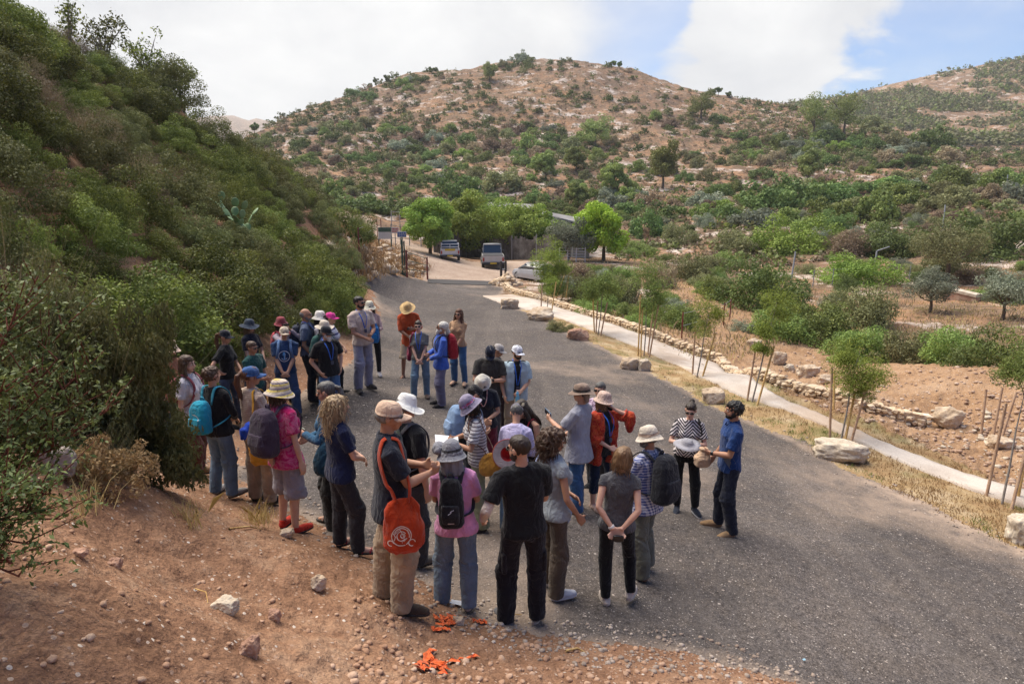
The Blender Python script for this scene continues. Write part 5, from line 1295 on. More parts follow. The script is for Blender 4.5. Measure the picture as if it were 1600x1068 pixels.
FEET = {(617,620):(600,935), (640,620):(640,880), (531,614):(530,857), (448,594):(440,827), (401,570):(392,782), (334,572):(350,775), (300,553):(300,742), (565,462):(566,607), (580,471):(583,587), (644,475):(634,588), (656,501):(657,620), (690,502):(688,633), (721,483):(708,600), (710,690):(715,948), (828,680):(805,968), (876,672):(850,928), (905,602):(905,798), (950,612):(925,790), (981,700):(942,938), (1014,671):(1003,898), (1074,632):(1072,800), (1148,626):(1130,828), (523,512):(500,655), (742,624):(755,820), (519,598):(512,822)}
class Person:
    def __init__(s, px, py, h, face, label, skin='mid', sex='m', w=1.0, arms=('down', 'down'), head=(0, 0), lean=0, stance=0.0, foot=None):
        foot = FEET.get((px, py))
        """px, py: photo point of the top of the head; face: 0 faces away, 90 faces right, 180 faces the viewer"""
        s.h = h; s.k = h / 1.72; s.sex = sex; w = w * .93; s.w = w; s.lab = label
        # walk along the viewing ray until the head is h above the ground
        zs = np.linspace(22, 3.2, 760); q = np.array([P(px, py, z) for z in zs]); hh = h * (1 - .10 * math.sin(rad(abs(lean)))) - .02 * max(0, head[1]) / 10
        ov = q[:, 2] - surfv(q[:, 0], q[:, 1]) >= hh; lo = float(zs[int(np.argmax(ov))])
        if foot:        # both ends are seen: stand the figure where its feet are and read its height off the head
            gx, gy, gz, gd = g1(*foot); t_ = (534 - py) / FPX; w_ = (t_ * gy * CP - gy * SP) / (CP + t_ * SP); h = max(1.50, min(1.92, (w_ + CAMZ - gz) + h - hh)); s.h = h; s.k = h / 1.72; lo = gd * 1.0
            hd_ = gy * CP - w_ * SP; s.x = .6 * (px - 800) / FPX * hd_ + .4 * gx; s.y = gy
        s.z = lo
        if not foot: s.x, s.y, _ = P(px, py, lo)
        s.g = surf(s.x, s.y); s.s = FPX / lo
        s.rz = -rad(face); s.yaw = rad(head[0]); s.pitch = rad(head[1]); s.lean = rad(lean); s.arms = arms
        s.R = Matrix.Rotation(s.rz, 4, 'Z')
        s.M = Matrix.Translation((s.x, s.y, s.g)) @ s.R @ Matrix.Scale(s.k, 4)
        s.skin = m_skin(SK[skin]); s.vox = .0078 if lo < 11 else .0095; s.wt = 1 if int(px * 3 + py) % 2 else -1; s.L = Matrix.Translation((0, 0, .95)) @ Matrix.Rotation(rad(2.2) * s.wt, 4, 'Y') @ Matrix.Rotation(rad(((int(px) * 7) % 13) - 6), 4, 'Z') @ Matrix.Rotation(-s.lean, 4, 'X') @ Matrix.Translation((0, 0, -.95))
        s.Hm = s.L @ Matrix.Translation((0, -.01, 1.50)) @ Matrix.Rotation(-s.yaw, 4, 'Z') @ Matrix.Rotation(-s.pitch, 4, 'X') @ Matrix.Translation((0, .01, -1.50))
        s.stance = stance; s.rs = np.random.RandomState(int(px * 7 + py)); rs = s.rs
        sw = .182 if sex == 'm' else .158; sw *= (.75 + .25 * w); s.sw = sw
        hx = .092 if sex == 'm' else .098
        s.J = {}
        a = rs.uniform(.3, 1.0); st = stance
        for i, sg in ((0, 1), (1, -1)):      # 0 = its right (+x), 1 = its left
            fx = sg * (hx + .015 + rs.uniform(0, .035)); fy = (st if i == 0 else -st) + rs.uniform(-.03, .03)
            relaxed = sg == s.wt
            if relaxed: fy += rs.uniform(.03, .10); fx += sg * rs.uniform(.01, .05)
            else: fx -= sg * .025
            s.J['foot', i] = (fx, fy, sg * rad(rs.uniform(4, 12) + (12 if relaxed else 0)))
            s.J['hip', i] = Vector((sg * hx, 0, .90)); s.J['ank', i] = Vector((fx, fy - .03, .085)); kn = (s.J['hip', i] + s.J['ank', i]) / 2 + Vector((sg * .01, (.055 if relaxed else .012) + rs.uniform(0, .015), .0)); s.J['knee', i] = kn
            S0 = s.L @ Vector((sg * sw, -.01, 1.378)); spec = arms[i]; tgt, hint = (ARM[spec] if isinstance(spec, str) else (spec, (.36, -.05, 1.05)))
            T = s.L @ Vector((sg * tgt[0], tgt[1], tgt[2])); Hn = s.L @ Vector((sg * hint[0], hint[1], hint[2]))
            u, f = .285, .25; d = T - S0; D = min(d.length, u + f - .004); d.normalize(); T = S0 + d * D
            ca = (u * u + D * D - f * f) / (2 * u * D); ca = max(-1, min(1, ca)); side = (Hn - S0) - d * (Hn - S0).dot(d); side.normalize()
            E = S0 + d * u * ca + side * u * math.sqrt(1 - ca * ca); s.J['sh', i] = S0; s.J['el', i] = E; s.J['wr', i] = T
            fd = (T - E).normalized(); s.J['fd', i] = fd
            n = Vector((-sg, 0, 0)) if spec in ('down', 'slight', 'pocket') else (Vector((0, -1, 0)) if spec in ('back',) else Vector((-sg * .5, -.15, -.6 if spec in ('clasp', 'clasplow') else .5)))
            if spec in ('hold', 'read') or not isinstance(spec, str): n = Vector((-sg, .1, .25))
            if spec in ('ear', 'face'): n = Vector((-sg, -.3, 0))
            n = n - fd * n.dot(fd); n.normalize(); s.J['pn', i] = n
        s.build_body()
    def hand(s, b, i, curl=38):
        if s.arms[i] in ('hold', 'read', 'ear', 'face') or not isinstance(s.arms[i], str): curl = 66
        sg = 1 if i == 0 else -1; W = s.J['wr', i]; d = s.J['fd', i].copy(); n = s.J['pn', i]
        if s.arms[i] in ('clasp', 'clasplow', 'back'):
            d = (d + Vector((-sg, 0, -.15)) * .8).normalized(); n = (n - d * n.dot(d)).normalized()
        side = d.cross(n).normalized()
        # thumb goes to the side that faces up / forward
        th = side if (side.z + side.y * .6) > 0 else -side
        for q in (-.026, -.009, .009, .026): b.tube([W + side * q * .6, W + d * .045 + side * q, W + d * .088 + side * q], [.017, .016, .0135], 8, flat=1)
        for q, L, r in ((.030, .068, .0088), (.0105, .078, .0092), (-.0095, .073, .0088), (-.029, .056, .0078)):
            q2 = q * (1 if th == side else -1); p = W + d * .088 + side * q2; dd = d.copy(); pts = [p]; cc = curl + s.rs.uniform(-8, 10)
            for seg in (.45, .32, .23):
                dd = (Matrix.Rotation(rad(cc * .55), 3, d.cross(n)) @ dd); 
                if dd.dot(n) < -.05: dd = d * .8 + n * .5; dd.normalize()
                p = p + dd * L * seg; pts.append(p)
            b.tube(pts, [r, r * .97, r * .92, r * .8], 8)
        p = W + d * .028 + th * .022; p1 = p + (d * .55 + th * .75 + n * .25).normalized() * .036; p2 = p1 + (d * .85 + th * .3 + n * .4).normalized() * .032
        b.tube([p, p1, p2], [.0135, .0105, .0088], 8)
        s.J['palm', i] = W + d * .085 + n * .03; s.J['hd', i] = d
    def build_body(s):
        b = Blob(); L = s.L; w = s.w; m = s.sex == 'm'; Hm = s.Hm
        b.loft([(0, 0, .84, .12, .09), (0, 0, .93, .145 * w, .10 * w), (0, .0, 1.04, .125 * w, .092 * w), (0, .005, 1.25, .145 * w, .105 * w), (0, 0, 1.35, .158, .095), (0, -.01, 1.41, .115, .07), (0, -.012, 1.455, .06, .055)], L)
        if not m: b.ell((.07, .075, 1.245), (.06, .055, .06), L); b.ell((-.07, .075, 1.245), (.06, .055, .06), L)
        nb = L @ Vector((0, -.015, 1.42)); nt_ = Hm @ Vector((0, -.012, 1.56)); b.tube([nb, (nb + nt_) / 2, nt_], [.062, .052 if m else .046, .05], 12)
        # head
        b.ell((0, -.012, 1.630), (.074, .093, .088), Hm, 18); b.ell((0, .022, 1.585), (.058, .070, .074), Hm, 16)
        b.ell((0, .048, 1.528), (.034 if m else .029, .036, .028), Hm); b.ell((.036, .045, 1.575), (.026, .03, .03), Hm); b.ell((-.036, .045, 1.575), (.026, .03, .03), Hm)
        b.ell((0, .076, 1.640), (.046, .014, .010), Hm, 12)
        b.tube([Hm @ Vector((0, .082, 1.630)), Hm @ Vector((0, .100, 1.602)), Hm @ Vector((0, .106, 1.588))], [.009, .011, .0135], 8)
        b.ell((.012, .095, 1.587), (.009, .009, .008), Hm, 8); b.ell((-.012, .095, 1.587), (.009, .009, .008), Hm, 8)
        b.ell((0, .086, 1.556), (.021, .010, .0065), Hm, 10); b.ell((0, .083, 1.545), (.017, .010, .0065), Hm, 10)
        for sg in (1, -1):
            b.ell((sg * .077, -.008, 1.603), (.010, .020, .031), Hm, 10)
        for i, sg in ((0, 1), (1, -1)):
            q = (1.0 if m else .84) * (.8 + .2 * w)
            b.tube([s.J['sh', i] + (L.to_3x3() @ Vector((-sg * .06, 0, .022))), s.J['sh', i], s.J['sh', i].lerp(s.J['el', i], .35), s.J['el', i]], [.052 * q, .053 * q, .047 * q, .037 * q], 12)
            E, T = s.J['el', i], s.J['wr', i]; b.tube([E, E.lerp(T, .3), T], [.037 * q, .040 * q, .0255 * q], 12); s.hand(b, i)
            hp, kn, an = s.J['hip', i], s.J['knee', i], s.J['ank', i]
            b.tube([hp, hp.lerp(kn, .5), kn], [.074 * w, .064 * w, .049], 12); b.tube([kn, kn.lerp(an, .3) + Vector((0, -.012, 0)), an], [.048, .053 * (.6 + .4 * w), .036], 12)
            fx, fy, fa = s.J['foot', i]; Rf_ = Matrix.Translation((fx, fy, 0)) @ Matrix.Rotation(-fa, 4, 'Z')
            b.tube([Rf_ @ Vector((0, -.045, .045)), Rf_ @ Vector((0, .05, .04)), Rf_ @ Vector((0, .15, .028))], [.034, .036, .024], 10)
        s.vox_s = s.vox
        me = b.bake('person', s.vox / 1.0, [s.skin], 2, None, .45)
        s.root = link('person', me); s.root.matrix_world = s.M; setp(s.root, s.lab, 'person')
        return
    def part(s, name, me, parent=None):
        return link(name, me, parent or s.root)
    def thing(s, name, label, cat):
        o = empty(name, (0, 0, 0), 0, label, cat); o.matrix_world = s.M; return o
    # ---------------- clothes
    def folds(s, amp, fx, fz, seed, low=None):
        def f(V, N):
            q = V + noise3(V, 4, 2)[:, None] * .05; q[:, 2] *= fz / fx; d = noise3(q + seed, fx, seed) * .6 + noise3(q * 1.0 + V[:, [1, 2, 0]] * .6, fx * 2.1, seed + 1) * .4
            a = amp if low is None else amp * (1 + 1.5 * np.exp(-((V[:, 2] - low) / .07) ** 2))
            d = (1 - np.abs(d) * 2.6) * .5 + noise3(V, 5, seed + 2) * .8
            return V + N * (d * a * 1.7)[:, None]
        return f
    def top(s, mat, sleeve='short', hem=.86, loose=1.0, name='shirt', neck=1.47, collar=None, open_=False):
        b = Blob(); w = s.w; L = s.L; e = .013 * loose; m = s.sex == 'm'; fl = 1 + .06 * loose
        hw = (.160 if m else .170) * w
        lo_ = max(0, .84 - hem); b.loft([(0, 0, hem, hw * fl + e + .006 + lo_ * .28, .112 * w * fl + e + .006 + lo_ * .3), (0, 0, hem + .05, hw * fl + e + .004 + lo_ * .18, .112 * w * fl + e + .004 + lo_ * .2), (0, 0, max(.97, hem + .08), .160 * w + e, .111 * w + e), (0, 0.004, 1.06, (.148 if m else .135) * w + e, (.106 if m else .098) * w + e), (0, .006, 1.2, (.158 if m else .142) * w + e, .108 * w + e),
                (0, .004, 1.30, (.172 if m else .152) * (.6 + .4 * w) + e, .110 + e), (0, -.004, 1.37, (.172 if m else .148) + e, .092 + e), (0, -.01, 1.425, (.125 if m else .108) + e, .066 + e), (0, -.012, 1.452, (.088 if m else .078) + e, .060 + e), (0, -.012, neck, .066, .062)], L, 24)
        if not m: b.ell((.07, .080, 1.245), (.062 + e, .058 + e, .062 + e), L); b.ell((-.07, .080, 1.245), (.062 + e, .058 + e, .062 + e), L)
        for i in (0, 1):
            S0, E, T = s.J['sh', i], s.J['el', i], s.J['wr', i]; sg = 1 if i == 0 else -1; S1 = S0 + (L.to_3x3() @ Vector((-sg * .065, 0, .026))); q = (1.0 if m else .86) * (.75 + .25 * w)
            if sleeve == 'short':
                e0 = S0.lerp(E, .72); b.tube([S1, S0, S0.lerp(E, .35), e0], [(.060 + e * .5) * q, (.066 + e * .5) * q, (.064 + e * .6) * q, (.062 + e * .9) * q], 14, (1, 0))
            elif sleeve == 'cap':
                b.tube([S1, S0, S0.lerp(E, .28)], [.060 * q, .064 * q, .064 * q], 14, (1, 0))
            elif sleeve == 'elbow':
                b.tube([S1, S0, S0.lerp(E, .5), E.lerp(T, .12)], [.060 * q, .062 * q, .062 * q, .064 * q], 14, (1, 0))
            elif sleeve == 'long':
                b.tube([S1, S0, S0.lerp(E, .5), E], [.060 * q, .064 * q, .058 * q, .054 * q], 14); b.tube([E, E.lerp(T, .5), E.lerp(T, .93)], [.054 * q, .050 * q, .040 * q], 14, (1, 0))
            elif sleeve == 'wide':
                b.tube([S1, S0, S0.lerp(E, .5), E.lerp(T, .25)], [.068, .075, .085, .115], 14, (1, 0))
        me = b.bake(name, .0105, [mat], 2, s.folds(.0055 * loose, 13, 8, int(s.x * 10) % 3), .5); o = s.part(name, me); s.shirt = o
        if collar:
            c = Blob(); 
            for sg in (1, -1): c.tube([L @ Vector((0, -.075, 1.475)), L @ Vector((sg * .055, -.03, 1.475)), L @ Vector((sg * .050, .04, 1.452)), L @ Vector((sg * .018, .085, 1.415))], [.018, .02, .02, .014], 8, flat=.35, side=(0, 0, 1))
            s.part('collar', c.bake('collar', .007, [collar], 1), o)
        return o
    def bottom(s, mat, kind='trousers', loose=1.0, name=None):
        b = Blob(); w = s.w; m = s.sex == 'm'; e = .010
        b.loft([(0, 0, .82, .150 * w, .105 * w), (0, -.008, .88, .168 * w, .118 * w), (0, 0, .95, .160 * w, .108 * w), (0, 0, 1.03, .142 * w, .10 * w)], None, 22)
        end = {'trousers': 1.0, 'shorts': None, 'capri': .62, 'leggings': 1.0, 'skirt': None, 'wide': 1.0}[kind]
        for i in (0, 1):
            hp, kn, an = s.J['hip', i] + Vector((0, -.005, -.03)), s.J['knee', i], s.J['ank', i]
            r0, r1, r2 = {'trousers': (.096, .078, .068), 'shorts': (.10, .095, .095), 'capri': (.092, .068, .06), 'leggings': (.090, .068, .050), 'skirt': (.12, .15, .17), 'wide': (.105, .105, .115)}[kind]
            r0 *= w; r1 *= loose * (.7 + .3 * w); r2 *= loose
            if kind == 'shorts': b.tube([hp, hp.lerp(kn, .5), kn + Vector((0, 0, -.04))], [r0, r0 * .98, r1], 14, (1, 0))
            elif kind == 'capri': b.tube([hp, hp.lerp(kn, .5), kn, kn.lerp(an, .55)], [r0, r0 * .87, r1, r2], 14, (1, 0))
            else: b.tube([hp, hp.lerp(kn, .5), kn, kn.lerp(an, .5) + Vector((0, -.008, 0)), an + Vector((0, 0, -.035 if kind != 'leggings' else .02))], [r0, r0 * .87, r1, (r1 + r2) / 2, r2], 14, (1, 0))
        if kind == 'skirt': b.loft([(0, 0, .10, .20, .17), (0, 0, .5, .185, .15), (0, 0, .92, .165, .118)])
        me = b.bake(name or kind, .0105, [mat], 2, s.folds(.0065 if kind not in ('leggings',) else .003, 9, 14, int(s.y * 10) % 3, .50), .5)
        return s.part(name or {'capri': 'trousers', 'wide': 'trousers'}.get(kind, kind), me)
    def shoes(s, mat, kind='shoe', sole=(.05, .045, .04)):
        for i in (0, 1):
            fx, fy, fa = s.J['foot', i]; M = Matrix.Translation((fx, fy, 0)) @ Matrix.Rotation(-fa, 4, 'Z'); b = Blob()
            if kind == 'sandal':
                for y0 in (.02, .10): b.tube([M @ Vector((-.042, y0, .03)), M @ Vector((-.02, y0 + .01, .078 - y0 * .25)), M @ Vector((.02, y0 + .01, .078 - y0 * .25)), M @ Vector((.042, y0, .03))], [.012] * 4, 8)
                b.tube([M @ Vector((-.036, .0, .06)), M @ Vector((0, -.085, .07)), M @ Vector((.036, .0, .06))], [.009] * 3, 8)
            else:
                b.tube([M @ Vector((0, -.052, .052)), M @ Vector((0, .02, .052)), M @ Vector((0, .10, .045)), M @ Vector((0, .165, .036))], [.043, .045, .046, .034], 14, flat=.92, side=(1, 0, 0))
                b.tube([M @ Vector((0, -.04, .05)), M @ Vector((0, -.032, .105 if kind == 'shoe' else .17))], [.043, .043 if kind == 'shoe' else .05], 12, (1, 0))
            o = s.part('shoe' if kind != 'sandal' else 'sandal', b.bake('shoe', .008, [mat], 2, None, .4)); b = Blob()
            b.loft([(0, .058, .004, .040, .132), (0, .058, .012, .047, .142), (0, .058, .028, .046, .140)], M, 20, 2.6); s.part('sole', b.bake('sole', .009, [plain('sole', sole, .8, .2)], 1), o)
    # ---------------- hair, hats, face
    def hairdo(s, style, col, extra=()):
        Hm = s.Hm; b = Blob(); rs = s.rs; mat = m_hair(HC[col]); vox = .007; amp = .004; rib = 0; low = 1.5; rr_ = .0
        if style in ('short', 'bald', 'long', 'bob', 'ponytail', 'bun', 'curly', 'wavy', 'shortcurly'):
            k = .94 if style == 'bald' else 1.0
            b.ell((0, -.024, 1.640), (.081 * k, .094 * k, .089 * k), Hm, 18)
            if style != 'bald': b.ell((0, -.004, 1.668), (.070, .084, .060), Hm, 16)
            if style == 'bald': b = Blob(); b.ell((0, -.034, 1.615), (.079, .082, .066), Hm, 18)
        if style in ('bob', 'wavy'):
            b.loft([(0, -.035, 1.505 if style == 'bob' else 1.44, .078, .055), (0, -.032, 1.55, .094, .076), (0, -.02, 1.63, .090, .086), (0, -.02, 1.69, .07, .075)], Hm); rib = 420; low = 1.49
            if style == 'wavy': b.ell((0, -.07, 1.44), (.10, .05, .10), Hm); low = 1.36
        if style == 'long':
            b.loft([(0, -.085, 1.26, .055, .018), (0, -.085, 1.36, .080, .028), (0, -.060, 1.48, .088, .045), (0, -.035, 1.56, .088, .070), (0, -.02, 1.64, .087, .086)], Hm)
            for sg in (1, -1): b.tube([Hm @ Vector((sg * .072, .0, 1.62)), Hm @ Vector((sg * .082, .01, 1.52)), Hm @ Vector((sg * .085, .04, 1.40)), Hm @ Vector((sg * .08, .075, 1.30))], [.024, .028, .026, .012], 10)
            rib = 260; low = 1.30
        if style in ('curly', 'shortcurly', 'wavy'):
            n = {'curly': 330, 'shortcurly': 240, 'wavy': 200}[style]
            for i in range(n):
                v = rs.normal(0, 1, 3); v /= np.linalg.norm(v)
                if v[1] > .35 and v[2] < .45: continue
                big = 1.18 if style == 'curly' else 1.0
                c = Vector((v[0] * .088 * big, -.022 + v[1] * .096 * big, 1.635 + v[2] * .085 * (1.1 if style == 'curly' else 1)))
                if style != 'shortcurly' and v[2] < 0: c.z -= abs(v[2]) * (.12 if style == 'curly' else .22) * rs.uniform(.3, 1); c.y -= .02
                q = rs.uniform(.009, .019) * (1.15 if style == 'curly' else .9); b.ell(c, (q, q, q * 1.1), Hm, 8)
            amp = .008; rib = {'curly': 700, 'wavy': 1100}.get(style, 160); low = 1.46
        if style == 'bun': b.ell((0, -.115, 1.69), (.040, .038, .040), Hm, 12)
        if style == 'ponytail' or 'tail' in extra:
            b.tube([Hm @ Vector((0, -.105, 1.655)), Hm @ Vector((0, -.155, 1.63)), Hm @ Vector((0, -.165, 1.53)), Hm @ Vector((.01, -.135, 1.40)), Hm @ Vector((.015, -.115, 1.33))], [.020, .030, .036, .028, .01], 10); rib = 60; low = 1.36
        if not b.V: return
        def dsp(V, N):
            q = V.copy(); q[:, 2] *= .22 if style not in ('curly', 'shortcurly') else 1.0
            return V + N * (noise3(q, 95 if style not in ('curly', 'shortcurly') else 60, 1) * amp + noise3(V, 26, 2) * amp * .8)[:, None]
        me = b.bake('hair', vox, [mat], 1, dsp, .5); o = s.part('hair', me)
        if rib:    # loose locks over the mass
            n = len(me.vertices); V = np.empty(n * 3, np.float32); me.vertices.foreach_get('co', V); V = V.reshape(-1, 3)
            st = V[rs.randint(0, n, rib)]; P2 = []
            for p in st:
                p = Vector(p); c = Hm @ Vector((0, -.02, 1.60)); out = (p - c); out.z = 0; out = out.normalized() if out.length > 1e-3 else Vector((0, -1, 0)); L_ = rs.uniform(.05, .13) * (.3 if style == 'shortcurly' else 1); q = [p]
                for t in range(4): p = p + (Vector((0, 0, -1)) * .8 + out * rs.uniform(-.1, .35) + Vector(rs.normal(0, .35, 3)) * (1.6 if 'cur' in style or style == 'wavy' else .5)) * L_ / 4; q.append(p)
                P2.append(tube_np(q, [.003, .0034, .003, .0022, .001], 4))
            V2, F2 = join_np(P2); s.part('loose_hair', mesh_np('loose_hair', V2, F2, [mat]), o)
        s.hair = o
    def face(s, glasses=False, beard=None, brow='dark', lips=True, eyes=True):
        Hm = s.Hm
        if beard:
            b = Blob(); b.ell((0, .045, 1.535), (.052, .052, .038), Hm); b.ell((.05, .018, 1.56), (.020, .03, .035), Hm); b.ell((-.05, .018, 1.56), (.020, .03, .035), Hm); b.ell((0, .093, 1.568), (.026, .010, .007), Hm)
            if beard == 'white': b.ell((0, .065, 1.50), (.042, .035, .045), Hm)
            s.part('beard', b.bake('beard', .007, [m_hair(HC[beard])], 1, lambda V, N: V + N * (noise3(V, 90, 1) * .004)[:, None]))
        elif lips:
            b = Blob(); b.ell((0, .0905, 1.5565), (.020, .0075, .0055), Hm, 10); b.ell((0, .089, 1.547), (.016, .0075, .0055), Hm, 10); s.part('lips', b.bake('lips', .004, [plain('lips', (.36, .13, .11), .5)], 1))
        if glasses:
            b = Blob()
            for sg in (1, -1):
                b.ell((sg * .033, .094, 1.616), (.029, .009, .022), Hm, 12, Matrix.Rotation(-sg * .22, 3, 'Z')); b.tube([Hm @ Vector((sg * .058, .086, 1.624)), Hm @ Vector((sg * .079, .04, 1.624)), Hm @ Vector((sg * .082, -.015, 1.618))], .0038, 6)
            b.tube([Hm @ Vector((-.02, .101, 1.622)), Hm @ Vector((.02, .101, 1.622))], .0045, 6)
            s.part('sunglasses' if glasses != 'clear' else 'glasses', b.bake('sunglasses', .0042, [BLACKP if glasses != 'clear' else plain('glass_frame', (.05, .03, .03), .3)], 0))
        elif eyes:
            for sg in (1, -1):
                b = Blob(); b.ell((sg * .030, .0775, 1.616), (.0135, .009, .0075), Hm, 10); e = s.part('eye', b.bake('eye', .0035, [plain('eye_white', (.6, .56, .52), .3)], 0))
                b = Blob(); b.ell((sg * .030, .0855, 1.616), (.0058, .0028, .0058), Hm, 8); s.part('iris', b.bake('iris', .002, [BLACKP], 0), e)
        if brow and glasses != True:
            b = Blob()
            for sg in (1, -1): b.tube([Hm @ Vector((sg * .016, .090, 1.638)), Hm @ Vector((sg * .034, .088, 1.643)), Hm @ Vector((sg * .050, .074, 1.638))], [.0045, .005, .003], 6)
            s.part('eyebrows', b.bake('eyebrows', .004, [m_hair(HC[brow])], 0))
    def lathe(s, prof, sx=.90, sy=1.08, wav=0.0, thick=.005, k=40, cy=-.010, cz=1.64, tilt=0, stretch=None):
        """double-walled turned shape in the head's frame; prof (r, z)"""
        M = s.Hm @ Matrix.Translation((0, cy, cz)) @ Matrix.Rotation(rad(tilt), 4, 'X'); ph = s.rs.uniform(0, 6); V = []; F = []; n = len(prof)
        for off in (0, 1):
            for i, (r, z) in enumerate(prof):
                for j in range(k):
                    t = 2 * PI * j / k; q = max(0, (r - .1) / .08); zz = z - off * thick + wav * q * (math.sin(2 * t + ph) + .5 * math.sin(3 * t + ph * 2)); r2 = max(.001, r - off * thick * (0 if r > .1 else 1))
                    r2 *= 1 + .022 * math.sin(3 * t + ph) + .014 * math.sin(5 * t + 2 * ph + i); zz += .0035 * math.sin(2 * t + ph + i * .7) * min(1, r / .05)
                    V.append(M @ Vector((r2 * sx * math.cos(t), r2 * sy * math.sin(t), zz)))
        for off in (0, 1):
            for i in range(n - 1):
                for j in range(k):
                    a, b, c, d = [off * n * k + x for x in (i * k + j, i * k + (j + 1) % k, (i + 1) * k + (j + 1) % k, (i + 1) * k + j)]; F.append((a, b, c, d) if off else (d, c, b, a))
        for j in range(k): a, b = (n - 1) * k + j, (n - 1) * k + (j + 1) % k; F.append((a, b, n * k + b, n * k + a))
        F.append(tuple(range(k)))
        return V, F
    def hat(s, kind, mat, band=None, tilt=0, wav=.010, brimmat=None):
        if kind == 'cap':
            V, F = s.lathe([(.001, .088), (.035, .086), (.064, .076), (.084, .052), (.093, .02), (.095, -.006)], tilt=-6 + tilt); o = s.part('hat', mesh_np('hat', V, F, [mat]))
            M = s.Hm @ Matrix.Translation((0, -.010, 1.64)) @ Matrix.Rotation(rad(-6 + tilt), 4, 'X'); V = []; F = []; nu, nv = 14, 6
            for off in (0, 1):
                for i in range(nu + 1):
                    a = rad(-62 + 124 * i / nu)
                    for j in range(nv + 1):
                        u = j / nv; L_ = .085 * math.cos(a * 1.25) ** .6 if abs(a * 1.25) < PI / 2 else 0
                        V.append(M @ Vector((math.sin(a) * (.090 + .0 * u), math.cos(a) * .100 + L_ * u, -.002 - off * .005 + .012 * math.cos(a * 1.4) * math.sin(u * 2) - .016 * u - .02 * math.sin(a) ** 2)))
            W_ = (nu + 1) * (nv + 1)
            for off in (0, 1):
                for i in range(nu):
                    for j in range(nv):
                        a = off * W_ + i * (nv + 1) + j; q = (a, a + 1, a + nv + 2, a + nv + 1); F.append(q if off else q[::-1])
            for i in range(nu): a = i * (nv + 1) + nv; F.append((a, a + nv + 1, W_ + a + nv + 1, W_ + a))
            s.part('visor', mesh_np('visor', V, F, [brimmat or mat]), o)
        else:
            prof = {'bucket': [(.001, .100), (.045, .098), (.074, .088), (.088, .06), (.097, .02), (.101, .004), (.125, -.018), (.148, -.042)],
                    'wide': [(.001, .104), (.04, .102), (.070, .092), (.088, .06), (.097, .02), (.102, .002), (.135, -.010), (.17, -.022), (.195, -.034)],
                    'straw': [(.001, .112), (.035, .110), (.062, .098), (.084, .06), (.097, .015), (.104, .0), (.135, -.008), (.170, -.018), (.20, -.03)],
                    'cloche': [(.001, .105), (.05, .100), (.080, .080), (.094, .04), (.101, .0), (.118, -.02), (.145, -.045), (.160, -.060)],
                    'boonie': [(.001, .096), (.055, .094), (.086, .082), (.095, .05), (.099, .012), (.103, .0), (.13, -.006), (.16, -.014), (.178, -.020)]}[kind]
            prof = [(r if r < .104 else .104 + (r - .104) * .86, z) for r, z in prof]; V, F = s.lathe(prof, .91, 1.05, wav, tilt=tilt - 4); o = s.part('hat', mesh_np('hat', V, F, [mat]))
        if band:
            V, F = s.lathe([(.1005, .032), (.1035, .018), (.1055, .004)], .925 if kind != 'cap' else .90, 1.075, 0, tilt=tilt - 4, thick=.003); F = [f for f in F if len(f) == 4]
            s.part('hat_band', mesh_np('hat_band', V, F, [band]), o)
        s.hat_o = o; return o
    # ---------------- carried things
    def ribbon(s, pts, r, mat, name, parent, flat=.3, side=(0, 1, 0)):
        b = Blob(); q = [Vector(p) for p in pts]; pts2 = []
        for i in range(len(q) - 1):     # smooth path
            p0, p1, p2, p3 = q[max(i - 1, 0)], q[i], q[i + 1], q[min(i + 2, len(q) - 1)]
            for t in (0, .25, .5, .75): pts2.append(.5 * ((2 * p1) + (p2 - p0) * t + (2 * p0 - 5 * p1 + 4 * p2 - p3) * t * t + (3 * p1 - p0 - 3 * p2 + p3) * t ** 3))
        pts2.append(q[-1]); V = []; F = []; k = 8; n = len(pts2); a = Vector(side)
        R = Blob(); R.tube(pts2, r, k, (0, 0), flat=flat, side=side)
        me = mesh_np(name, np.array([tuple(v) for v in R.V]), R.F, [mat]); return s.part(name, me, parent)
    def backpack(s, label, mat, size=(.155, .10, .235), strap=None, pocket=None, cz=1.22, dx=0.0, details=None):
        o = s.thing('backpack', label, 'backpack'); L = s.L; w = s.w; yb = -.118 * w - size[1] * .95; b = Blob()
        c = Vector((dx, yb, cz)); b.loft([(c.x, c.y, c.z - size[2], size[0] * .82, size[1] * .75), (c.x, c.y - .005, c.z - size[2] * .85, size[0] * .98, size[1] * .98), (c.x, c.y, c.z, size[0], size[1]), (c.x, c.y + .01, c.z + size[2] * .6, size[0] * .88, size[1] * .85), (c.x, c.y + .02, c.z + size[2] * .9, size[0] * .66, size[1] * .62), (c.x, c.y + .025, c.z + size[2], size[0] * .4, size[1] * .35)], L, 22, 3)
        s.part('pack_body', b.bake('pack_body', .010, [mat], 2, s.folds(.005, 12, 9, 1)), o)
        b = Blob(); b.loft([(c.x, c.y - size[1] * .80, c.z - size[2] * .75, size[0] * .68, .035), (c.x, c.y - size[1] * .88, c.z - size[2] * .4, size[0] * .76, .048), (c.x, c.y - size[1] * .80, c.z + size[2] * .05, size[0] * .70, .034)], L, 20, 3)
        s.part('front_pocket', b.bake('front_pocket', .009, [pocket or mat], 2, s.folds(.003, 12, 9, 2)), o)
        sm = strap or mat; fr = .128 * w + .012
        s.ribbon([L @ Vector((dx - .03, yb + size[1] * .7, c.z + size[2] * .93)), L @ Vector((dx - .02, yb + size[1] * .6, c.z + size[2] + .035)), L @ Vector((dx + .02, yb + size[1] * .6, c.z + size[2] + .035)), L @ Vector((dx + .03, yb + size[1] * .7, c.z + size[2] * .93))], .011, sm, 'handle', o, .5)
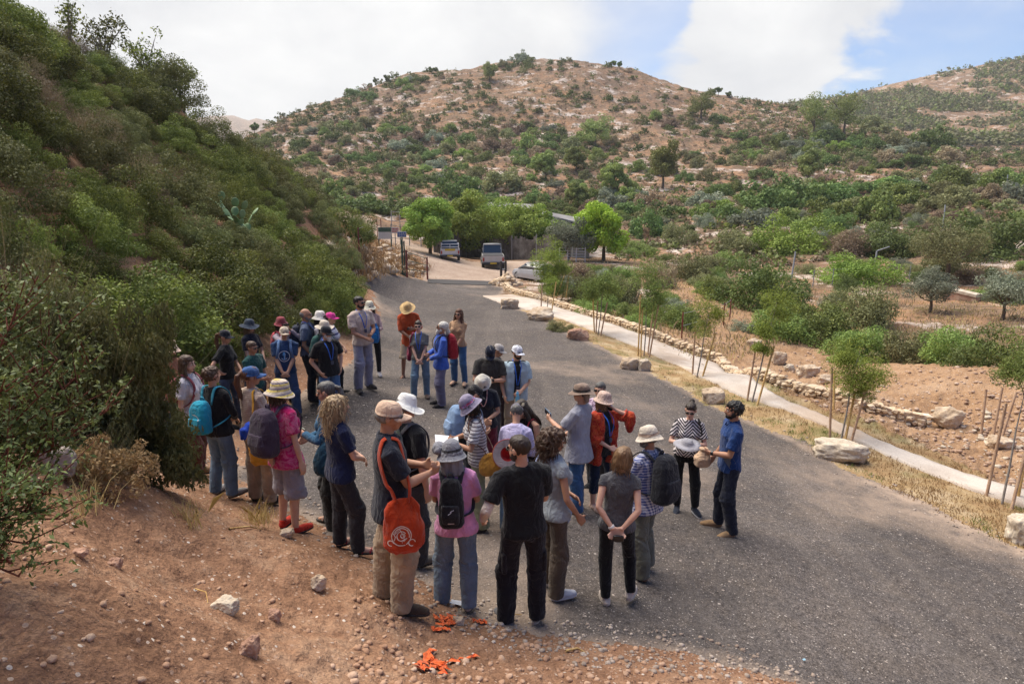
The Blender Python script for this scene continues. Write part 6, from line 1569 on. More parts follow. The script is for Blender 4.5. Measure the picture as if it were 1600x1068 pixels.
        for sg in (1, -1):
            x0 = sg * .075; x1 = sg * (.105 if s.sex == 'm' else .095)
            s.ribbon([L @ Vector((x0 + dx * .5, yb + size[1] * .9, c.z + size[2] * .72)), L @ Vector((x1, -.085, 1.455)), L @ Vector((x1, -.02, 1.478)), L @ Vector((x1, .06, 1.445)), L @ Vector((x1 * 1.05, fr, 1.35)), L @ Vector((x1 * 1.25, fr, 1.22)), L @ Vector((sg * .155 * w, .06, 1.10)), L @ Vector((sg * .155 * w, -.06, 1.05)), L @ Vector((sg * size[0] * .8 + dx, yb + size[1] * .8, c.z - size[2] * .7))], .024, sm, 'strap', o, .28, (1, 0, 0))
        return o, c
    def shoulder_bag(s, name, label, cat, mat, side=1, size=(.07, .19, .18), cz=.86, cy=0.0, cross=False, strapw=.022, sag=True, strapmat=None):
        """side +1: at the wearer's right hip; strap over the same (or, crossed, the other) shoulder"""
        o = s.thing(name, label, cat); L = s.L; w = s.w; x = side * (.185 * w + size[0] + .01); b = Blob()
        b.loft([(x, cy, cz - size[2], size[0] * .7, size[1] * (.72 if sag else .95)), (x, cy, cz - size[2] * .75, size[0] * 1.1, size[1] * .98), (x, cy, cz - size[2] * .1, size[0], size[1]), (x, cy, cz + size[2] * .55, size[0] * .6, size[1] * (.8 if sag else .97)), (x, cy, cz + size[2], size[0] * .25, size[1] * (.5 if sag else .92))], None, 22, 2.6)
        s.part('bag_body', b.bake('bag_body', .010, [mat], 2, s.folds(.014 if sag else .005, 11, 5, 1)), o)
        sx = (-side if cross else side) * .115; top = 1.475
        for q in (1, -1):
            yq = cy + q * size[1] * (.30 if sag else .5); fr = q * (.125 * w + .014)
            pts = [L @ Vector((sx, q * .02 - .01, top)), L @ Vector((sx * 1.1, q * .062, 1.45)), L @ Vector((sx * 1.5, q * .088, 1.34)), Vector((x * .84, q * .085 + cy * .4, 1.16)), Vector((x - side * .012, yq * .8 + fr * .2, cz + size[2] + .05)), Vector((x, yq, cz + size[2] * .78))]
            s.ribbon(pts, strapw, strapmat or mat, 'strap', o, .25, (1, 0, 0))
        return o, Vector((x, cy, cz))
    def lanyard(s, mat, drop=1.12):
        L = s.L; f = .125 * s.w + .02 + (0 if s.sex == 'm' else .03); o = None
        for sg in (1, -1):
            r = s.ribbon([L @ Vector((0, -.07, 1.478)), L @ Vector((sg * .055, -.03, 1.49)), L @ Vector((sg * .062, .05, 1.452)), L @ Vector((sg * .05, f, 1.35)), L @ Vector((sg * .01, f + .005, drop + .02))], .0085, mat, 'lanyard', s.root, .3, (1, 0, 0))
        b = Blob(); b.box(L @ Vector((0, f + .012, drop - .03)), (.028, .006, .036)); s.part('badge', b.bake('badge', .006, [plain('badge', (.05, .06, .1), .4)], 1))
    def held(s, name, label, cat, i, h=(.036, .006, .075), mat=None, off=(0, 0, 0)):
        """a small flat thing in hand i"""
        o = s.thing(name, label, cat); c = s.J['palm', i] + Vector(off); b = Blob(); d = s.J['hd', i]; n = s.J['pn', i]; sd_ = d.cross(n).normalized(); M = Matrix((sd_, n, d)).transposed().to_4x4(); M.translation = c
        b.box((0, 0, 0), h, M, .12); s.part('case', b.bake('case', .006, [mat or BLACKP], 1), o)
        b = Blob(); b.box((0, -h[1] - .001, 0), (h[0] * .86, .0025, h[2] * .88), M, .1); s.part('screen', b.bake('screen', .004, [plain('dark_glass', (.02, .025, .035), .12, .6)], 0), o); return o

def on_surface(obj, pts, axis, lift=.003):
    """drop points onto a mesh along an axis (local space)"""
    from mathutils.bvhtree import BVHTree
    me = obj.data; bv = BVHTree.FromPolygons([v.co for v in me.vertices], [p.vertices for p in me.polygons]); out = []; a = Vector(axis).normalized()
    for p in pts:
        h_ = bv.ray_cast(Vector(p) + a * .6, -a); out.append((h_[0] + a * lift) if h_[0] else Vector(p))
    return out
def stroke(obj, lines, width, axis, up, mat, name, lift=.003):
    """flat strokes of cloth print laid on a garment"""
    V = []; F = []; a = Vector(axis).normalized()
    for ln in lines:
        ln = [Vector(p) for p in ln]; n = len(ln); L_ = []; R_ = []
        for i, p in enumerate(ln):
            d = (ln[min(i + 1, n - 1)] - ln[max(i - 1, 0)]); d = (d - a * d.dot(a)).normalized(); q = d.cross(a) * width / 2; L_.append(p + q); R_.append(p - q)
        L_ = on_surface(obj, L_, axis, lift); R_ = on_surface(obj, R_, axis, lift); o = len(V)
        for l, r in zip(L_, R_): V += [l, r]
        for i in range(n - 1): F.append((o + 2 * i, o + 2 * i + 1, o + 2 * i + 3, o + 2 * i + 2))
    return link(name, mesh_np(name, np.array([tuple(v) for v in V]), F, [mat], False), obj)
def arc(c, r, a0, a1, ex, ey, n=24):
    return [Vector(c) + Vector(ex) * math.cos(a0 + (a1 - a0) * i / n) * r + Vector(ey) * math.sin(a0 + (a1 - a0) * i / n) * r for i in range(n + 1)]

BLUE_L = plain('blue_lanyard', (.02, .12, .55), .6)
NAVY = (.014, .02, .048); BLACK = (.010, .010, .012); JEAN = (.075, .135, .24); DJEAN = (.03, .055, .12); KHAKI = (.34, .25, .165); WHITE = (.66, .64, .61)

# ------------------------------------------------------------------ the forty-three people
import os
ONLY = None
def dn(c, c2=None): return cloth(c, 'denim', c2)

# 1 orange bag man
p = Person(617, 620, 1.80, 72, 'man in beige cap and dark polo with a large orange shoulder bag', 'tan', 'm', 1.1, ((.03, .31, 1.12), (.06, .27, 1.15)), (8, 6), 0, .03)
p.top(cloth((.017, .02, .032)), 'short', .80, 1.2, 'polo_shirt', collar=cloth((.017, .02, .032))); p.bottom(cloth(KHAKI), 'trousers', 1.25); p.shoes(cloth((.07, .05, .035)))
p.hairdo('bald', 'grey'); p.hat('cap', cloth((.60, .42, .30))); p.face(True, None)
OB, oc = p.shoulder_bag('shoulder_bag', 'large rust orange cloth bag with a pale round emblem', 'shoulder bag', cloth((.38, .040, .010)), 1, (.075, .165, .215), .84, .05, strapw=.034)
bb = [c for c in OB.children if c.name.startswith('bag_body')][0]; ey, ez = Vector((0, 1, 0)), Vector((0, 0, 1)); ec = Vector((oc.x, oc.y - .03, oc.z - .06))
em = [arc(ec, .072, 0, 2 * PI, ey, ez), arc(ec + ez * .0, .058, -.3, 2.6, ey, ez), arc(ec, .034, .5, 5.6, ey, ez), arc(ec + ey * .01, .016, 0, 2 * PI, ey, ez, 10), [ec - ey * .06 + ez * .03, ec - ey * .045 + ez * .0, ec - ey * .055 - ez * .03], [ec + ey * .045 + ez * .045, ec + ey * .055 + ez * .01], [ec + ey * -.05 + ez * .02, ec + ey * -.01 + ez * .05, ec + ey * .02 + ez * -.01], [ec + ey * .0 - ez * .05, ec + ey * .04 - ez * .02], arc(ec + ey * .075 - ez * .06, .025, 0, 5, ey, ez, 10), arc(ec - ey * .08 - ez * .05, .02, 0, 5, ey, ez, 10)]
stroke(bb, em, .007, (1, 0, 0), ez, plain('pale_print', (.62, .50, .42), .9), 'emblem')
# 2 white hat behind
p = Person(640, 620, 1.79, 48, 'man in wide white hat and black tee with grey backpack beside the orange bag', 'mid', 'm', 1.08, ('down', 'clasp'), (0, 5), 0, .04)
p.top(cloth(BLACK), 'short', .88, 1.1, 't_shirt'); p.bottom(cloth((.045, .045, .052)), 'trousers', 1.1); p.shoes(cloth((.16, .14, .12))); p.hairdo('short', 'grey'); p.hat('wide', cloth((.70, .69, .66)), wav=.016, tilt=-14); p.face(False)
p.backpack('grey and olive patterned backpack on the man in the white hat', cloth((.10, .10, .10), 'floral', (.17, .19, .10), 14, c3=(.04, .04, .045)), (.15, .10, .25), cloth((.12, .115, .115)))
# 3 blonde
p = Person(531, 614, 1.68, 62, 'woman with long wavy blond hair in navy t-shirt', 'pale', 'f', 1.12, ('clasp', 'clasp'), (14, 2), 0, .02)
p.top(cloth((.013, .018, .055)), 'short', .84, 1.1, 't_shirt'); p.bottom(cloth((.032, .030, .034)), 'trousers', 1.05); p.shoes(cloth((.28, .03, .05)), 'sandal'); p.hairdo('wavy', 'blond'); p.face(False)
# 4
p = Person(519, 598, 1.66, 262, 'woman with greying hair and long black skirt half behind the blond woman', 'mid', 'f', 1.05, ('hold', 'read'), (10, 10), 0)
p.top(cloth((.03, .10, .19)), 'long', .84, 1.1, 'shirt'); p.bottom(cloth((.010, .010, .011)), 'wide', 1.05, 'skirt'); p.shoes(cloth((.45, .30, .24)), 'sandal'); p.hairdo('short', 'saltp', ('tail',)); p.face(False)
p.shoulder_bag('shoulder_bag', 'dark teal shoulder bag on the woman with greying hair', 'shoulder bag', cloth((.020, .065, .105)), -1, (.07, .17, .17), .95, -.02)
p.held('phone', 'pale phone held by the woman in the black skirt', 'phone', 1, (.04, .007, .08), plain('pale_case', (.35, .38, .30), .4))
# 5 magenta
p = Person(448, 594, 1.62, 33, 'woman in striped straw hat and magenta patterned t-shirt', 'pale', 'f', 1.10, ('down', 'back'), (40, 6), 0, .03)
p.top(cloth((.50, .018, .13), 'floral', (.60, .16, .28), 16, c3=(.42, .012, .10)), 'short', .80, 1.2, 't_shirt'); p.bottom(cloth((.28, .26, .30)), 'shorts', 1.12); p.shoes(cloth((.50, .035, .018)), 'shoe', (.04, .03, .03)); p.hairdo('bob', 'brown')
p.hat('cloche', cloth((.62, .52, .40), 'bands', (.66, .52, .16), 18, c3=(.27, .23, .25)), wav=.008); p.face(False)
p.backpack('dark purple backpack on the woman in magenta', cloth((.050, .034, .055)), (.165, .115, .245), cloth((.065, .045, .075)), cloth((.060, .042, .065)))
# 6
p = Person(401, 570, 1.66, 48, 'woman in blue denim cap and fine-striped beige shirt', 'tan', 'f', 1.12, ('hold', 'hold'), (20, 0), 0, .02)
p.top(cloth((.50, .385, .30), 'stripes', (.38, .28, .22), 42), 'short', .86, 1.25, 'shirt'); p.bottom(cloth((.36, .27, .20)), 'trousers', 1.15); p.shoes(cloth((.02, .02, .022))); p.hairdo('ponytail', 'auburn'); p.hat('cap', dn((.035, .085, .22))); p.face(False)
mb, mc_ = p.shoulder_bag('tote_bag', 'mustard yellow tote bag on the woman in the blue cap', 'tote bag', cloth((.55, .27, .022)), 1, (.06, .17, .24), .84, -.02, strapw=.018)
jo = p.thing('jacket', 'bright blue jacket hung over the mustard tote bag', 'jacket'); b = Blob(); b.loft([(mc_.x + .03, -.08, .80, .05, .07), (mc_.x + .035, -.08, .95, .06, .085), (mc_.x + .02, -.06, 1.10, .05, .09)], None, 18); b.tube([(mc_.x, -.16, 1.10), (mc_.x + .04, -.24, 1.06), (mc_.x + .04, -.25, .98)], [.035, .04, .03], 10); p.part('cloth', b.bake('cloth', .009, [cloth((.012, .05, .36))], 2, p.folds(.014, 12, 7, 1)), jo)
bo = p.thing('water_bottle', 'clear crumpled plastic bottle held out by the woman in the blue cap', 'bottle')
def bottle(p, o, c, mat, cap, r=.034, h=.20):
    b = Blob(); b.tube([c - Vector((0, 0, h / 2)), c, c + Vector((0, 0, h * .3)), c + Vector((0, 0, h * .42))], [r, r, r * .9, r * .4], 14, (0, 1)); p.part('bottle_body', b.bake('bottle_body', .006, [mat], 1, lambda V, N: V + N * (noise3(V, 60, 1) * .002)[:, None]), o)
    b = Blob(); b.tube([c + Vector((0, 0, h * .44)), c + Vector((0, 0, h * .52))], r * .42, 12, (0, 0)); p.part('cap', b.bake('cap', .004, [cap], 0), o)
CLEAR = plain('clear_plastic', (.40, .45, .55), .12, .7); WCAP = plain('white_cap', (.6, .6, .62), .4)
bottle(p, bo, p.J['palm', 1] + Vector((0, .03, .06)), CLEAR, WCAP)
# 7
p = Person(334, 572, 1.64, 28, 'woman with short brown curls in black top and blue jeans', 'mid', 'f', 1.06, ('clasp', 'clasp'), (10, 0), 0, .03)
p.top(cloth((.012, .012, .013)), 'long', .86, 1.15, 'top'); p.bottom(dn((.095, .155, .24)), 'trousers', 1.08); p.shoes(cloth((.34, .32, .31))); p.hairdo('shortcurly', 'brown')
p.backpack('turquoise backpack with white trim hanging low on the left back', cloth((.015, .27, .40)), (.135, .10, .20), cloth((.04, .30, .42)), cloth((.02, .30, .43)), 1.13, -.05)
o7 = [o for o in C.objects if o.name.startswith('front_pocket')][-1]; fb = o7.data
e0 = p.L @ Vector((-.05, -.3, 1.10)); ex, ez = Vector((1, 0, 0)), Vector((0, 0, 1)); stroke(o7, [arc(e0, .085, .3, 2.8, ex, ez, 16), [e0 + ex * .09 - ez * .10, e0 + ex * .095 - ez * .02]], .010, (0, -1, 0), ez, plain('white_trim', (.6, .62, .64), .6), 'trim')
# 8
p = Person(300, 553, 1.66, 98, 'girl with long brown hair in white t-shirt beside the tangled bush', 'pale', 'f', .98, ('down', 'pocket'), (0, 6), 0, .02)
p.top(cloth((.60, .56, .58)), 'short', .92, 1.15, 't_shirt'); p.bottom(cloth((.105, .030, .020)), 'trousers', 1.1); p.shoes(cloth((.30, .17, .08)), 'boot'); p.hairdo('long', 'brown'); p.face(False)
p.backpack('dark red backpack on the girl in the white t-shirt', cloth((.22, .045, .06)), (.12, .085, .18))
# 9
p = Person(262, 532, 1.66, 95, 'person in pale floppy hat and blue jeans hidden behind the tangled bush', 'pale', 'f', 1.0, ('down', 'down'), (0, 0)); p.top(cloth((.30, .12, .06)), 'short', .88, 1.1, 't_shirt'); p.bottom(dn((.05, .09, .20)), 'trousers'); p.shoes(cloth((.45, .45, .48))); p.hat('cloche', cloth((.58, .42, .33))); p.hairdo('bob', 'brown')
# 10
p = Person(349, 517, 1.69, 100, 'woman in black cap and black t-shirt with a long brown ponytail', 'mid', 'f', 1.0, ('hip', 'clasp'), (6, 4), 0); p.top(cloth((.008, .008, .009)), 'short', .90, 1.0, 't_shirt'); p.bottom(dn((.045, .06, .10)), 'trousers'); p.shoes(cloth(BLACK)); p.hairdo('ponytail', 'auburn'); p.hat('cap', cloth((.010, .012, .020))); p.face(True)
# 11
p = Person(388, 500, 1.68, 115, 'woman in navy sun hat and navy top at the back on the left', 'pale', 'f', 1.0, ('clasp', 'clasp'), (10, 0), 0); p.top(cloth((.010, .012, .024)), 'short', .88, 1.0, 't_shirt'); p.bottom(cloth((.05, .06, .10)), 'trousers'); p.shoes(cloth(BLACK)); p.hairdo('bob', 'light'); p.hat('wide', cloth((.030, .042, .065)), wav=.014); p.face(True)
# 12
p = Person(394, 533, 1.60, 108, 'person with short dark hair and sunglasses in dark green t-shirt', 'tan', 'm', .94, ('hold', 'slight'), (0, 5), 0); p.top(cloth((.012, .060, .058)), 'short', .86, 1.1, 't_shirt'); p.bottom(cloth((.03, .035, .05)), 'trousers'); p.shoes(cloth(BLACK)); p.hairdo('short', 'brown', ()); p.face(True)
# 13 anchor tee
p = Person(441, 511, 1.66, 163, 'man in beige cap and navy t-shirt printed with a white anchor', 'mid', 'm', 1.14, ('clasplow', 'clasplow'), (-12, 0), 0); sh = p.top(cloth((.022, .050, .125)), 'short', .86, 1.15, 't_shirt'); p.bottom(dn((.04, .07, .15)), 'trousers', 1.1); p.shoes(cloth(BLACK)); p.hairdo('short', 'saltp'); p.hat('cap', cloth((.56, .45, .34))); p.face('clear', None)
ec = Vector((0, .2, 1.20)); ex = Vector((-1, 0, 0)); wp = plain('white_print', (.62, .66, .72), .9); bp = plain('blue_print', (.14, .42, .80), .9)
stroke(sh, [arc(ec, .098, 0, 2 * PI, ex, ez, 32)], .012, (0, 1, 0), ez, wp, 'emblem', .004)
stroke(sh, [[ec + ez * .045, ec - ez * .055], [ec + ex * -.03 + ez * .03, ec + ex * .03 + ez * .03], arc(ec - ez * .01, .052, PI + .45, 2 * PI - .45, ex, ez, 12), arc(ec + ez * .058, .014, 0, 2 * PI, ex, ez, 12)], .013, (0, 1, 0), ez, bp, 'anchor_print', .004)
stroke(sh, [[ec + ez * .06 + ex * .02, ec + ex * .012 - ez * .05], arc(ec - ez * .002, .060, PI + .6, 2 * PI - .6, ex, ez, 12)], .006, (0, 1, 0), ez, wp, 'anchor_outline', .006)
p.backpack('light blue backpack on the man in the anchor t-shirt', cloth((.05, .11, .26)), (.15, .09, .22), cloth((.10, .17, .32)))
# 14
p = Person(441, 496, 1.68, 128, 'woman in dark red hat lifting binoculars to her eyes', 'mid', 'f', 1.0, ('face', 'face'), (8, 0), 0); p.top(cloth((.36, .30, .34)), 'long', .88, 1.0, 'shirt'); p.bottom(cloth(BLACK), 'trousers'); p.shoes(cloth(BLACK)); p.hairdo('bob', 'dark'); p.hat('bucket', cloth((.24, .045, .055))); p.face(False)
p.backpack('coral pink backpack on the woman in the dark red hat', cloth((.48, .07, .09)), (.14, .09, .21))
bi = p.thing('binoculars', 'black binoculars held up by the woman in the dark red hat', 'binoculars'); b = Blob()
for sg in (1, -1): b.tube([p.Hm @ Vector((sg * .032, .11, 1.612)), p.Hm @ Vector((sg * .036, .20, 1.612))], [.018, .026], 12, (0, 0))
b.tube([p.Hm @ Vector((-.03, .14, 1.612)), p.Hm @ Vector((.03, .14, 1.612))], .010, 8); p.part('barrels', b.bake('barrels', .005, [BLACKP], 0), bi)
# 15
p = Person(477, 482, 1.78, 88, 'tall man with cropped grey hair in blue-grey shirt by the bushes', 'tan', 'm', 1.05, ('slight', 'down'), (0, 5), 0); p.top(cloth((.10, .125, .19)), 'short', .86, 1.1, 'shirt'); p.bottom(cloth((.02, .02, .026)), 'trousers'); p.shoes(cloth(BLACK)); p.hairdo('bald', 'grey'); p.face('clear', 'grey'); p.lanyard(BLUE_L)
p.backpack('dark backpack on the man with cropped grey hair', cloth((.03, .035, .055)), (.14, .09, .2))
# 16
p = Person(499, 487, 1.66, 104, 'woman in white sun hat and white shirt near the bushes', 'pale', 'f', 1.0, ('clasp', 'clasp'), (0, 0), 0); p.top(cloth((.62, .56, .56)), 'long', .86, 1.1, 'shirt'); p.bottom(cloth((.02, .02, .026)), 'trousers'); p.shoes(cloth(BLACK)); p.hairdo('bob', 'dark'); p.hat('cloche', cloth((.66, .63, .57)), wav=.012); p.face(False)
# 17
p = Person(508, 501, 1.62, 95, 'woman in cream sun hat and denim shirt behind the man in the black polo', 'mid', 'f', 1.02, ('clasp', 'clasp'), (10, 0), 0); p.top(dn((.05, .085, .19)), 'elbow', .84, 1.15, 'denim_shirt'); p.bottom(dn((.06, .12, .24)), 'trousers', 1.1); p.shoes(cloth((.5, .5, .52))); p.hairdo('bob', 'brown'); p.hat('wide', cloth((.60, .52, .42)), wav=.012); p.face(False)
p.backpack('dark green backpack on the woman in the cream hat', cloth((.045, .12, .105)), (.13, .10, .21))
# 18
p = Person(516, 488, 1.64, 88, 'woman in bright pink cap at the back of the group', 'mid', 'f', 1.0, ('down', 'clasp'), (10, 0), 0); p.top(cloth((.60, .60, .66), 'stripes', (.05, .06, .16), 9), 'short', .88, 1.0, 'top'); p.bottom(cloth(BLACK), 'trousers'); p.shoes(cloth(BLACK)); p.hairdo('ponytail', 'dark'); p.hat('cap', cloth((.66, .045, .26))); p.face(False)
# 19
p = Person(523, 512, 1.72, 142, 'man in black cap and black polo with a blue lanyard', 'mid', 'm', 1.12, ('pocket', 'pocket'), (-30, 8), 0, .02); p.top(cloth((.011, .010, .012)), 'short', .84, 1.15, 'polo_shirt', collar=cloth((.011, .010, .012))); p.bottom(dn((.055, .12, .25)), 'trousers', 1.2); p.shoes(cloth(BLACK)); p.hairdo('bald', 'grey'); p.hat('cap', cloth((.011, .013, .020))); p.face(False, 'white'); p.lanyard(BLUE_L)
# 20
p = Person(565, 462, 1.80, 135, 'tall bearded man in beige t-shirt and grey trousers', 'tan', 'm', 1.04, ('clasp', 'hold'), (-25, 0), 0, .03); p.top(cloth((.52, .42, .36)), 'short', .86, 1.25, 't_shirt'); p.bottom(cloth((.26, .25, .31)), 'trousers', 1.15); p.shoes(cloth((.03, .025, .025))); p.hairdo('short', 'black'); p.face(True, 'black'); p.lanyard(BLUE_L, 1.15)
# 21
p = Person(580, 471, 1.68, 165, 'woman in pale sun hat holding a blue backpack to her front', 'pale', 'f', 1.0, ('face', 'hold'), (-20, 0), 0); p.top(cloth((.52, .36, .33)), 'long', .88, 1.0, 'shirt'); p.bottom(cloth((.015, .015, .017)), 'leggings'); p.shoes(cloth((.5, .47, .47))); p.hairdo('long', 'brown'); p.hat('cloche', cloth((.58, .55, .44))); p.face(True)
bo = p.thing('backpack', 'bright blue hiking backpack held in front by the woman in the pale hat', 'backpack'); b = Blob(); b.loft([(.02, .26, .86, .12, .085), (.02, .27, .95, .15, .10), (.02, .26, 1.18, .14, .10), (.02, .25, 1.3, .09, .06)], None, 20, 3); p.part('pack_body', b.bake('pack_body', .009, [cloth((.012, .13, .36))], 2, p.folds(.012, 12, 9, 1)), bo)
b = Blob(); b.box((.02, .36, 1.0), (.10, .03, .07)); p.part('front_pocket', b.bake('front_pocket', .009, [cloth((.02, .18, .42))], 2), bo); p.ribbon([(-.10, .24, 1.26), (-.16, .2, 1.1), (-.13, .24, .9)], .02, cloth((.02, .02, .03)), 'strap', bo, .3)
# 22
p = Person(644, 475, 1.74, 172, 'person in straw hat and loose orange-red shirt looking down at the hands', 'dark', 'm', 1.02, ('clasp', 'read'), (8, 32), 4, .08); p.top(cloth((.44, .070, .020)), 'elbow', .74, 1.35, 'shirt'); p.bottom(cloth((.36, .28, .20)), 'shorts', 1.15); p.shoes(cloth((.16, .08, .05)), 'sandal'); p.hat('straw', cloth((.62, .42, .19)), tilt=8); p.face(False); p.hairdo('bald', 'grey')
p.held('phone', 'phone held by the person in the straw hat', 'phone', 1)
# 23
p = Person(656, 501, 1.64, 176, 'woman in sunglasses and grey t-shirt with her hands together', 'pale', 'f', 1.06, ('clasplow', 'clasplow'), (0, 0), 0); p.top(cloth((.135, .135, .130)), 'short', .88, 1.15, 't_shirt', neck=1.455); p.bottom(dn((.12, .19, .27)), 'trousers', 1.0); p.shoes(cloth((.14, .09, .07))); p.hairdo('bun', 'dark'); p.face(True); p.lanyard(BLUE_L, 1.10)
p.shoulder_bag('shoulder_bag', 'maroon shoulder bag behind the woman in the grey t-shirt', 'shoulder bag', cloth((.16, .015, .04)), 1, (.05, .12, .14), .98, -.08)
# 24
p = Person(690, 502, 1.72, 252, 'old man with white head wrap, white beard and blue shirt', 'tan', 'm', 1.06, ('hold', 'clasp'), (10, -14), 0, .02); p.top(cloth((.060, .135, .52)), 'long', .80, 1.3, 'shirt', collar=cloth((.060, .135, .52))); p.bottom(cloth((.15, .14, .21)), 'trousers', 1.15); p.shoes(cloth((.02, .018, .018))); p.face(True, 'white')
b = Blob(); b.ell((0, -.022, 1.648), (.085, .100, .088), p.Hm, 18); b.tube([p.Hm @ Vector((0, -.10, 1.60)), p.Hm @ Vector((0, -.14, 1.54)), p.Hm @ Vector((.02, -.13, 1.46))], [.035, .04, .015], 10); p.part('head_wrap', b.bake('head_wrap', .008, [cloth((.60, .58, .52))], 1, p.folds(.006, 22, 30, 1)))
p.backpack('red and black backpack on the old man in the blue shirt', cloth((.34, .018, .03)), (.15, .11, .24), cloth((.012, .012, .014)), cloth((.015, .014, .016)))
# 25
p = Person(721, 483, 1.68, 196, 'woman with long wavy brown hair and sunglasses in a tan top', 'mid', 'f', 1.02, ('down', 'clasplow'), (0, 0), 0); p.top(cloth((.44, .27, .155)), 'elbow', .90, 1.35, 'top'); p.bottom(dn((.04, .10, .21)), 'trousers', 1.0); p.shoes(cloth((.48, .30, .20))); p.hairdo('long', 'auburn'); p.face(True)
# 26
p = Person(763, 543, 1.76, 180, 'man in navy cap and charcoal t-shirt looking down at his phone', 'mid', 'm', 1.18, ('read', 'read'), (0, 34), 4); p.top(cloth((.040, .038, .036)), 'short', .84, 1.2, 't_shirt'); p.bottom(cloth((.05, .05, .06)), 'trousers', 1.1); p.shoes(cloth(BLACK)); p.hairdo('short', 'grey'); p.hat('cap', cloth((.010, .014, .030))); p.face(False)
p.held('phone', 'dark phone held by the man in the charcoal t-shirt', 'phone', 0)
# 27
p = Person(776, 540, 1.66, 112, 'woman in pale grey cap just behind the man in charcoal', 'tan', 'f', 1.0, ('clasp', 'clasp'), (0, 15), 0); p.top(cloth((.10, .09, .085)), 'cap', .88, 1.0, 'top'); p.bottom(cloth((.05, .03, .04)), 'trousers'); p.shoes(cloth(BLACK)); p.hairdo('ponytail', 'dark'); p.hat('cap', cloth((.40, .37, .35))); p.face(False)
# 28
p = Person(805, 541, 1.76, 165, 'bearded man in white cap and pale blue open shirt with a bottle', 'mid', 'm', 1.03, ('slight', 'clasp'), (-28, 4), 0); p.top(cloth((.011, .011, .013)), 'short', .88, 1.0, 't_shirt')
b = Blob(); L = p.L
for sg in (1, -1): b.loft([(sg * .115, -.0, .80, .085, .150), (sg * .115, 0, 1.06, .080, .140), (sg * .115, 0, 1.3, .085, .138), (sg * .11, -.005, 1.40, .085, .11), (sg * .09, -.01, 1.455, .05, .075)], L, 20, 3)
for i in (0, 1): S0, E = p.J['sh', i], p.J['el', i]; b.tube([S0, S0.lerp(E, .4), S0.lerp(E, .85)], [.075, .078, .078], 14, (1, 0))
p.part('open_shirt', b.bake('open_shirt', .010, [cloth((.36, .46, .52))], 2, p.folds(.007, 12, 8, 0)))
p.bottom(cloth((.34, .27, .19)), 'trousers'); p.shoes(cloth((.1, .08, .06))); p.hairdo('short', 'dark'); p.hat('cap', cloth((.66, .68, .74))); p.face('clear', 'dark'); p.lanyard(BLUE_L, 1.05)
bo = p.thing('water_bottle', 'light blue water bottle held by the man in the white cap', 'bottle'); bottle(p, bo, p.J['palm', 1] + Vector((0, .02, -.04)), plain('blue_plastic', (.12, .40, .60), .15, .7), WCAP)
# 29
p = Person(757, 588, 1.64, 182, 'person in cream bucket hat and navy t-shirt looking down', 'mid', 'f', 1.02, ('clasp', 'hold'), (0, 34), 6); p.top(cloth((.016, .019, .030)), 'short', .86, 1.1, 't_shirt'); p.bottom(cloth((.14, .02, .04)), 'trousers'); p.shoes(cloth(BLACK)); p.hairdo('short', 'grey'); p.hat('bucket', cloth((.56, .53, .46)), wav=.008); p.face('clear')
p.ribbon([p.L @ Vector((-.06, .04, 1.46)), p.L @ Vector((-.05, .15, 1.34)), p.L @ Vector((0, .17, 1.25)), p.L @ Vector((.05, .15, 1.34)), p.L @ Vector((.06, .04, 1.46))], .022, cloth((.40, .06, .05), 'floral', (.6, .5, .5), 25), 'scarf', p.root, .3)
# 30
p = Person(729, 611, 1.64, 62, 'woman in dark cap and black tank top bending over a page', 'mid', 'f', 1.02, ('hold', 'read'), (10, 24), 8); p.top(cloth((.011, .013, .022)), 'none', .86, 1.0, 'tank_top'); p.bottom(cloth((.02, .022, .03)), 'trousers'); p.shoes(cloth(BLACK)); p.hairdo('short', 'black'); p.hat('cap', cloth((.012, .012, .016)))
p.backpack('pale denim-blue backpack on the woman in the black tank top', cloth((.20, .30, .46)), (.145, .105, .215), cloth((.26, .36, .52)), cloth((.22, .32, .48)))
# 31
p = Person(742, 624, 1.70, 262, 'woman in lilac hat and white striped t-shirt reading a page', 'tan', 'f', 1.04, ('read', 'read'), (0, 26), 6, .03); p.top(cloth((.62, .60, .60), 'stripes', (.14, .11, .13), 26), 'short', .86, 1.25, 't_shirt'); p.bottom(cloth((.25, .26, .17)), 'trousers', 1.25); p.shoes(cloth((.06, .04, .04))); p.hairdo('bob', 'dark'); p.hat('cloche', cloth((.27, .24, .33)), cloth((.50, .06, .10), 'floral', (.2, .3, .6), 40, c3=(.6, .5, .3)), wav=.006); p.face(False)
p.shoulder_bag('shoulder_bag', 'mustard leather bag on the back of the woman in the lilac hat', 'shoulder bag', cloth((.42, .20, .035)), -1, (.065, .13, .13), .92, -.12, strapw=.018, strapmat=cloth((.14, .06, .03)))
po = p.thing('paper_page', 'white page held by the woman in the lilac hat', 'paper'); c = (p.J['palm', 0] + p.J['palm', 1]) / 2 + Vector((0, .05, .0))
V = [c + Vector((x * .10, y * .14, .02 * math.sin(x * 2) + y * .02 + dz)) for dz in (0, .0015) for x in (-1, -.5, 0, .5, 1) for y in (-1, 1)]; F = [(2 * i + o, 2 * i + 2 + o, 2 * i + 3 + o, 2 * i + 1 + o) for o in (0, 10) for i in range(4)]; p.part('sheet', mesh_np('sheet', np.array([tuple(v) for v in V]), F, [plain('paper', (.68, .68, .70), .8)]), po)
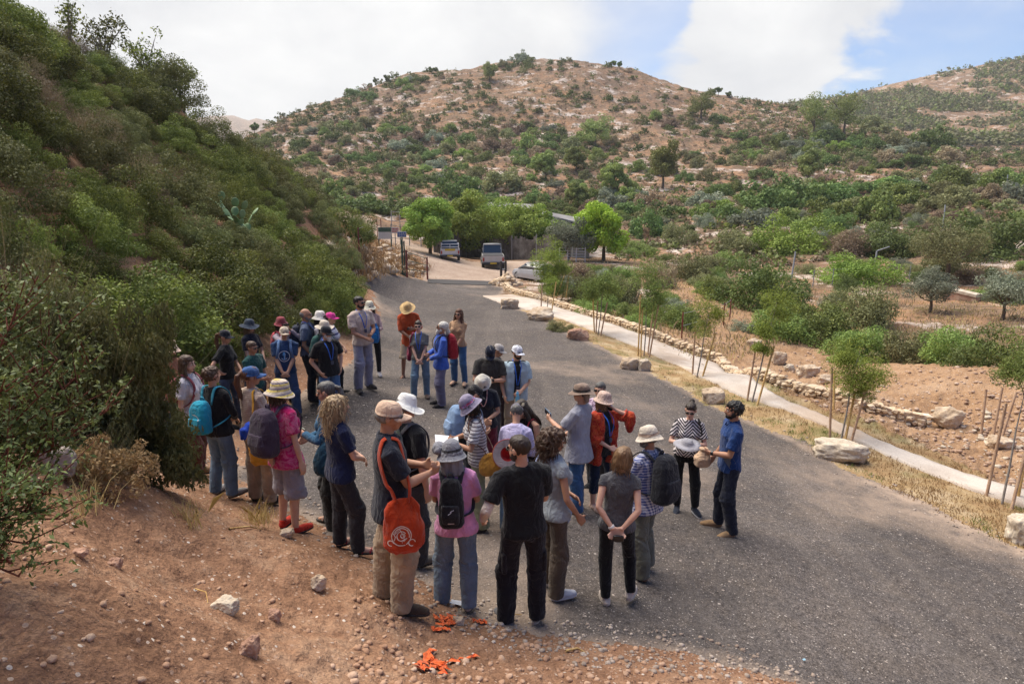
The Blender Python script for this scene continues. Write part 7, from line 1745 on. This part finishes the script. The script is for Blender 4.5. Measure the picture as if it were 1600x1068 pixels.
# 32
p = Person(710, 690, 1.70, 2, 'person in grey flap hat and pink t-shirt with a black backpack', 'tan', 'f', 1.12, ('clasp', 'clasp'), (-6, 0), 0, .0); p.top(cloth((.62, .27, .46)), 'short', .83, 1.2, 't_shirt'); p.bottom(dn((.12, .17, .235), (.19, .25, .32)), 'trousers', 1.15); p.shoes(cloth((.42, .36, .33)), 'shoe', (.12, .11, .10))
p.hat('cloche', cloth((.21, .21, .235)), cloth((.035, .033, .038)), wav=.014); b = Blob(); b.loft([(0, -.055, 1.43, .115, .055), (0, -.05, 1.50, .105, .068), (0, -.03, 1.60, .100, .095), (0, -.02, 1.65, .095, .10)], p.Hm, 22); b.ell((-.12, .02, 1.66), (.055, .09, .05), p.Hm); p.part('neck_flap', b.bake('neck_flap', .009, [cloth((.21, .21, .235))], 2, p.folds(.010, 14, 8, 1)), p.hat_o)
bk, c = p.backpack('slim black backpack on the pink t-shirt', cloth((.014, .014, .017)), (.115, .075, .23), cloth((.04, .04, .046)), cloth((.018, .018, .022)), 1.20)
pk = [o for o in bk.children if o.name.startswith('front_pocket')][0]; e0 = p.L @ Vector((.01, -.3, 1.16)); ex = Vector((1, 0, 0)); stroke(pk, [[e0 + ex * .028 + ez * .022, e0 - ex * .005 + ez * .004, e0 + ex * .006 + ez * .0, e0 - ex * .024 - ez * .022]], .006, (0, -1, 0), ez, plain('white_print', (.62, .66, .72), .9), 'logo'); stroke(pk, [[e0 - ex * .03 - ez * .115, e0 + ex * .03 - ez * .11]], .010, (0, -1, 0), ez, plain('grey_print', (.45, .40, .42), .9), 'logo')
# 33
p = Person(805, 645, 1.64, 18, 'person in pale lavender shirt bending forward in the middle', 'mid', 'f', 1.04, ('hold', 'hold'), (-10, 28), 12); p.top(cloth((.50, .46, .66)), 'long', .82, 1.25, 'shirt'); p.bottom(dn((.10, .17, .27)), 'trousers', 1.05); p.shoes(cloth((.5, .48, .48))); p.hairdo('short', 'saltp'); p.hat('cap', cloth((.17, .16, .19)))
ho = p.thing('straw_hat', 'beige sun hat with red lining hung on the lavender shirt', 'hat'); M = p.L @ Matrix.Translation((-.03, -.205, 1.12)) @ Matrix.Rotation(rad(98), 4, 'X') @ Matrix.Rotation(rad(20), 4, 'Y')
def turned(p, o, M, prof, mat, name, sx=1, sy=1, k=36):
    V = []; F = []
    for (r, z) in prof:
        for j in range(k): t = 2 * PI * j / k; V.append(tuple(M @ Vector((r * sx * math.cos(t), r * sy * math.sin(t), z + max(0, r - .1) * .12 * math.sin(2 * t)))))
    for i in range(len(prof) - 1):
        for j in range(k): F.append((i * k + j, i * k + (j + 1) % k, (i + 1) * k + (j + 1) % k, (i + 1) * k + j))
    return p.part(name, mesh_np(name, np.array(V), F, [mat]), o)
turned(p, ho, M, [(.002, -.075), (.05, -.073), (.08, -.05), (.09, -.01), (.097, .0), (.14, .008), (.19, .02), (.192, .024), (.188, .026), (.14, .014), (.095, .006)], cloth((.52, .42, .38)), 'brim'); turned(p, ho, M, [(.002, -.068), (.05, -.066), (.076, -.045), (.086, -.006), (.0945, .0072)], cloth((.48, .015, .012)), 'lining'); turned(p, ho, M, [(.187, .0195), (.193, .021), (.195, .024), (.192, .028), (.187, .027)], cloth((.45, .10, .07)), 'rim')
# 34
p = Person(831, 628, 1.68, 226, 'woman with long dark hair and a white flower clip leaning left', 'tan', 'f', 1.0, ('hold', 'hold'), (10, 26), 10); p.top(cloth((.014, .010, .012)), 'none', .86, 1.0, 'tank_top'); p.bottom(cloth((.02, .02, .024)), 'trousers'); p.shoes(cloth(BLACK)); p.hairdo('long', 'dark'); p.face(False)
for sg in (1, -1): p.ribbon([p.L @ Vector((sg * .09, .10, 1.36)), p.L @ Vector((sg * .10, .03, 1.45)), p.L @ Vector((sg * .10, -.05, 1.44)), p.L @ Vector((sg * .09, -.10, 1.36))], .011, cloth((.5, .03, .05)), 'red_strap', p.root, .3, (1, 0, 0))
b = Blob(); fc = p.Hm @ Vector((-.075, -.03, 1.69)); b.ell(fc, (.010, .010, .010), None, 8)
for j in range(5): a = 2 * PI * j / 5; b.ell(fc + Vector((-.004, math.cos(a) * .016, math.sin(a) * .016)), (.006, .010, .010), None, 8)
p.part('flower_clip', b.bake('flower_clip', .004, [plain('flower', (.70, .62, .42), .7)], 1))
# 35 black tee
p = Person(828, 680, 1.80, 352, 'tall man seen from behind in black t-shirt and black cargo trousers', 'mid', 'm', 1.10, ('clasp', (.33, .10, .98)), (-38, 8), 0, .04); p.top(cloth((.010, .010, .012)), 'short', .86, 1.2, 't_shirt'); tr_ = p.bottom(cloth((.013, .011, .014)), 'trousers', 1.12); p.shoes(cloth((.13, .125, .13)), 'shoe', (.45, .43, .40)); p.hairdo('short', 'dark'); p.face(True, 'dark')
b = Blob(); E, T = p.J['el', 1], p.J['wr', 1]; b.tube([p.J['sh', 1].lerp(E, .75), E], [.046, .044], 12, (0, 1)); b.tube([E, E.lerp(T, .4), T], [.045, .045, .034], 12, (1, 0)); p.part('white_sleeve', b.bake('white_sleeve', .008, [cloth((.58, .50, .44))], 1))
for sg in (1, -1): b = Blob(); b.box((sg * .17, 0, .60), (.025, .07, .10)); p.part('cargo_pocket', b.bake('cargo_pocket', .009, [cloth((.016, .014, .017))], 1), tr_)
# 36
p = Person(876, 672, 1.70, 62, 'woman with big brown curls in pale grey-blue top and brown trousers', 'tan', 'f', 1.0, ('slight', 'clasp'), (20, 4), 0, .03); p.top(cloth((.27, .30, .33)), 'cap', .86, 1.3, 'top'); p.bottom(cloth((.095, .070, .052)), 'trousers', 1.2); p.shoes(cloth((.60, .60, .64)), 'shoe', (.6, .58, .6)); p.hairdo('curly', 'brown'); p.face(False)
p.shoulder_bag('tote_bag', 'pale blue cloth tote bag of the woman with brown curls', 'tote bag', cloth((.30, .35, .56)), -1, (.06, .15, .20), .80, .20, strapw=.018)
# 37
p = Person(905, 602, 1.78, 300, 'man in brown brimmed hat and grey shirt holding out a phone', 'mid', 'm', 1.10, ('clasp', (.12, .36, 1.22)), (-10, 0), 0); p.top(cloth((.34, .34, .39)), 'short', .74, 1.25, 'shirt'); p.bottom(dn((.04, .10, .22)), 'trousers', 1.1); p.shoes(cloth((.45, .42, .40))); p.hairdo('short', 'brown'); p.hat('boonie', cloth((.24, .17, .13)), cloth((.03, .022, .02)), wav=.012)
b = Blob(); b.loft([(0, -.085, 1.50, .06, .02), (0, -.08, 1.57, .082, .03), (0, -.07, 1.64, .088, .04)], p.Hm); p.part('neck_flap', b.bake('neck_flap', .009, [cloth((.24, .17, .13))], 1), p.hat_o); p.held('phone', 'phone held up by the man in the brown brimmed hat', 'phone', 1, (.04, .007, .08), plain('blue_case', (.06, .12, .20), .3), (0, .02, .04))
# 38
p = Person(935, 597, 1.66, 212, 'woman with short grey hair and sunglasses behind the red kimono', 'mid', 'f', .98, ('down', 'down'), (-5, 0), 0); p.top(cloth((.30, .20, .30), 'floral', (.55, .45, .55), 12, c3=(.03, .02, .03)), 'short', .88, 1.0, 't_shirt'); p.bottom(cloth((.02, .02, .026)), 'trousers'); p.shoes(cloth(BLACK)); p.hairdo('short', 'saltp'); p.face(True)
# 39 kimono
p = Person(950, 612, 1.68, 148, 'woman in speckled hat and red patterned kimono talking on a phone', 'pale', 'f', 1.08, ('clasp', 'ear'), (-45, 2), 0, .05); p.top(cloth((.016, .015, .018)), 'none', .84, 1.0, 'tank_top'); p.bottom(cloth((.012, .020, .045)), 'capri', 1.1); p.shoes(cloth((.55, .38, .32))); p.hairdo('bob', 'light'); p.hat('bucket', cloth((.62, .46, .38), 'dots', (.30, .16, .11), 60), wav=.006); p.face(False); KM = cloth((.40, .012, .012), 'floral', (.52, .10, .03), 30, c3=(.30, .008, .012))
b = Blob(); L = p.L
for sg in (1, -1): b.loft([(sg * .130, -.01, .72, .075, .150), (sg * .125, 0, 1.0, .072, .140), (sg * .12, 0, 1.25, .075, .145), (sg * .115, -.005, 1.38, .08, .115), (sg * .09, -.01, 1.455, .05, .08)], L, 20, 3)
for i in (0, 1): S0, E, T = p.J['sh', i], p.J['el', i], p.J['wr', i]; b.tube([S0, S0.lerp(E, .5), E, E.lerp(T, .35)], [.066, .072, .080, .088], 14, (1, 0))
b.tube([p.J['el', 1], p.J['el', 1] + Vector((0, 0, -.10)), p.J['el', 1] + Vector((0, 0, -.20))], [.07, .06, .03], 12)
p.part('kimono', b.bake('kimono', .0105, [KM], 2, p.folds(.012, 10, 7, 0))); p.lanyard(BLUE_L, 1.12); p.held('phone', 'black phone at the ear of the woman in the red kimono', 'phone', 1, (.036, .006, .07), BLACKP)
# 40
p = Person(981, 700, 1.68, 6, 'woman with brown bob in dark grey patterned top, hands behind her back', 'pale', 'f', 1.0, ('back', 'back'), (22, 14), 0, .03); p.top(cloth((.085, .085, .095), 'dots', (.055, .055, .062), 70), 'cap', .86, 1.25, 'top'); p.bottom(cloth((.009, .009, .010)), 'leggings', 1.05); p.shoes(cloth((.56, .48, .42)), 'shoe', (.5, .45, .4)); p.hairdo('bob', 'light')
o = p.thing('phone', 'dark phone case held behind the back of the woman in grey', 'phone'); b = Blob(); b.box(p.L @ Vector((.02, -.235, .86)), (.055, .014, .035)); p.part('case', b.bake('case', .006, [BLACKP], 1, lambda V, N: V), o)
b = Blob(); T = p.J['wr', 1]; d = p.J['fd', 1]; b.tube([T - d * .03, T - d * .005], [.034, .034], 12, (0, 0)); p.part('bracelet', b.bake('bracelet', .005, [plain('white_beads', (.6, .56, .54), .4)], 0))
# 41 plaid
p = Person(1014, 671, 1.76, 312, 'man in cream brimmed hat and blue checked shirt', 'tan', 'm', 1.16, ('clasp', 'clasp'), (-22, 8), 0, .03); p.top(cloth((.58, .58, .66), 'plaid', (.045, .07, .24), 33), 'elbow', .80, 1.2, 'checked_shirt', collar=cloth((.58, .58, .66), 'plaid', (.045, .07, .24), 33)); p.bottom(cloth((.13, .13, .105)), 'trousers', 1.2); p.shoes(cloth((.16, .075, .04))); p.hairdo('bald', 'grey'); p.hat('bucket', cloth((.58, .51, .42)), cloth((.36, .26, .20)), wav=.010); p.face(False, 'grey')
p.backpack('big black backpack on the man in the checked shirt', cloth((.013, .014, .020)), (.16, .115, .25), cloth((.016, .017, .024)), cloth((.017, .018, .026)))
# 42
p = Person(1074, 632, 1.66, 192, 'woman in sunglasses and black and white striped top', 'pale', 'f', 1.04, ('read', 'read'), (8, 16), 0); p.top(cloth((.60, .55, .55), 'diag', (.014, .013, .016), 22), 'short', .92, 1.05, 'top', neck=1.45); p.bottom(cloth((.010, .010, .012)), 'leggings', 1.15); p.shoes(cloth((.02, .025, .04)), 'shoe', (.4, .4, .42)); p.hairdo('bun', 'dark'); p.face(True)
p.shoulder_bag('handbag', 'black handbag on the arm of the woman in the striped top', 'handbag', cloth((.012, .012, .014)), -1, (.05, .15, .12), .93, .06, sag=False, strapw=.010)
ho = p.thing('sun_hat', 'grey sun hat held in the hands of the woman in stripes', 'hat'); M = p.L @ Matrix.Translation((.02, .36, 1.22)) @ Matrix.Rotation(rad(-8), 4, 'X'); turned(p, ho, M, [(.002, .06), (.05, .058), (.078, .045), (.088, .01), (.095, .0), (.14, -.006), (.19, -.018), (.19, -.023), (.14, -.012), (.09, -.006)], cloth((.33, .32, .35)), 'brim')
# 43
p = Person(1148, 626, 1.74, 268, 'man with dark curly hair in blue polo holding a paper bag', 'tan', 'm', 1.02, ('slight', 'hold'), (0, 3), 0, .06); p.top(cloth((.014, .045, .16), 'split', (.014, .045, .16), .5), 'short', .84, 1.1, 'polo_shirt', collar=cloth((.012, .03, .10))); p.bottom(cloth((.013, .016, .030)), 'trousers', 1.0); p.shoes(cloth((.30, .19, .10)), 'boot', (.20, .13, .08)); p.hairdo('shortcurly', 'black'); p.face(False, 'black')
stroke(p.shirt, [[Vector((.0 - .14, y, z)) for y, z in ((-.07, .90), (.02, .95), (.09, 1.05))]], .10, (-1, 0, 0), ez, cloth((.12, .13, .15)), 'side_panel', .002)
bo = p.thing('paper_bag', 'crumpled brown paper bag held by the man in the blue polo', 'paper bag'); c = p.J['palm', 1]; b = Blob(); b.loft([(c.x, c.y + .03, c.z - .19, .07, .075), (c.x, c.y + .03, c.z - .10, .085, .09), (c.x, c.y + .01, c.z - .01, .04, .05), (c.x, c.y + .02, c.z + .03, .05, .05)], None, 18, 3); p.part('bag_body', b.bake('bag_body', .008, [cloth((.50, .34, .22))], 1, p.folds(.010, 22, 22, 1)), bo)
for i in (0,): b = Blob(); T = p.J['wr', 1]; d = p.J['fd', 1]; b.tube([T - d * .045, T - d * .01], [.033, .032], 12, (0, 0)); p.part('watch', b.bake('watch', .005, [BLACKP], 0))
print('people', time.time() - T0)

# ------------------------------------------------------------------ haze
b = Blob(); x0, x1, y0, y1, z0, z1 = -1900, 1500, -60, 2300, float(Z.min()) - 40, 270
vs = [(x, y, z) for x in (x0, x1) for y in (y0, y1) for z in (z0, z1)]
me = mesh_np('haze', np.array(vs), [(0, 1, 3, 2), (4, 6, 7, 5), (0, 4, 5, 1), (2, 3, 7, 6), (0, 2, 6, 4), (1, 5, 7, 3)], None, False)
hm = bpy.data.materials.new('haze'); hm.use_nodes = True; hm.node_tree.nodes.clear()
ho_ = hm.node_tree.nodes.new('ShaderNodeOutputMaterial'); pv = hm.node_tree.nodes.new('ShaderNodeVolumePrincipled'); pv.inputs['Density'].default_value =     .00026; pv.inputs['Color'].default_value = (.95, .975, 1, 1); pv.inputs['Anisotropy'].default_value = .3
hm.node_tree.links.new(pv.outputs[0], ho_.inputs['Volume']); me.materials.append(hm); setp(link('haze', me), 'faint summer haze filling the valley', None, None, 'stuff')
